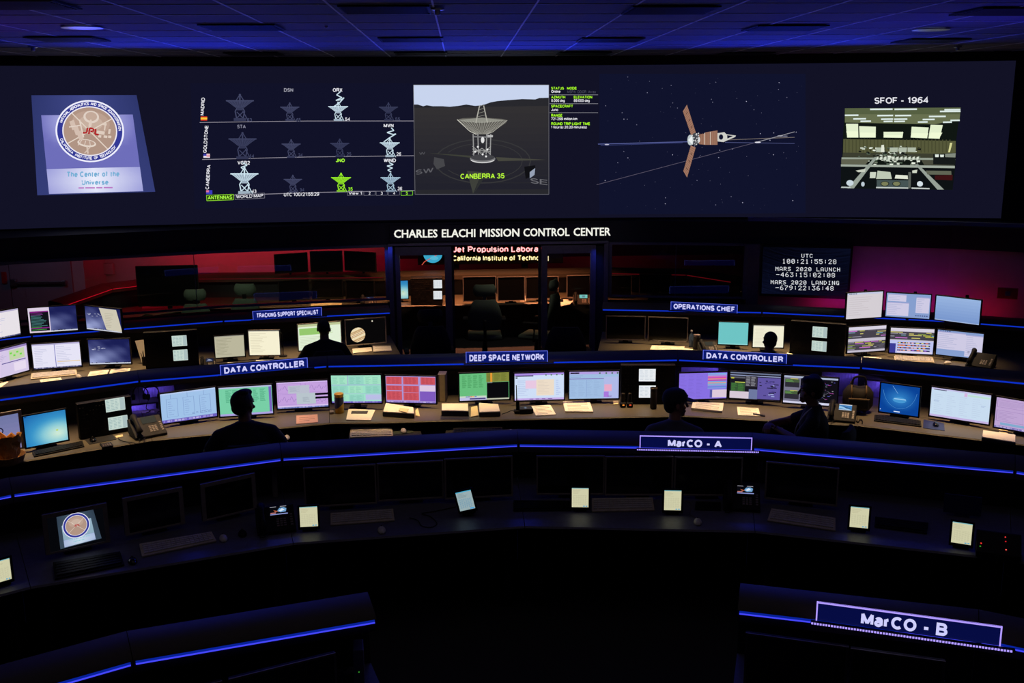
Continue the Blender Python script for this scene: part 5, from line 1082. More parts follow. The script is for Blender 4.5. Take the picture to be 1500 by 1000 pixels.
# ---------------------------------------------------------------- desk things
def slab(name, lab, cat, q, th=.003, m='paper', z=DT, group=None, extra=None):
    P = [at(*p, z=z+th) for p in q]; c = sum(P, Vector())/4; c.z = z
    r = empty(name, c, 0, lab, cat, group) if extra else None
    b = B().prism([(p.x-c.x, p.y-c.y) for p in P], 0 if extra or True else 0, th)
    if extra:
        b.out('sheets', m, r); extra(r, [p-c for p in P], th); return r
    o = b.out(name, m, None, loc=c); tag(o, lab, cat, group); return o
def bil(P, u, v): return (P[0]*(1-u)+P[1]*u)*(1-v)+(P[3]*(1-u)+P[2]*u)*v
def textlines(n=7, u0=.12, u1=.88, v0=.12, v1=.85):
    def f(r, P, th):
        b = B()
        for k in range(n):
            v = v0+(v1-v0)*k/max(1, n-1); e = u1-(.25 if k % 3 == 2 else 0); b.prism([bil(P, u, w_).to_2d() for u, w_ in ((u0, v), (e, v), (e, v+.025), (u0, v+.025))], th, th+.0006)
        b.out('printed_lines', 'ink', r)
    return f
def keyboard(lab, q, m='key_beige', z=DT, group='keyboards', nx=15, ny=5, back=True):
    P = [at(*p, z=z+.018) for p in q]; c = sum(P, Vector())/4; c.z = z; P = [p-c for p in P]
    for p in P: p.z = 0
    r = empty('keyboard', c, 0, lab, 'keyboard', group)
    hi = (.024, .024, .012, .012)
    b = B(); b.rings([[Vector((p.x, p.y, 0)) for p in P], [Vector((p.x, p.y, h)) for p, h in zip(P, hi)]]); cs = b.out('case', m, r, bevel=.003)
    kb = B()
    for j in range(ny):
        i = 0
        while i < nx:
            wk = 5 if (j == ny-1 and i == 4) else 1
            u0, u1 = .03+.94*i/nx+.004, .03+.94*(i+wk)/nx-.004; v0, v1 = .1+.8*j/ny+.012, .1+.8*(j+1)/ny-.012; zz = .024-.012*(v0+v1)/2
            kb.prism([bil(P, u, v).to_2d() for u, v in ((u0, v0), (u1, v0), (u1, v1), (u0, v1))], zz, zz+.008)
            i += wk
    kb.out('keys', 'mouse_white' if m == 'key_beige' else 'black_plastic', cs)
    return r
def mouse(lab, px, py, m='mouse_white', z=DT, rz=0.0, cord=None, s=1.0):
    p = at(px, py, z=z+.015); r = empty('mouse', (p.x, p.y, z), rz-math.atan2(p.x, p.y), lab, 'mouse', 'computer mice')
    b = B(); rg = []
    for k in range(9):
        t = k/8; y = -.055+.11*t; hw = .031*math.sin(math.pi*min(.98, max(.04, t)))**.45; hh = .034*math.sin(math.pi*min(.97, max(.04, t*.9+.05)))**.6
        rg.append([Vector((hw*math.cos(a)*s, y*s, max(0, hh*math.sin(a))*s+.001)) for a in [2*math.pi*i/16 for i in range(16)]])
    b.rings(rg).out('shell', m, r, smooth=True)
    B().cyl((-.004, .025*s, .031*s), (.004, .025*s, .031*s), .006, n=10).out('wheel', 'dark_grey', r)
    if cord:
        pts = [at(*c, z=z+.006) for c in cord]; o = B().tube(smoothpts(pts), .0024, 6).out('cord', 'grey_bezel' if m == 'mouse_white' else 'black_plastic', None, smooth=True); inv(o, r)
    return r
def smoothpts(p, n=5):
    out = []; P = [p[0]]+list(p)+[p[-1]]
    for i in range(1, len(P)-2):
        for k in range(n):
            t = k/n; a, b_, c, d = P[i-1], P[i], P[i+1], P[i+2]
            out.append(.5*((2*b_)+(c-a)*t+(2*a-5*b_+4*c-d)*t*t+(3*b_-a-3*c+d)*t**3))
    return out+[p[-1]]
def phone(lab, px, py, rz=0.0, m='black_plastic', fn=None, z=DT, s=1.0, side=-1, scr=True):
    p = at(px, py, z=z+.03); r = empty('desk_phone', (p.x, p.y, z), rz-math.atan2(p.x, p.y), lab, 'telephone', 'desk telephones')
    prof = [(-.10, 0), (-.10, .02), (.07, .125), (.09, .12), (.09, .02), (.06, 0)]; prof = [(a*s, b_*s) for a, b_ in prof]
    bd = B().profx(prof, -.12*s, .12*s).out('body', m, r, bevel=.004*s)
    T = Matrix.Translation((0, -.015*s, .073*s)) @ Matrix.Rotation(math.atan2(.105, .17), 4, 'X')
    k = B()
    for i in range(3):
        for j in range(4): k.box(T @ Vector((.012*s+i*.022*s, (-.06+j*.017)*s, .002)), (.016*s, .011*s, .006), rot=T.to_3x3())
    k.out('keypad', 'grey_bezel', bd); k = B()
    for j in range(5): k.box(T @ Vector((.098*s, (-.06+j*.02)*s, .002)), (.016*s, .012*s, .006), rot=T.to_3x3())
    k.out('side_buttons', 'grey_bezel', bd)
    hx = side*.085*s
    b = B(); pts = [T @ Vector((hx, -.09*s, .012)), T @ Vector((hx, -.075*s, .034*s)), T @ Vector((hx, -.03*s, .042*s)), T @ Vector((hx, .04*s, .042*s)), T @ Vector((hx, .085*s, .034*s)), T @ Vector((hx, .10*s, .012))]
    b.tube(pts, [.020*s, .026*s, .017*s, .017*s, .026*s, .020*s], 12).out('handset', m, r, smooth=True)
    if scr:
        cv = Canvas()
        if fn: fn(cv, random.Random(3))
        else: cv.rect(0, 0, 1, 1, (62, 60, 52))
        cv.build('display', lambda x, y, l: T @ Vector(((-.03+.11*x)*s, (.095-.07*y)*s, .0035+.0002*l)), SCREEN, bd)
    co = [T @ Vector((hx, -.09*s, .0))]+[Vector((hx*(1.0+.3*math.sin(i)), (-.11-.02*i)*s, .012+.008*(i % 2))) for i in range(4)]+[Vector((-.05*s, -.1*s, .012))]
    B().tube(co, .004*s, 6).out('cord', 'black_plastic', r, smooth=True)
    return r
def ph_pic(c, r): c.rect(0, 0, 1, 1, (30, 34, 60)); c.poly([(.1, .7), (.45, .3), (.8, .6), (.5, .8)], (140, 150, 180)); c.line([(.2, .2), (.8, .75)], .06, (180, 190, 214)); c.rect(0, .9, 1, .1, (90, 100, 140))
def ph_comet(c, r): c.rect(0, 0, 1, 1, (8, 8, 14)); c.poly([(.4, .6), (.55, .25), (.8, .2), (.95, .35), (.9, .7), (.6, .75)], (110, 160, 206)); c.poly([(.5, .55), (.7, .3), (.85, .5), (.6, .65)], (214, 226, 240)); c.poly([(.2, .45), (.5, .6), (.3, .7)], (170, 90, 60)); c.rect(.02, .05, .35, .06, (160, 160, 170)); c.rect(.6, .05, .36, .06, (160, 160, 170)); c.rect(0, .88, 1, .1, (140, 150, 210)); c.rect(.02, .72, .3, .1, (190, 120, 120))
def ph_sky(c, r): c.rect(0, 0, 1, 1, (70, 130, 190)); c.poly([(0, .3), (.5, .55), (1, .9), (1, 1), (0, .7)], (150, 196, 230)); c.poly([(.2, .3), (.7, .5), (1, .75), (.6, .7)], (40, 80, 130)); c.rect(0, 0, 1, .12, (214, 220, 226)); c.rect(0, .9, .9, .1, (200, 210, 226))
# rear row
keyboard('pale keyboard before the white page monitor at rear left', [(46, 547), (112, 541.5), (113, 547.5), (44.5, 554)])
slab('paper_sheet', 'small paper slip in front of the rear left keyboard', 'paper', [(58, 556), (89, 552.5), (92, 559), (61, 562.5)], extra=textlines(4))
slab('paper_sheet', 'paper corner at the very left edge of the rear desk', 'paper', [(-8, 563), (6, 559), (13, 558.5), (0, 568)])
mouse('white mouse at the rear left desk', 115, 550.5, rz=.3)
slab('paper_stack', 'thick open paper pad at rear left, left one of a pair', 'paper', [(132, 544), (160, 541), (155, 552), (126, 554.5)], .012, extra=textlines(5))
slab('paper_sheet', 'flat white sheet with yellow tab, right one of a pair', 'paper', [(162.5, 540.5), (191, 539), (188, 549), (158, 552)], .004, extra=textlines(5))
P = at(208, 533, z=DT)
r = empty('document_holder', (P.x, P.y, DT), -math.atan2(P.x, P.y), 'white sheet standing on a holder behind the black pen cup', 'document')
q = [at(197.6, 499, Y=P.y+.05), at(221, 496, Y=P.y+.05), at(222.5, 530, Y=P.y), at(208, 532, Y=P.y)]
b = B(); n_ = Vector((0, .004, 0)); b.rings([[p for p in q], [p+n_ for p in q]]); inv(b.out('sheet', 'paper'), r)
b = B(); q0 = [at(201, 500+0, Y=P.y+.062), at(223, 497, Y=P.y+.062), at(223.5, 531, Y=P.y+.012), at(209, 532.5, Y=P.y+.012)]; b.rings([[p for p in q0], [p+n_ for p in q0]]); inv(b.out('holder', 'black_plastic'), r)
P = at(215, 533, z=DT)
r = empty('pen_cup', (P.x, P.y-.06, DT), 0, 'black pen cup with pens before the standing white sheet', 'pen cup')
B().lathe([(.034, 0), (.036, .1), (.032, .1), (.031, .01)]).out('cup', 'black_plastic', r, smooth='auto')
for k in range(6): B().cyl((.01*math.cos(k), .01*math.sin(k), .01), (.035*math.cos(k*1.1), .03*math.sin(k*1.3), .16+.01*(k % 3)), .004, n=8).out('pen', 'black_plastic' if k % 2 else 'dark_grey', r)
phone('black telephone with small lit picture at rear left', 305, 534, -.05, fn=ph_pic, s=.78)
slab('paper_sheet', 'curled paper sheet behind the left DATA CONTROLLER sign', 'paper', [(334, 530), (352, 532), (346, 537), (326, 538.5)], .01)
r = empty('desk_lamp', at(415, 522, z=DT), 0, 'thin gooseneck lamp beside the bright cream monitor', 'lamp')
P = r.location; B().lathe([(.001, 0), (.05, .002), (.05, .014), (.001, .018)]).out('base', 'black_plastic', r, smooth='auto')
hz = z_on(413, 486, P, P+Vector((1, 0, 0)))-DT
B().tube(smoothpts([Vector((0, 0, .01)), Vector((0, 0, hz*.8)), Vector((-.02, 0, hz*.98)), Vector((-.09, 0, hz)), Vector((-.13, 0, hz-.03))]), .006, 8).out('neck', 'black_plastic', r, smooth=True)
B().cyl((-.11, 0, hz-.015), (-.17, 0, hz-.04), .014, .02).out('head', 'label_blue', r)
slab('paper_sheet', 'pale sheet on the rear desk behind the lamp base', 'paper', [(375, 527), (404, 526), (403, 529), (374, 530.5)], .002)
slab('paper_sheet', 'flat paper left of the thick paper pile near the planet monitor', 'paper', [(516, 510), (544, 508), (545, 514), (517, 517)], .006)
slab('paper_stack', 'thick paper pile right of the planet monitor', 'paper', [(546, 506.5), (572, 506), (574, 513), (547, 514.5)], .02, extra=textlines(3))
slab('paper_sheet', 'wide white sheet before the grey-framed dark monitors', 'paper', [(955, 505.5), (1003, 507), (1001, 514), (952, 511.5)], .003, extra=textlines(4))
slab('paper_sheet', 'smaller white sheet overlapping to the right of a wide one', 'paper', [(1001, 509.5), (1015, 511), (1013, 516.5), (999, 515)], .004, z=DT+.0045)
P = at(1012.5, 508, z=DT); r = empty('bottle', P, 0, 'slim drinks bottle beside the round jar on the rear desk', 'bottle')
B().lathe([(.03, 0), (.032, .02), (.032, .14), (.014, .18), (.013, .2)]).out('body', 'water_blue', r, smooth='auto'); B().lathe([(.016, .2), (.016, .225), (.001, .226)]).out('cap', 'mouse_white', r, smooth='auto')
P = at(1020.5, 511, z=DT); r = empty('jar', P, 0, 'round dark jar between the bottle and the telephone', 'jar')
B().lathe([(.04, 0), (.045, .02), (.045, .16), (.04, .165)]).out('body', 'bag_brown', r, smooth='auto'); B().lathe([(.042, .165), (.042, .19), (.001, .192)]).out('lid', 'grey_bezel', r, smooth='auto')
phone('beige-lit telephone left of the teal monitor', 1037, 512, .3, m='dark_grey', s=.95, scr=True)
slab('paper_sheet', 'small paper scrap right of the right DATA CONTROLLER sign', 'paper', [(1153, 516), (1163, 519), (1158, 524), (1150, 522)], .006)
slab('paper_stack', 'crumpled paper pad at rear right', 'paper', [(1238, 521.5), (1263, 523.5), (1264, 531), (1240, 530.5)], .02, extra=textlines(3))
slab('paper_sheet', 'flat sheet left of the rear right keyboard', 'paper', [(1265, 521.5), (1291, 524), (1292, 532), (1264, 530)], .004, extra=textlines(4))
keyboard('pale keyboard before the three monitors at rear right', [(1309, 520.5), (1366, 523), (1369, 529.5), (1311, 527.5)])
mouse('white mouse at the rear right desk', 1388, 530.5, rz=-.8, cord=[(1384, 527), (1380, 524.5), (1378, 521)])
phone('black telephone at the right end of the rear desk', 1437, 533, -.3, scr=False, s=1.2)
# lit row
def basket():
    P = at(12, 680, z=DT); r = empty('wicker_basket', (P.x, P.y, DT), 0, 'woven basket at left edge of the lit desk', 'basket')
    B().lathe([(.08, 0), (.13, .03), (.15, .09), (.145, .09), (.125, .035), (.07, .01)], n=32).out('bowl', 'wicker', r, smooth='auto')
    b = tag(empty('paper_bag', P+Vector((0, 0, .04))), 'crumpled brown paper bag standing in the woven basket', 'paper bag')
    rnd = random.Random(4); rg = []
    for k in range(6):
        t = k/5; n = 18; rg.append([Vector(((.075+.045*t)*math.cos(a)*(1+rnd.uniform(-.25, .25)), (.06+.03*t)*math.sin(a)*(1+rnd.uniform(-.25, .25)), .22*t+(rnd.uniform(-.03, .03) if k else 0))) for a in [2*math.pi*i/n for i in range(n)]])
    rg += [[Vector((p.x*.9, p.y*.9, p.z-.01)) for p in rg[-1]], [Vector((p.x*.5, p.y*.5, .05)) for p in rg[-1]]]
    B().rings(rg).out('bag', 'paper_bag', b)
basket()
keyboard('black keyboard below the turquoise desktop monitor', [(47, 662), (121, 646), (123.5, 652), (50, 667)], 'black_plastic')
slab('mouse_pad', 'dark mouse pad left of the pocket calculator', 'mouse pad', [(124, 643.5), (165, 636), (170.5, 643), (131, 650.5)], .003, 'dark_grey')
mouse('black mouse on the dark pad at left', 136, 643, 'black_gloss', z=DT+.0035)
P = at(156, 652.5, z=DT); r = empty('calculator', (P.x, P.y, DT), .5, 'small pocket calculator near the left desk edge', 'calculator')
B().bb(-.05, .05, -.07, .06, 0, .014, .004).out('case', 'dark_grey', r); B().bb(-.038, .038, .025, .05, .014, .0155).out('display', 'steel', r)
b = B(); [b.bb(-.038+i*.02, -.024+i*.02, -.058+j*.018, -.046+j*.018, .013, .017) for i in range(4) for j in range(4)]; b.out('keys', 'grey_bezel', r)
slab('sticky_note', 'yellow note strip under the black rack at left', 'note', [(169, 638), (179.5, 636), (180.5, 639), (170.5, 641)], .003, 'paper_cream')
phone('beige-buttoned telephone tilted beside the hanging headsets', 216, 632, .25, m='dark_grey', s=1.25)
o = B().tube(smoothpts([at(*p, z=DT+.008) for p in ((200, 650), (193, 648), (180, 646), (173, 642))]), .004, 6).out('cable', 'black_plastic', None, smooth=True); tag(o, 'black cable curling left from the telephone at left', 'cable')
def headset(px, py, lab, s=1.0):
    P = at(px, py, r=10.86); r = empty('headset', P, 0, lab, 'headset', 'hanging headsets')
    B().tube([Vector((.075*s*math.cos(R_(a)), 0, .075*s*math.sin(R_(a))-.07)) for a in range(-20, 201, 20)], .006, 8).out('band', 'black_plastic', r, smooth=True)
    for k in (-1, 1): B().cyl((k*.062*s, 0, -.11), (k*.085*s, 0, -.11), .03).out('earcup', 'black_plastic', r)
    B().tube(smoothpts([Vector((.08*s, 0, -.13)), Vector((.05, -.02, -.22)), Vector((.09, -.02, -.25)), Vector((.05, -.03, -.27))]), .004, 6).out('cable', 'black_plastic', r, smooth=True)
headset(205, 566, 'black headset hanging from the hood, left one of two'); headset(221, 565, 'black headset hanging from the hood, right one of two')
slab('paper_card', 'pale pink printed card under the violet plots monitor', 'card', [(434, 608.5), (465, 606.5), (466, 618), (434, 620.5)], .004, 'pink_paper', extra=textlines(3, .14, .86, .3, .7))
P = at(497.5, 604, z=DT); r = empty('canister', P, 0, 'yellow wipes canister with dark blue label', 'canister')
B().lathe([(.044, 0), (.046, .01), (.046, .17), (.044, .175)], n=32).out('body', 'yellow_plastic', r, smooth='auto'); B().lathe([(.046, .178), (.049, .182), (.049, .2), (.04, .208), (.001, .21)], n=32).out('lid', 'yellow_plastic', r, smooth='auto')
b = B(); n = 28; rg = [[], [], [], []]
for k in range(n+1):
    a = math.pi*1.0*k/n+math.pi; t = k/n
    for i, (rr, zz) in enumerate(((.0466, .05+.09*max(0, t-.35)*1.2), (.0466, .165), (.0474, .165), (.0474, .05+.09*max(0, t-.35)*1.2))): rg[i].append(Vector((rr*math.cos(a), rr*math.sin(a), zz)))
b.rings([[rg[i][k] for i in range(4)] for k in range(n+1)]).out('wrap_label', 'label_blue', r)
slab('box', 'small pale box left of the yellow canister', 'box', [(483, 600), (488, 599.5), (489, 603), (483, 604)], .02, 'grey_bezel')
def photo(r, P, th): B().prism([bil(P, u, v).to_2d() for u, v in ((.14, .2), (.76, .14), (.76, .42), (.14, .46))], th, th+.001).out('printed_photo', 'ink', r)
slab('paper_stack', 'loose papers with a dark photograph printed on top', 'paper', [(510.5, 598.5), (549.5, 600), (543, 615), (507, 614.5)], .008, extra=photo)
def binder(lab, q, th=.06, tab=None, open_=False, slant=0, group='open binders'):
    P = [at(*p, z=DT+th) for p in q]; c = sum(P, Vector())/4; c.z = DT; P = [p-c for p in P]
    for p in P: p.z = 0
    r = empty('binder', c, 0, lab, 'binder', group)
    cen = sum(P, Vector())/4; hs = [th*(1-slant), th, th, th*(1-slant)] if slant >= 0 else [th]*4
    up = [Vector((p.x, p.y, h)) for p, h in zip(P, hs)]
    B().rings([[Vector((p.x, p.y, .004)) for p in P], [u-Vector((0, 0, .004)) for u in up]]).out('cover', 'binder_cover', r)
    I = [cen+(p-cen)*.97 for p in P]
    B().rings([[Vector((p.x, p.y, h-.005)) for p, h in zip(I, hs)], [Vector((p.x, p.y, h+.004)) for p, h in zip(I, hs)]]).out('pages', 'paper', r)
    return r
def lever(r, pts): inv(B().tube(pts, .004, 6).out('clasp', 'chrome'), r)
r = binder('slanted open binder before the red monitor, with a note pad', [(565, 590), (606, 597), (607, 606), (560.5, 603)], .05, slant=.0)
slab('note_pad', 'small pad lying on the slanted open binder', 'note pad', [(586, 597), (598.5, 598.5), (596, 604), (584, 601)], .008, 'paper_cream', z=DT+.056)
slab('paper_sheet', 'cream sheet sticking out right of the slanted binder', 'paper', [(608.5, 601), (612, 597), (615, 609), (609, 608)], .006, 'paper_cream')
r = binder('rectangular white-topped binder left of a curled one', [(646.5, 591), (686, 591), (686.5, 602), (646.5, 601.5)], .06)
slab('clipboard', 'dark clipboard under the rectangular white-topped binder', 'clipboard', [(645.5, 608), (687, 607.5), (687, 613.5), (645, 613.5)], .004, 'binder_cover')
r = binder('curled thick binder beside the radio handset', [(701, 590), (730, 592), (733, 603), (702, 604)], .05)
slab('paper_card', 'cream divider at the left side of the curled binder', 'card', [(690, 596), (699, 594), (701, 608), (689.5, 610)], .01, 'paper_cream')
P = at(640, 592, z=DT); r = empty('white_binder', (P.x+.03, P.y+.14, DT), -.1, 'tall pale binder standing upright behind the red monitor', 'binder')
zt = z_on(646, 550, P, P+Vector((1, 0, 0)))-DT; B().bb(-.015, .07, -.05, .11, 0, min(zt, .30), .004).out('cover', 'grey_bezel', r); B().bb(.004, .061, -.052, .106, .004, min(zt, .30)-.004).out('pages', 'paper_cream', r)
P = at(763, 604, z=DT); r = empty('handheld_radio', (P.x, P.y, DT), .1, 'black radio handset with tall antenna on its charger', 'radio')
B().bb(-.02, .12, -.06, .06, 0, .05, .008).bb(-.07, -.01, -.04, .03, 0, .03, .006).out('charger', 'black_plastic', r); B().bb(-.05, -.015, -.015, .015, .03, .13, .006).out('handset', 'black_plastic', r)
B().cyl((-.042, 0, .13), (-.045, 0, .29), .006, .004, 8).out('antenna', 'black_plastic', r); B().bb(.035, .055, -.045, .02, .05, .052).out('label_plate', 'water_blue', r)
B().tube(smoothpts([Vector((-.06, -.03, .02)), Vector((-.1, -.02, .03)), Vector((-.14, .0, .01)), Vector((-.2, -.04, .006))]), .004, 6).out('cable', 'black_plastic', r, smooth=True)
slab('paper_sheet', 'white sheet just right of the radio handset', 'paper', [(778, 594.5), (806, 592.5), (814.5, 606.5), (785, 608.5)], .006, extra=textlines(6))
slab('paper_stack', 'untidy pile of sheets below the steel blue monitor', 'paper', [(824.5, 587.5), (864, 588), (869, 602.5), (828, 602)], .014, extra=textlines(6))
slab('sticky_note', 'yellow note beside the pair of radio chargers', 'note', [(897.5, 587), (905.5, 586.5), (906, 591.5), (899, 592)], .006, 'paper_cream')
for k, px in enumerate((912.5, 922.5)):
    P = at(px, 596, z=DT); r = empty('radio_charger', P, 0, ('left' if k == 0 else 'right')+' black radio in the pair of chargers with glowing lights', 'radio', 'paired radio chargers')
    B().bb(-.03, .03, -.03, .04, 0, .05, .01).out('cradle', 'black_plastic', r); B().bb(-.02, .02, -.005, .025, .05, .15, .012).out('handset', 'bag_brown', r)
    B().ell((0, -.032, .03), (.012, .004, .006)).out('indicator', glow_once('amber', (250, 150, 60)) if k == 0 else glow_once('orange_red', (240, 90, 50)), r)
P = at(957, 598, z=DT); r = empty('canned_bottle', P, 0, 'tall dark cylinder with pale rim left of the man in the cap', 'bottle')
B().lathe([(.03, 0), (.034, .01), (.034, .2), (.03, .21)]).out('body', 'bag_brown', r, smooth='auto'); B().lathe([(.036, .205), (.036, .222), (.03, .222), (.03, .206)]).out('rim', 'bag_strap', r, smooth='auto')
slab('paper_stack', 'thick rolled-edge paper stack below the violet striped monitor', 'paper', [(1015, 588.5), (1060, 590), (1058, 602), (1012.5, 597)], .024, extra=textlines(6))
def pen(r, P, th): a = bil(P, .7, .72); b_ = bil(P, 1.25, .95); B().cyl((a.x, a.y, th+.006), (b_.x, b_.y, th+.004), .005, n=8).out('pen', 'black_plastic', r)
slab('paper_sheet', 'single sheet with a black pen across its corner', 'paper', [(1079.5, 595.5), (1111, 597.5), (1114, 609), (1081, 607.5)], .004, extra=textlines(6))
slab('pen', 'black pen lying on the corner of the single sheet', 'pen', [(1103, 604.6), (1121, 607.6), (1121, 609.2), (1103, 606)], .006, 'black_plastic', z=DT+.005)
# bag, phones, right side
P = at(1260, 606, z=DT); r = empty('duffel_bag', (P.x, P.y+.09, DT), -.3, 'dark olive duffel bag with tan straps on the lit desk', 'bag')
b = B(); rg = []
for k in range(11):
    t = k/10; x = -.145+.29*t; s = math.sin(math.pi*min(.97, max(.03, t)))**.35
    rg.append([Vector((x, .11*s*math.copysign(abs(math.cos(a))**.7, math.cos(a)), .14+.14*s*math.copysign(abs(math.sin(a))**.75, math.sin(a))+.02*math.sin(t*9)*math.sin(a))) for a in [2*math.pi*i/20 for i in range(20)]])
b.rings(rg).out('bag', 'bag_brown', r, smooth=True)
for x in (-.07, .07): B().tube([Vector((x, .125*math.cos(a), .158+.15*math.sin(a))) for a in [2*math.pi*i/18 for i in range(19)]], .008, 6).out('strap', 'bag_strap', r, smooth=True)
B().tube(smoothpts([Vector((-.07, -.06, .27)), Vector((-.05, -.04, .36)), Vector((.05, -.04, .37)), Vector((.07, -.06, .27))]), .011, 8).out('handle', 'black_plastic', r, smooth=True)
B().bb(-.1, .1, -.145, -.1, .05, .17, .02).out('pocket', 'bag_brown', r); B().tube([Vector((-.1, -.147, .17)), Vector((.1, -.147, .17))], .005, 6).out('zip', 'bag_strap', r)
phone('black telephone with blue sky picture left of the duffel bag', 1233, 610, -.1, fn=ph_sky, s=1.1)
o = B().tube(smoothpts([at(*p, z=DT+.008) for p in ((1254, 616), (1257, 618), (1260, 614), (1263, 616), (1263, 620))]), .005, 6).out('cable', 'black_plastic', None, smooth=True); tag(o, 'black coiled cable in front of the duffel bag', 'cable')
keyboard('black keyboard below the deep blue desktop monitor', [(1281, 608), (1349, 616.5), (1350, 623), (1280, 614.5)], 'black_plastic')
slab('mouse_pad', 'patterned mouse pad right of the deep blue monitor', 'mouse pad', [(1353, 614), (1383, 619.5), (1384, 630.5), (1352, 626.5)], .003, 'label_blue')
mouse('black mouse on the patterned pad at right', 1371, 620.5, 'black_gloss', z=DT+.0035)
binder('white open binder at the right end of the lit desk', [(1439.5, 630), (1488, 637), (1488, 648), (1438, 640)], .03)
slab('sticky_note', 'yellow tag on the base of the lilac monitor at right', 'note', [(1463, 628), (1476, 629.5), (1476, 635), (1464, 634)], .01, 'paper_cream')
# keyboard trays under the lit desk
tray = []
for lab, q in (('pull-out tray with pale keyboard left of centre', [(512, 624), (615, 624), (620, 646), (511, 646.5)]), ('pull-out tray with dim keyboard at centre', [(655, 622), (775, 622), (780, 642), (650, 644)])):
    P = [at(*p, z=.64) for p in q]; c = sum(P, Vector())/4; o = B().prism([(p.x-c.x, p.y-c.y) for p in P], 0, .015).out('keyboard_tray', 'console_body', None, loc=(c.x, c.y, .625)); tag(o, lab, 'tray')
keyboard('pale keyboard on the pull-out tray left of centre', [(513.5, 626), (574, 626.5), (576, 637), (512.5, 639)], z=.642)
mouse('white trackball on a round pad at the pull-out tray', 591, 630, z=.646)
o = slab('mouse_pad', 'round olive pad under the white trackball', 'mouse pad', [(578, 626), (600, 624), (606, 633), (574, 637)], .003, 'fabric_green', z=.641)
keyboard('dim keyboard on the central pull-out tray', [(664, 627), (736, 626), (736, 638), (662, 639)], z=.642, m='dark_grey')
mouse('white mouse by the right end of the central tray', 748.5, 631.5, z=.642)
mouse('white mouse right of the dark-haired man on the desk edge', 420, 640, z=.74-.1)
# unlit row
for lab, q, m in (('beige keyboard left of centre under the dark beige monitors', [(204, 797), (310, 779), (317, 790), (208, 813)], 'key_beige'), ('black keyboard below the plaque monitor', [(78, 824), (176, 808), (182, 825), (80, 846)], 'black_plastic'),
                  ('beige keyboard right of the left lit tablet', [(484, 752), (576, 745.5), (578, 760), (484, 767)], 'key_beige'), ('black keyboard between tilted and central tablets', [(752, 733), (838, 734), (836, 745), (752, 746)], 'black_plastic'),
                  ('beige keyboard right of the central tablet', [(867, 730), (956, 729), (959, 745), (867, 747)], 'key_beige'), ('beige slanted keyboard under the right dark monitor', [(1130, 745), (1224, 759), (1224, 775), (1124, 760)], 'key_beige'),
                  ('black keyboard between the two right tablets', [(1282, 757), (1360, 766), (1358, 779), (1281, 769)], 'black_plastic'), ('black keyboard before the lit phone under MarCO - A', [(1019, 735), (1056, 736), (1056, 745), (1018, 744)], 'black_plastic')):
    keyboard(lab, q, m, group='keyboards on the unlit row')
for lab, x, y, m, cord in (('beige mouse right of the long beige keyboard', 327, 787, 'mouse_white', None), ('beige mouse below the keyboard left of the tilted tablet', 559, 775, 'mouse_white', [(560, 771), (562, 767), (570, 764)]), ('beige mouse with its cord looping past a tablet', 1022, 763, 'mouse_white', [(1018, 757), (1011, 752), (1013, 742), (1010, 735), (1000, 734), (990, 733)]),
                           ('black mouse right of the black plaque keyboard', 194, 820, 'black_gloss', None), ('small black mouse between telephone and beige mouse', 355, 780, 'black_plastic', None)):
    mouse(lab, x, y, m, cord=cord)
phone('black telephone with glowing comet picture at left', 404, 768, 0, fn=ph_comet, s=1.15); phone('black telephone with glowing comet picture under MarCO - A', 1086, 736, 0, fn=ph_comet, s=1.15)
o = B().tube(smoothpts([at(*p, z=DT+.006) for p in ((600, 758), (612, 762), (618, 770), (632, 772), (640, 766), (630, 756), (618, 752), (640, 748), (668, 742))]), .0035, 6).out('cable', 'black_plastic', None, smooth=True); tag(o, 'tangled black cable left of the tilted tablet', 'cable')
P = at(400, 735, z=DT); r = empty('desktop_speaker', (P.x, P.y+.1, DT), .1, 'slim upright beige unit behind the left lit telephone', 'speaker')
B().bb(-.02, .02, 0, .05, 0, .24, .004).out('cabinet', 'beige_bezel', r)
P = at(1114, 676, Y=8.13*math.cos(R_(13.7))); 
r = empty('wall_socket', at(1113.5, 682, r=8.11), -R_(14), 'small pale switch plate on the panel right of the lit telephone', 'switch')
B().bb(-.02, .02, -.012, .01, -.045, .045, .003).out('plate', 'grey_bezel', r); B().bb(-.006, .006, -.02, -.01, -.012, .012).out('toggle', 'dark_grey', r)
# equipment box with indicator lights
P = at(1470, 820, z=DT); r = empty('control_box', (P.x, P.y+.08, DT), -R_(25), 'black control box with red indicator lights right of the last tablet', 'control box')
B().profx([(-.08, 0), (-.08, .04), (.06, .14), (.08, .14), (.08, 0)], -.14, .14).out('case', 'black_plastic', r, bevel=.004)
T = Matrix.Translation((0, -.01, .09)) @ Matrix.Rotation(math.atan2(.1, .14), 4, 'X')
for px_, py_, c in ((-.11, -.02, (255, 60, 50)), (-.115, -.045, (60, 160, 50)), (.04, .055, (230, 60, 60)), (.042, .02, (200, 30, 40)), (.045, -.045, (255, 90, 80))):
    B().ell(T @ Vector((px_, py_, .004)), (.005, .005, .004)).out('indicator', glow_once('ind_%d_%d' % (c[0], c[1]), c), r)
P = at(1385, 762.5, r=7.75); r = empty('blue_folder', at(1416, 766, z=DT)+Vector((.02, .12, 0)), -R_(25), 'dark blue upright notice behind the last tablet', 'notice')
B().bb(-.13, .13, 0, .012, .02, .17, .003).bb(-.05, .05, 0, .06, 0, .02, .003).out('board', 'label_blue', r)
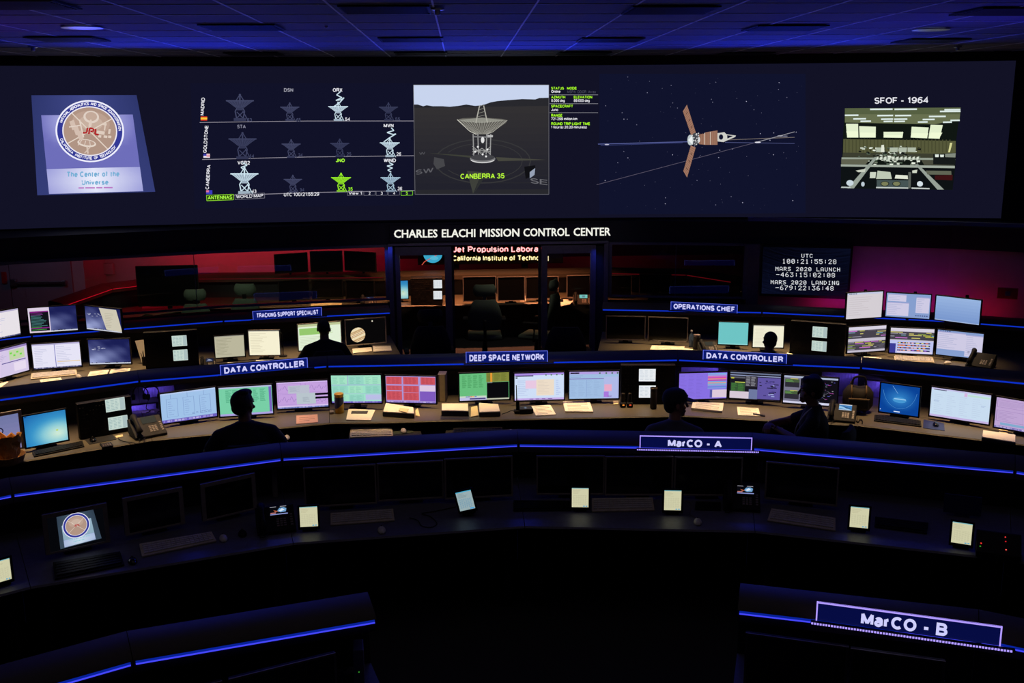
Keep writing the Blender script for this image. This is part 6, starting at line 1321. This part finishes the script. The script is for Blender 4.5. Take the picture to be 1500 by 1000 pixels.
# bottom-left tower and cables, bottom-right open folder
P = at(526, 1000, z=.745); r = empty('computer_tower', (P.x, P.y+.02, DT), .1, 'slim upright beige computer unit with cables at the bottom edge', 'computer')
zt = z_on(526, 952, P, P+Vector((1, 0, 0)))-DT; B().bb(-.028, .028, -.02, .10, 0, zt, .004).out('case', 'beige_bezel', r)
for k in range(3): B().tube(smoothpts([Vector((-.03, .05, zt*(.9-.2*k))), Vector((-.07, .03, zt*(.8-.25*k))), Vector((-.09, .0, zt*.4)), Vector((-.06-.03*k, .0, .01))]), .0035, 6).out('cable', 'grey_bezel', r, smooth=True)
B().ell((.0, -.021, zt*.35), (.003, .002, .003)).out('indicator', glow_once('ind_60_160', (60, 160, 50)), r)
slab('folder', 'dark folder lying open under the MarCO - B sign', 'folder', [(1108, 962), (1165, 965), (1178, 981), (1115, 979)], .01, 'binder_cover')
# glass room desk
slab('keyboard_cover', 'pale keyboard cover behind the left window', 'cover', [(456, 443.5), (501, 443.5), (500, 447.5), (455, 448)], .02, 'paper_cream')
slab('paper_sheet', 'small white card behind the left window', 'paper', [(505, 447.5), (514, 447.5), (513, 450), (503, 450)], .004)
mouse('pale mouse behind the left window', 521, 447, z=DT)
phone('telephone with small lit display behind the left window', 540, 445, 0, m='dark_grey', fn=ph_pic, s=1.05)
slab('paper_stack', 'red-lit papers behind the left window near the wall', 'paper', [(214, 443), (240, 442), (245, 447), (208, 450)], .03)
slab('box', 'small red-lit box behind the angled upper left monitor', 'box', [(147, 436), (167, 437), (168, 441), (150, 441)], .08, 'paper', z=.75)
slab('paper_sheet', 'white paper beside the side-facing chair', 'paper', [(761, 433), (771, 433), (770, 441), (762, 441)], .004)
slab('paper_sheet', 'crumpled sheet under headphones behind the right door', 'paper', [(815, 436), (842, 438), (835, 445), (822, 448)], .01)
r = empty('headphones', at(828, 440, z=DT+.02), .4, 'black headphones on papers behind the right glass door', 'headphones')
B().tube([Vector((.09*math.cos(R_(a)), .07*math.sin(R_(a)), .02)) for a in range(-10, 200, 15)], .012, 8).out('band', 'black_plastic', r, smooth=True); [B().cyl((k*.085, -.02, 0), (k*.085, -.02, .03), .035).out('earcup', 'black_plastic', r) for k in (-1, 1)]
phone('small phone with green lit display behind the right door', 852, 443, 0, fn=lambda c, r: (c.rect(0, 0, 1, 1, (120, 200, 190)), c.rect(.35, .2, .35, .6, (100, 140, 150))), s=1.15)
# scrolling sign over the inner console
yS = 17.32
r = empty('scrolling_sign', (at(700, 385, Y=yS).x, yS, at(700, 387, Y=yS).z), 0, 'wide black display with red and yellow words seen through the doors', 'sign')
a, b_ = at(612, 388, Y=yS), at(825, 352, Y=yS)
inv(B().bb(a.x, b_.x, yS, yS+.06, a.z, a.z+.62, .01).out('display_case', 'black_plastic'), r)
inv(B().bb(a.x+.6, a.x+.7, yS+.06, yS+.2, 1.15, a.z+.3).bb(b_.x-.7, b_.x-.6, yS+.06, yS+.2, 1.15, a.z+.3).out('bracket', 'black_plastic'), r)
cv = Canvas()
for t, x0, x1, yb, h, c1, c2 in (('Jet Propulsion Laborat', 663, 792.5, 369.3, 8.4, (255, 60, 50), (255, 214, 214)), ('California Institute of Technol', 663, 792, 381.8, 7.4, (226, 186, 60), (255, 248, 196))):
    cv.text(t, x0-.4, x1+.4, yb+.4, h+.8, c1, -.005, .06); cv.text(t, x0, x1, yb, h, c2, -.005, .015)
cv.rect(802.5, 375, 1.2, 7, (255, 240, 180))
cv.ell(634, 371.5, 14, 13.5, (60, 170, 206), 32); cv.line([(618, 388), (622, 383), (650, 368)], 1, (230, 90, 70)); cv.ell(636, 378, 6, 3, (90, 190, 220), 12)
inv(cv.build('lit_words', planept(yS-.002), SCREEN), r)
# clock board
a, c_ = on_part(1113)[0], on_part(1250)[0]
def clockpt(px, py, l=0):
    d = ray(px, py); n = Vector((-(c_-a).y, (c_-a).x, 0)).normalized(); P0 = Vector((a.x, a.y, 0))-n*(.05+.0006*(l+1)); return CAM+d*((P0-CAM).dot(n)/d.dot(n))
r = empty('clock_board', clockpt(1181, 398), -R_(16), 'dark blue display board with white dotted countdown numbers', 'display')
q = [(1116, 358.5), (1250, 361), (1243.5, 438.5), (1112, 433)]
P = [clockpt(*p) for p in q]; nn = Vector((-(c_-a).y, (c_-a).x, 0)).normalized()*.07
cen = sum(P, Vector())/4; inv(B().rings([[p for p in P], [p+nn for p in P]]).out('case', 'black_plastic'), r)
cv = Canvas(); cv.poly([(1118, 361.5), (1246.5, 364), (1240.5, 434.5), (1115.5, 429.5)], (13, 18, 42))
for t, x0, x1, yb, h, b0 in (('UTC', 1174, 1190.5, 376.3, 4.6, .02), ('100:21:55:28', 1146, 1225, 384.8, 5.8, .03), ('MARS 2020 LAUNCH', 1136, 1230.5, 395.5, 4.8, .02), ('-463:15:02:08', 1137, 1223, 404.3, 5.6, .03), ('MARS 2020 LANDING', 1129, 1229, 415, 4.8, .02), ('-679:22:36:48', 1136, 1221, 423.5, 5.6, .03)):
    cv.dots(t, x0, x1+(x1-x0)/len(t)*.3, yb+1, h+1, (232, 234, 240), .012)
inv(cv.build('screen', clockpt, SCREEN), r)

# ---------------------------------------------------------------- ceiling fittings
for k, (x0, x1, y0, y1) in enumerate(((505, 630, 6, 17), (912, 1055, 6.5, 18), (303, 410, 35, 41), (1095, 1205, 36, 42), (557, 650, 54.5, 58), (850, 938, 55, 58.5), (50, 152, 52, 59), (1316, 1412, 55, 61), (335, 412, 76, 79), (580, 655, 76, 78), (820, 890, 75.5, 78), (1055, 1128, 76, 79), (1430, 1520, 10, 19), (-20, 80, 0, 9))):
    A, Bq = at(x0, y1, z=4.5), at(x1, y0, z=4.5); xm, ym = (A.x+Bq.x)/2, (A.y+Bq.y)/2; hw = .32
    pos = ['large vent left of the ceiling centre line, nearest', 'large vent right of the ceiling centre line, nearest', 'vent at left in the second line of the ceiling', 'vent at right in the second line of the ceiling', 'vent left of centre in the third line of the ceiling', 'vent right of centre in the third line of the ceiling', 'brownish vent at far left near the downlight', 'vent at far right near the downlight', 'thin vent beside the screen top at left', 'thin vent beside the screen top left of centre', 'thin vent beside the screen top right of centre', 'thin vent beside the screen top at right', 'vent cut by the upper right corner', 'vent at the upper left corner'][k]
    r = empty('ceiling_vent', (xm, ym, 4.4925), 0, 'black slatted ceiling '+pos, 'vent', 'slatted ceiling vents')
    B().bb(-hw, hw, -.27, .27, -.004, 0).out('backing', 'vent_black', r)
    b = B(); [b.bb(-hw+.015, hw-.015, -.262+j*.05, -.24+j*.05, -.014, -.005) for j in range(11)]; b.out('slats', 'dark_grey', r)
    B().bb(-hw-.012, hw+.012, -.285, -.27, -.012, 0).bb(-hw-.012, hw+.012, .27, .285, -.012, 0).bb(-hw-.012, -hw, -.27, .27, -.012, 0).bb(hw, hw+.012, -.27, .27, -.012, 0).out('frame', 'dark_grey', r)
for px, py, lab in ((120, 40, 'round recessed ceiling downlight at left'), (1364, 43, 'round recessed ceiling downlight at right')):
    P = at(px, py, z=4.49); r = empty('downlight', (P.x, P.y, 4.4925), 0, lab, 'ceiling light', 'round ceiling downlights')
    B().lathe([(.16, -.012), (.175, -.01), (.175, 0), (.13, 0), (.13, -.01)], n=32).out('trim_ring', 'steel', r, smooth='auto'); B().lathe([(.001, -.006), (.13, -.006), (.13, -.002)], n=32).out('lens', glow_once('lens_dim', (120, 128, 170)), r)
for px, py, lab in ((48, 68, 'small ceiling sprinkler at far left'), (641, 12, 'small white detector beside the large left vent'), (1403, 68, 'small ceiling sprinkler at far right'), (478, 38, 'tiny ceiling sensor above the antenna board')):
    P = at(px, py, z=4.49); r = empty('ceiling_detector', (P.x, P.y, 4.4925), 0, lab, 'detector'); s = 1 if px != 478 else .4
    B().lathe([(.05*s, 0), (.05*s, -.012), (.04*s, -.018)]).out('plate', 'steel', r, smooth='auto'); B().lathe([(.022*s, -.018), (.022*s, -.05*s), (.001, -.055*s)]).out('head', 'steel', r, smooth='auto')
# right wall: fire box, antennas of the equipment behind the upper monitors
P = at(1476, 430, r=14.3); r = empty('fire_alarm_box', P, -R_(29), 'dim red alarm box on the wall at far right', 'alarm box')
B().bb(-.12, .12, 0, .05, -.07, .07, .006).out('box', 'red_box', r); B().bb(-.03, .03, -.006, 0, -.03, .03, .002).out('plate', 'steel', r)
for px, py, lab in ((1268, 424, 'left'), (1341, 427, 'middle'), (1417, 432, 'right')):
    P = at(px, py, r=14.0); r = empty('pole_top', (P.x, P.y, 1.168), 0, lab+' black pole top showing above the upper right monitors', 'pole', 'pole tops above monitors')
    B().cyl((0, 0, 0), (0, 0, P.z-1.168), .022, .02, 10).out('pole', 'black_plastic', r, smooth='auto')
# low violet-lit louvre panels seen under the hood of the lit row
for x0, x1, yt, yb, lab in ((1202, 1255, 545, 580, 'violet-lit ribbed panel behind the person in profile'), (1265, 1291, 558, 600, 'blue panel between duffel bag and deep blue monitor'), (998, 1052, 538, 546, 'violet-lit strip of panel above the violet monitor'), (211, 256, 566, 580, 'violet-lit strip of panel beside the hanging headsets'), (196, 232, 592, 640, 'dim violet panel behind the telephone and headsets')):
    A, Bq = at(x0, yb, r=11.08), at(x1, yb, r=11.08); rz = math.atan2((Bq-A).y, (Bq-A).x); wd = (Bq-A).length; h = z_on(x0, yt, A, Bq)-A.z; c = (A+Bq)/2
    h = min(h, 1.015-c.z)
    if c.z < .745: h -= .745-c.z; c.z = .745
    r = empty('louvre_panel', c, rz, lab, 'panel', 'panels under the hood'); B().bb(-wd/2, wd/2, .0, .01, 0, h).out('backing', 'louvre', r)
    b = B(); n = max(2, int(wd/.03)); [b.bb(-wd/2+wd*k/n, -wd/2+wd*(k+.5)/n, -.01, 0, 0, h) for k in range(n)]; b.out('ribs', 'louvre', r)
    area('violet_tube', c+Vector((0, -.08, h-.01+.0)), c+Vector((0, .02, 0)), wd, .02, .22, (.25, .16, 1.0))
# ================================================================ CHAIRS
def office_chair(lab, P, rz, m='fabric_black', head=True, s=1.0, seat_z=.46, back_top=1.0, group='office chairs', wide=.5):
    r = empty('office_chair', (P[0], P[1], 0), rz, lab, 'chair', group)
    w = wide
    B().box((0, .0, seat_z-.045), (w, .48, .08), .035, seg=3).out('seat', m, r, smooth='auto')
    b = B(); rg = []; z0 = seat_z+.08; n = 9
    for k in range(n):
        t = k/(n-1); z = z0+(back_top-z0)*t; hw = (w/2)*(.80+.2*math.sin(math.pi*min(1, t*1.15+.05)))*(1-.25*max(0, t-.85)/.15); y = -.27-.06*t+.02*math.cos(t*5); th = .035 if 0 < k < n-1 else .02
        rg.append([Vector((hw*math.copysign(abs(math.cos(a))**.5, math.cos(a)), y+.03*(math.cos(a)**2)+th*math.copysign(abs(math.sin(a))**.6, math.sin(a)), z)) for a in [2*math.pi*i/24 for i in range(24)]])
    b.rings(rg).out('backrest', m, r, smooth='auto')
    if head:
        b = B(); rg = []
        for k in range(7):
            t = k/6; z = back_top+.05+.17*t; hw = .17*math.sin(math.pi*(.18+.64*t))**.4
            rg.append([Vector((hw*math.copysign(abs(math.cos(a))**.5, math.cos(a)), -.31+.035*(math.cos(a)**2)+.04*math.sin(math.pi*(.15+.7*t))*math.sin(a), z)) for a in [2*math.pi*i/20 for i in range(20)]])
        hr = b.rings(rg).out('headrest', m, r, smooth='auto'); B().bb(-.03, .03, -.335, -.315, back_top-.12, back_top+.12, .004).out('headrest_post', 'chrome', hr)
    B().tube(smoothpts([Vector((0, -.1, seat_z-.1)), Vector((0, -.26, seat_z-.08)), Vector((0, -.33, seat_z+.05)), Vector((0, -.345, seat_z+.25))]), .022, 8).out('back_support', 'black_plastic', r, smooth=True)
    for k in (-1, 1):
        x = k*(w/2+.03)
        B().tube(smoothpts([Vector((k*.18, -.04, seat_z-.1)), Vector((x, -.04, seat_z-.08)), Vector((x, -.06, seat_z+.08)), Vector((x, -.02, seat_z+.19))]), .014, 8).box((x, .0, seat_z+.205), (.07, .26, .03), .012).out('armrest', 'black_plastic', r, smooth='auto')
    B().cyl((0, 0, .1), (0, 0, seat_z-.08), .028).cyl((0, 0, .1), (0, 0, .25), .04).bb(-.12, .12, -.12, .12, seat_z-.115, seat_z-.088, .01).out('gas_post', 'black_plastic', r, smooth='auto')
    b = B(); c = B()
    for k in range(5):
        a = math.pi/2+2*math.pi*k/5; d = Vector((math.cos(a), math.sin(a), 0)); b.tube([d*.02+Vector((0, 0, .13)), d*.18+Vector((0, 0, .115)), d*.31+Vector((0, 0, .08))], [.03, .024, .018], 8)
        q = d*.31; u = Vector((-d.y, d.x, 0))
        c.cyl(q+u*.012+Vector((0, 0, .032)), q+u*.03+Vector((0, 0, .032)), .03, n=14).cyl(q-u*.012+Vector((0, 0, .032)), q-u*.03+Vector((0, 0, .032)), .03, n=14).cyl(q+Vector((0, 0, .03)), q+Vector((0, 0, .085)), .012, n=8)
    sb = b.out('star_base', 'dark_grey', r, smooth='auto'); c.out('casters', 'black_plastic', sb, smooth='auto')
    if s != 1: r.scale = (s, s, s)
    return r
def face_out(P): return -math.atan2(P.x, P.y)
for lab, px, py, z, turn, m, head, bt in (
    ('black high-back chair silhouetted before the left glass door', 627, 447, 1.27, .05, 'fabric_black', True, 1.05),
    ('black chair with low back silhouetted before the right glass door', 829, 472, 1.05, -.05, 'fabric_black', False, 1.05)):
    P = at(px, py, z=z); office_chair(lab, P, face_out(P)+turn, m, head, 1, back_top=bt, wide=.54, group='chairs before the glass doors')
for lab, px, py, z, turn, m, head, bt, yy in (
    ('grey-green chair with raised headrest, seen from behind in the open doorway', 709, 412, 1.30, .0, 'fabric_green', True, 1.0, 15.35),
    ('dark green chair seen from its side beyond the open doorway', 786, 408, 1.34, 1.15, 'fabric_green', True, 1.12, 15.45),
    ('green chair behind glass beside the large dark display', 289, 419, 1.25, .1, 'fabric_green', True, 1.03, 15.5),
    ('green chair behind glass above the TRACKING SUPPORT SPECIALIST sign', 367, 411, 1.27, -.12, 'fabric_green', True, 1.06, 15.6),
    ('dark chair behind the right window near its red-edged monitor', 957, 425, 1.2, .2, 'fabric_black', False, 1.0, 15.3)):
    P = at(px, py, Y=yy); zz = P.z; r = office_chair(lab, P, turn, m, head, 1, back_top=bt, wide=.5, group='chairs in the glass room')
    top = (bt+.22) if head else bt; k = zz/top; r.scale = (k, k, k)

# ================================================================ PEOPLE
def cap(b, a, c, ra, rc):
    a, c = Vector(a), Vector(c); b.cyl(a, c, ra, rc, 14); b.ell(a, (ra,)*3, u=14, v=8); b.ell(c, (rc,)*3, u=14, v=8)
def fuse(b, name, m, parent, voxel=.008, it=6):
    """one continuous skin around the shapes in b"""
    o = b.out(name, m); md = o.modifiers.new('r', 'REMESH'); md.mode = 'VOXEL'; md.voxel_size = voxel; md.use_smooth_shade = True
    sm = o.modifiers.new('s', 'SMOOTH'); sm.factor = .5; sm.iterations = it
    dg = bpy.context.evaluated_depsgraph_get(); me = bpy.data.meshes.new_from_object(o.evaluated_get(dg)); old = o.data
    o.modifiers.clear(); o.data = me; me.name = name; bpy.data.meshes.remove(old)
    me.polygons.foreach_set('use_smooth', [True]*len(me.polygons)); me.materials.clear(); me.materials.append(MATS[m])
    if parent: o.parent = parent
    return o
def hand(b, w, d, up, side):
    """w wrist, d direction of the fingers, up back of the hand, side towards the thumb"""
    w, d, up, side = Vector(w), Vector(d).normalized(), Vector(up).normalized(), Vector(side).normalized()
    R = Matrix((side, d, up)).transposed(); b.ell(w+d*.045, (.042, .055, .016), R)
    for k, ln in enumerate((.066, .076, .070, .054)):
        p = w+d*.085+side*(.031-.0205*k); q = p+d*ln*.5-up*.012; e = q+d*ln*.32-up*.032; cap(b, p, q, .0092, .0085); cap(b, q, e, .0085, .0068)
    p = w+d*.02+side*.034; q = p+side*.028+d*.032-up*.006; e = q+d*.032-up*.01-side*.004; cap(b, p, q, .0125, .0105); cap(b, q, e, .0105, .008)
def person(lab, P, rz, head_yaw, arms, shirt='shirt_black', skin='skin_dark', hair='short', s=1.0, sleeves='short', lean=0.0, nod=0.0, bulk=1.0, hs=1.0):
    r = empty('person', (P.x, P.y, 0), rz, lab, 'person'); r.scale = (s, s, s)
    L = lean
    N = Vector((0, -.03+L, 1.08)); hc = Vector((0, .01+L*1.15, 1.20)); SH = [Vector((k*.185*bulk, -.03+L, .965)) for k in (-1, 1)]
    H = Matrix.Rotation(head_yaw, 3, 'Z') @ Matrix.Rotation(-nod, 3, 'X'); T = lambda v: hc+Vector((0, 0, .1*(hs-1)))+H @ (Vector(v)*hs)
    tor = ((.48, .165, .115), (.56, .17, .125), (.66, .155, .118), (.78, .15, .115), (.88, .165, .12), (.95, .165, .108), (1.0, .125, .085), (1.04, .085, .066), (1.07, .06, .055))
    def torso(b, g):
        b.rings([[Vector(((rx+g)*bulk*math.cos(a), -.02+L*max(0, z-.55)/.5+(ry+g)*math.sin(a), z)) for a in [2*math.pi*i/24 for i in range(24)]] for z, rx, ry in tor])
    b = B(); torso(b, 0)
    cap(b, N-Vector((0, 0, .05)), hc-Vector((0, 0, .05)), .058, .052)
    b.ell(T((0, -.008, .025)), (.074, .092, .092), H); b.ell(T((0, .022, -.04)), (.056, .062, .064), H); b.ell(T((0, .062, -.088)), (.024, .022, .018), H)
    cap(b, T((0, .082, .018)), T((0, .102, -.022)), .009, .014); b.ell(T((0, .078, .034)), (.052, .014, .01), H)
    b.ell(T((0, .08, -.056)), (.024, .012, .008), H); b.ell(T((0, .078, -.066)), (.02, .012, .007), H)
    for k in (-1, 1): b.ell(T((k*.078, -.008, -.005)), (.010, .020, .030), H); b.ell(T((k*.045, .058, -.02)), (.02, .018, .018), H)
    hips = [Vector((k*.09, 0, .56)) for k in (-1, 1)]
    for k, hp in zip((-1, 1), hips):
        kn = Vector((k*.13, .43, .55)); an = Vector((k*.13, .42, .11)); cap(b, hp, kn, .082, .058); cap(b, kn, an, .055, .036); cap(b, an-Vector((0, .03, .05)), an+Vector((0, .14, -.065)), .035, .028)
    for k, sh, (el, wr, hd) in zip((-1, 1), SH, arms):
        cap(b, N-Vector((0, 0, .03)), sh, .05, .05); el, wr = Vector(el), Vector(wr); cap(b, sh, el, .05, .04); cap(b, el, wr, .04, .026)
        d = (Vector(hd)).normalized(); up = Vector((0, 0, 1)) if abs(d.z) < .8 else Vector((0, -1, 0)); up = (up-d*up.dot(d)).normalized(); sd = d.cross(up)*(1 if k < 0 else -1)
        hand(b, wr, d, up, sd)
    fuse(b, 'body', skin, r, .0066, 5)
    b = B(); torso(b, .014)
    for sh, (el, wr, hd) in zip(SH, arms):
        el, wr = Vector(el), Vector(wr); e2 = sh+(el-sh)*(.72 if sleeves == 'short' else 1.0)
        cap(b, N-Vector((0, 0, .045)), sh, .062, .062); cap(b, sh+Vector((0, 0, -.004)), e2, .066, .056 if sleeves == 'short' else .052)
        if sleeves != 'short': cap(b, el, el+(wr-el)*.9, .052, .038)
    b.rings([[N+Vector((.066*math.cos(a), .062*math.sin(a), z)) for a in [2*math.pi*i/20 for i in range(20)]] for z in (-.05, .005)])
    fuse(b, 'shirt', shirt, r, .01, 6)
    b = B()
    for k, hp in zip((-1, 1), hips):
        kn = Vector((k*.13, .43, .55)); an = Vector((k*.13, .42, .13)); cap(b, hp, kn, .096, .072); cap(b, kn, an, .07, .055)
    b.ell((0, -.01, .56), (.18*bulk, .135, .095)); fuse(b, 'trousers', 'trouser', r, .012, 5)
    for k in (-1, 1):
        B().rings([[Vector((k*.13+hw*math.cos(a), y, max(.002, h*math.sin(a)))) for a in [2*math.pi*i/14 for i in range(14)]] for y, hw, h in ((.34, .02, .03), (.36, .038, .10), (.44, .042, .11), (.52, .048, .075), (.58, .044, .055), (.61, .02, .02))]).out('shoe', 'shoe', r, smooth=True)
    for k in (-1, 1):
        e = B().ell((0, 0, 0), (.011, .009, .009), u=12, v=8).out('eye', 'mouse_white', r, smooth=True); e.location = T((k*.032, .0755, .018)); e.rotation_euler = H.to_euler()
    if hair in ('short', 'thick', 'cap'):
        g = {'short': .0, 'thick': .014, 'cap': 0}[hair]; b = B()
        b.ell(T((0, -.022, .038)), (.082+g, .093+g, .09+g), H); b.ell(T((0, -.05, -.01)), (.066+g, .052+g, .066), H)
        if hair == 'thick': b.ell(T((0, .03, .098)), (.062, .055, .034), H); b.ell(T((.03, -.03, .12)), (.05, .05, .025), H)
        fuse(b, 'hair', 'hair_dark', r, .008, 3)
    elif hair == 'cropped':
        b = B(); b.ell(T((0, -.016, .034)), (.078, .092, .0865), H); fuse(b, 'hair', 'hair_dark', r, .008, 3)
    if hair == 'cap':
        c = B(); c.rings([[T(((.088*k_)*math.cos(a), -.008+(.103*k_)*math.sin(a), z)) for a in [2*math.pi*i/28 for i in range(28)]] for z, k_ in ((.035, 1.0), (.06, 1.0), (.09, .93), (.115, .75), (.13, .45), (.134, .05))]).out('cap', 'cap_cloth', r, smooth='auto')
        v = B(); v.rings([[T((.078*math.sin(t)*sc, .085+.085*math.cos(t)*sc2, .036+z-.02*math.cos(t))) for t in [R_(a) for a in range(-85, 86, 17)]] + [T((.07*math.sin(t), .07, .036+z)) for t in [R_(a) for a in (70, 30, 0, -30, -70)]] for z, sc, sc2 in ((0, 1, 1), (.006, 1, 1))]).out('cap_visor', 'cap_cloth', r)
        q = B().bb(-.018, .018, -.001, .001, -.014, .014).out('cap_badge', 'led_badge', r); q.location = T((0, .098, .062)); q.rotation_euler = H.to_euler()
    return r
mat('led_badge', (110, 130, 160), .6)
P = at(356, 577, z=1.320)
person('seated dark-haired man in dark short-sleeved shirt, seen from behind, facing the green monitor', P, face_out(P), -.75, [((-.34, .05, .80), (-.25, .31, .82), (.3, 1, -.1)), ((.34, .05, .80), (.28, .33, .82), (-.1, 1, -.1))], 'shirt_navy', 'skin_dark', 'thick', 1.0, 'short', bulk=1.22, hs=1.14)
office_chair('dark office chair under the dark-haired man at left', P+Vector((0, 0, 0)), face_out(P), 'fabric_black', False, 1, back_top=.95, wide=.56, group='occupied office chairs')
P = at(474, 469, z=1.310)
person('seated man with cropped hair in black, silhouetted before the green and cream monitor', P, face_out(P), -.35, [((-.3, .08, .80), (-.2, .32, .825), (.2, 1, -.1)), ((.3, .08, .80), (.22, .32, .825), (-.2, 1, -.1))], 'shirt_black', 'skin_dark', 'cropped', 1.0, 'long', bulk=1.08)
office_chair('black office chair under the man before the green and cream monitor', P, face_out(P)+.1, 'fabric_black', False, 1, back_top=1.0, wide=.5, group='occupied office chairs')
P = at(990, 573, z=1.330)
person('seated man in a dark baseball cap, seen from behind above the MarCO - A sign', P, face_out(P)-.1, -1.15, [((-.28, .02, .80), (-.2, .3, .82), (.2, 1, -.1)), ((.30, .10, .79), (.44, .33, .82), (.5, 1, -.1))], 'shirt_grey', 'skin', 'cap', 1.0, 'short', bulk=1.05, hs=1.1)
office_chair('dark office chair under the man in the baseball cap', P, face_out(P), 'fabric_black', False, 1, back_top=.88, wide=.5, group='occupied office chairs')
P = at(1196, 556, z=1.320)
person('seated dark-haired person in profile facing left, arms folded on the desk edge at right', P, 1.15, .25, [((-.24, .12, .80), (-.02, .32, .82), (1, .5, -.1)), ((.22, .26, .84), (.0, .40, .86), (-1, .1, -.1))], 'shirt_black', 'skin_dark', 'thick', 1.0, 'short', lean=.03, hs=1.08)
lp = bpy.data.objects[[o.name for o in bpy.data.objects if o.name.startswith('person') and 'profile' in o.get('label', '')][0]]
B().tube(smoothpts([Vector((-.075, .02, 1.07)), Vector((-.11, .085, 1.0)), Vector((-.10, .145, .88)), Vector((-.05, .165, .76))]), .006, 6).out('lanyard', 'mouse_white', lp, smooth=True)
office_chair('dark office chair under the person in profile at right', P, 1.0, 'fabric_black', False, 1, back_top=.9, wide=.5, group='occupied office chairs')
P = at(1128, 486, z=1.24)
person('person with dark hair mostly hidden behind the right DATA CONTROLLER sign', P, face_out(P), .5, [((-.28, .06, .80), (-.2, .32, .82), (.2, 1, -.1)), ((.28, .06, .80), (.2, .32, .82), (-.2, 1, -.1))], 'shirt_black', 'skin_dark', 'short', .94, 'long')
office_chair('black office chair under the person behind the right DATA CONTROLLER sign', P, face_out(P)-.1, 'fabric_black', False, .94, back_top=1.04, wide=.56, group='occupied office chairs')
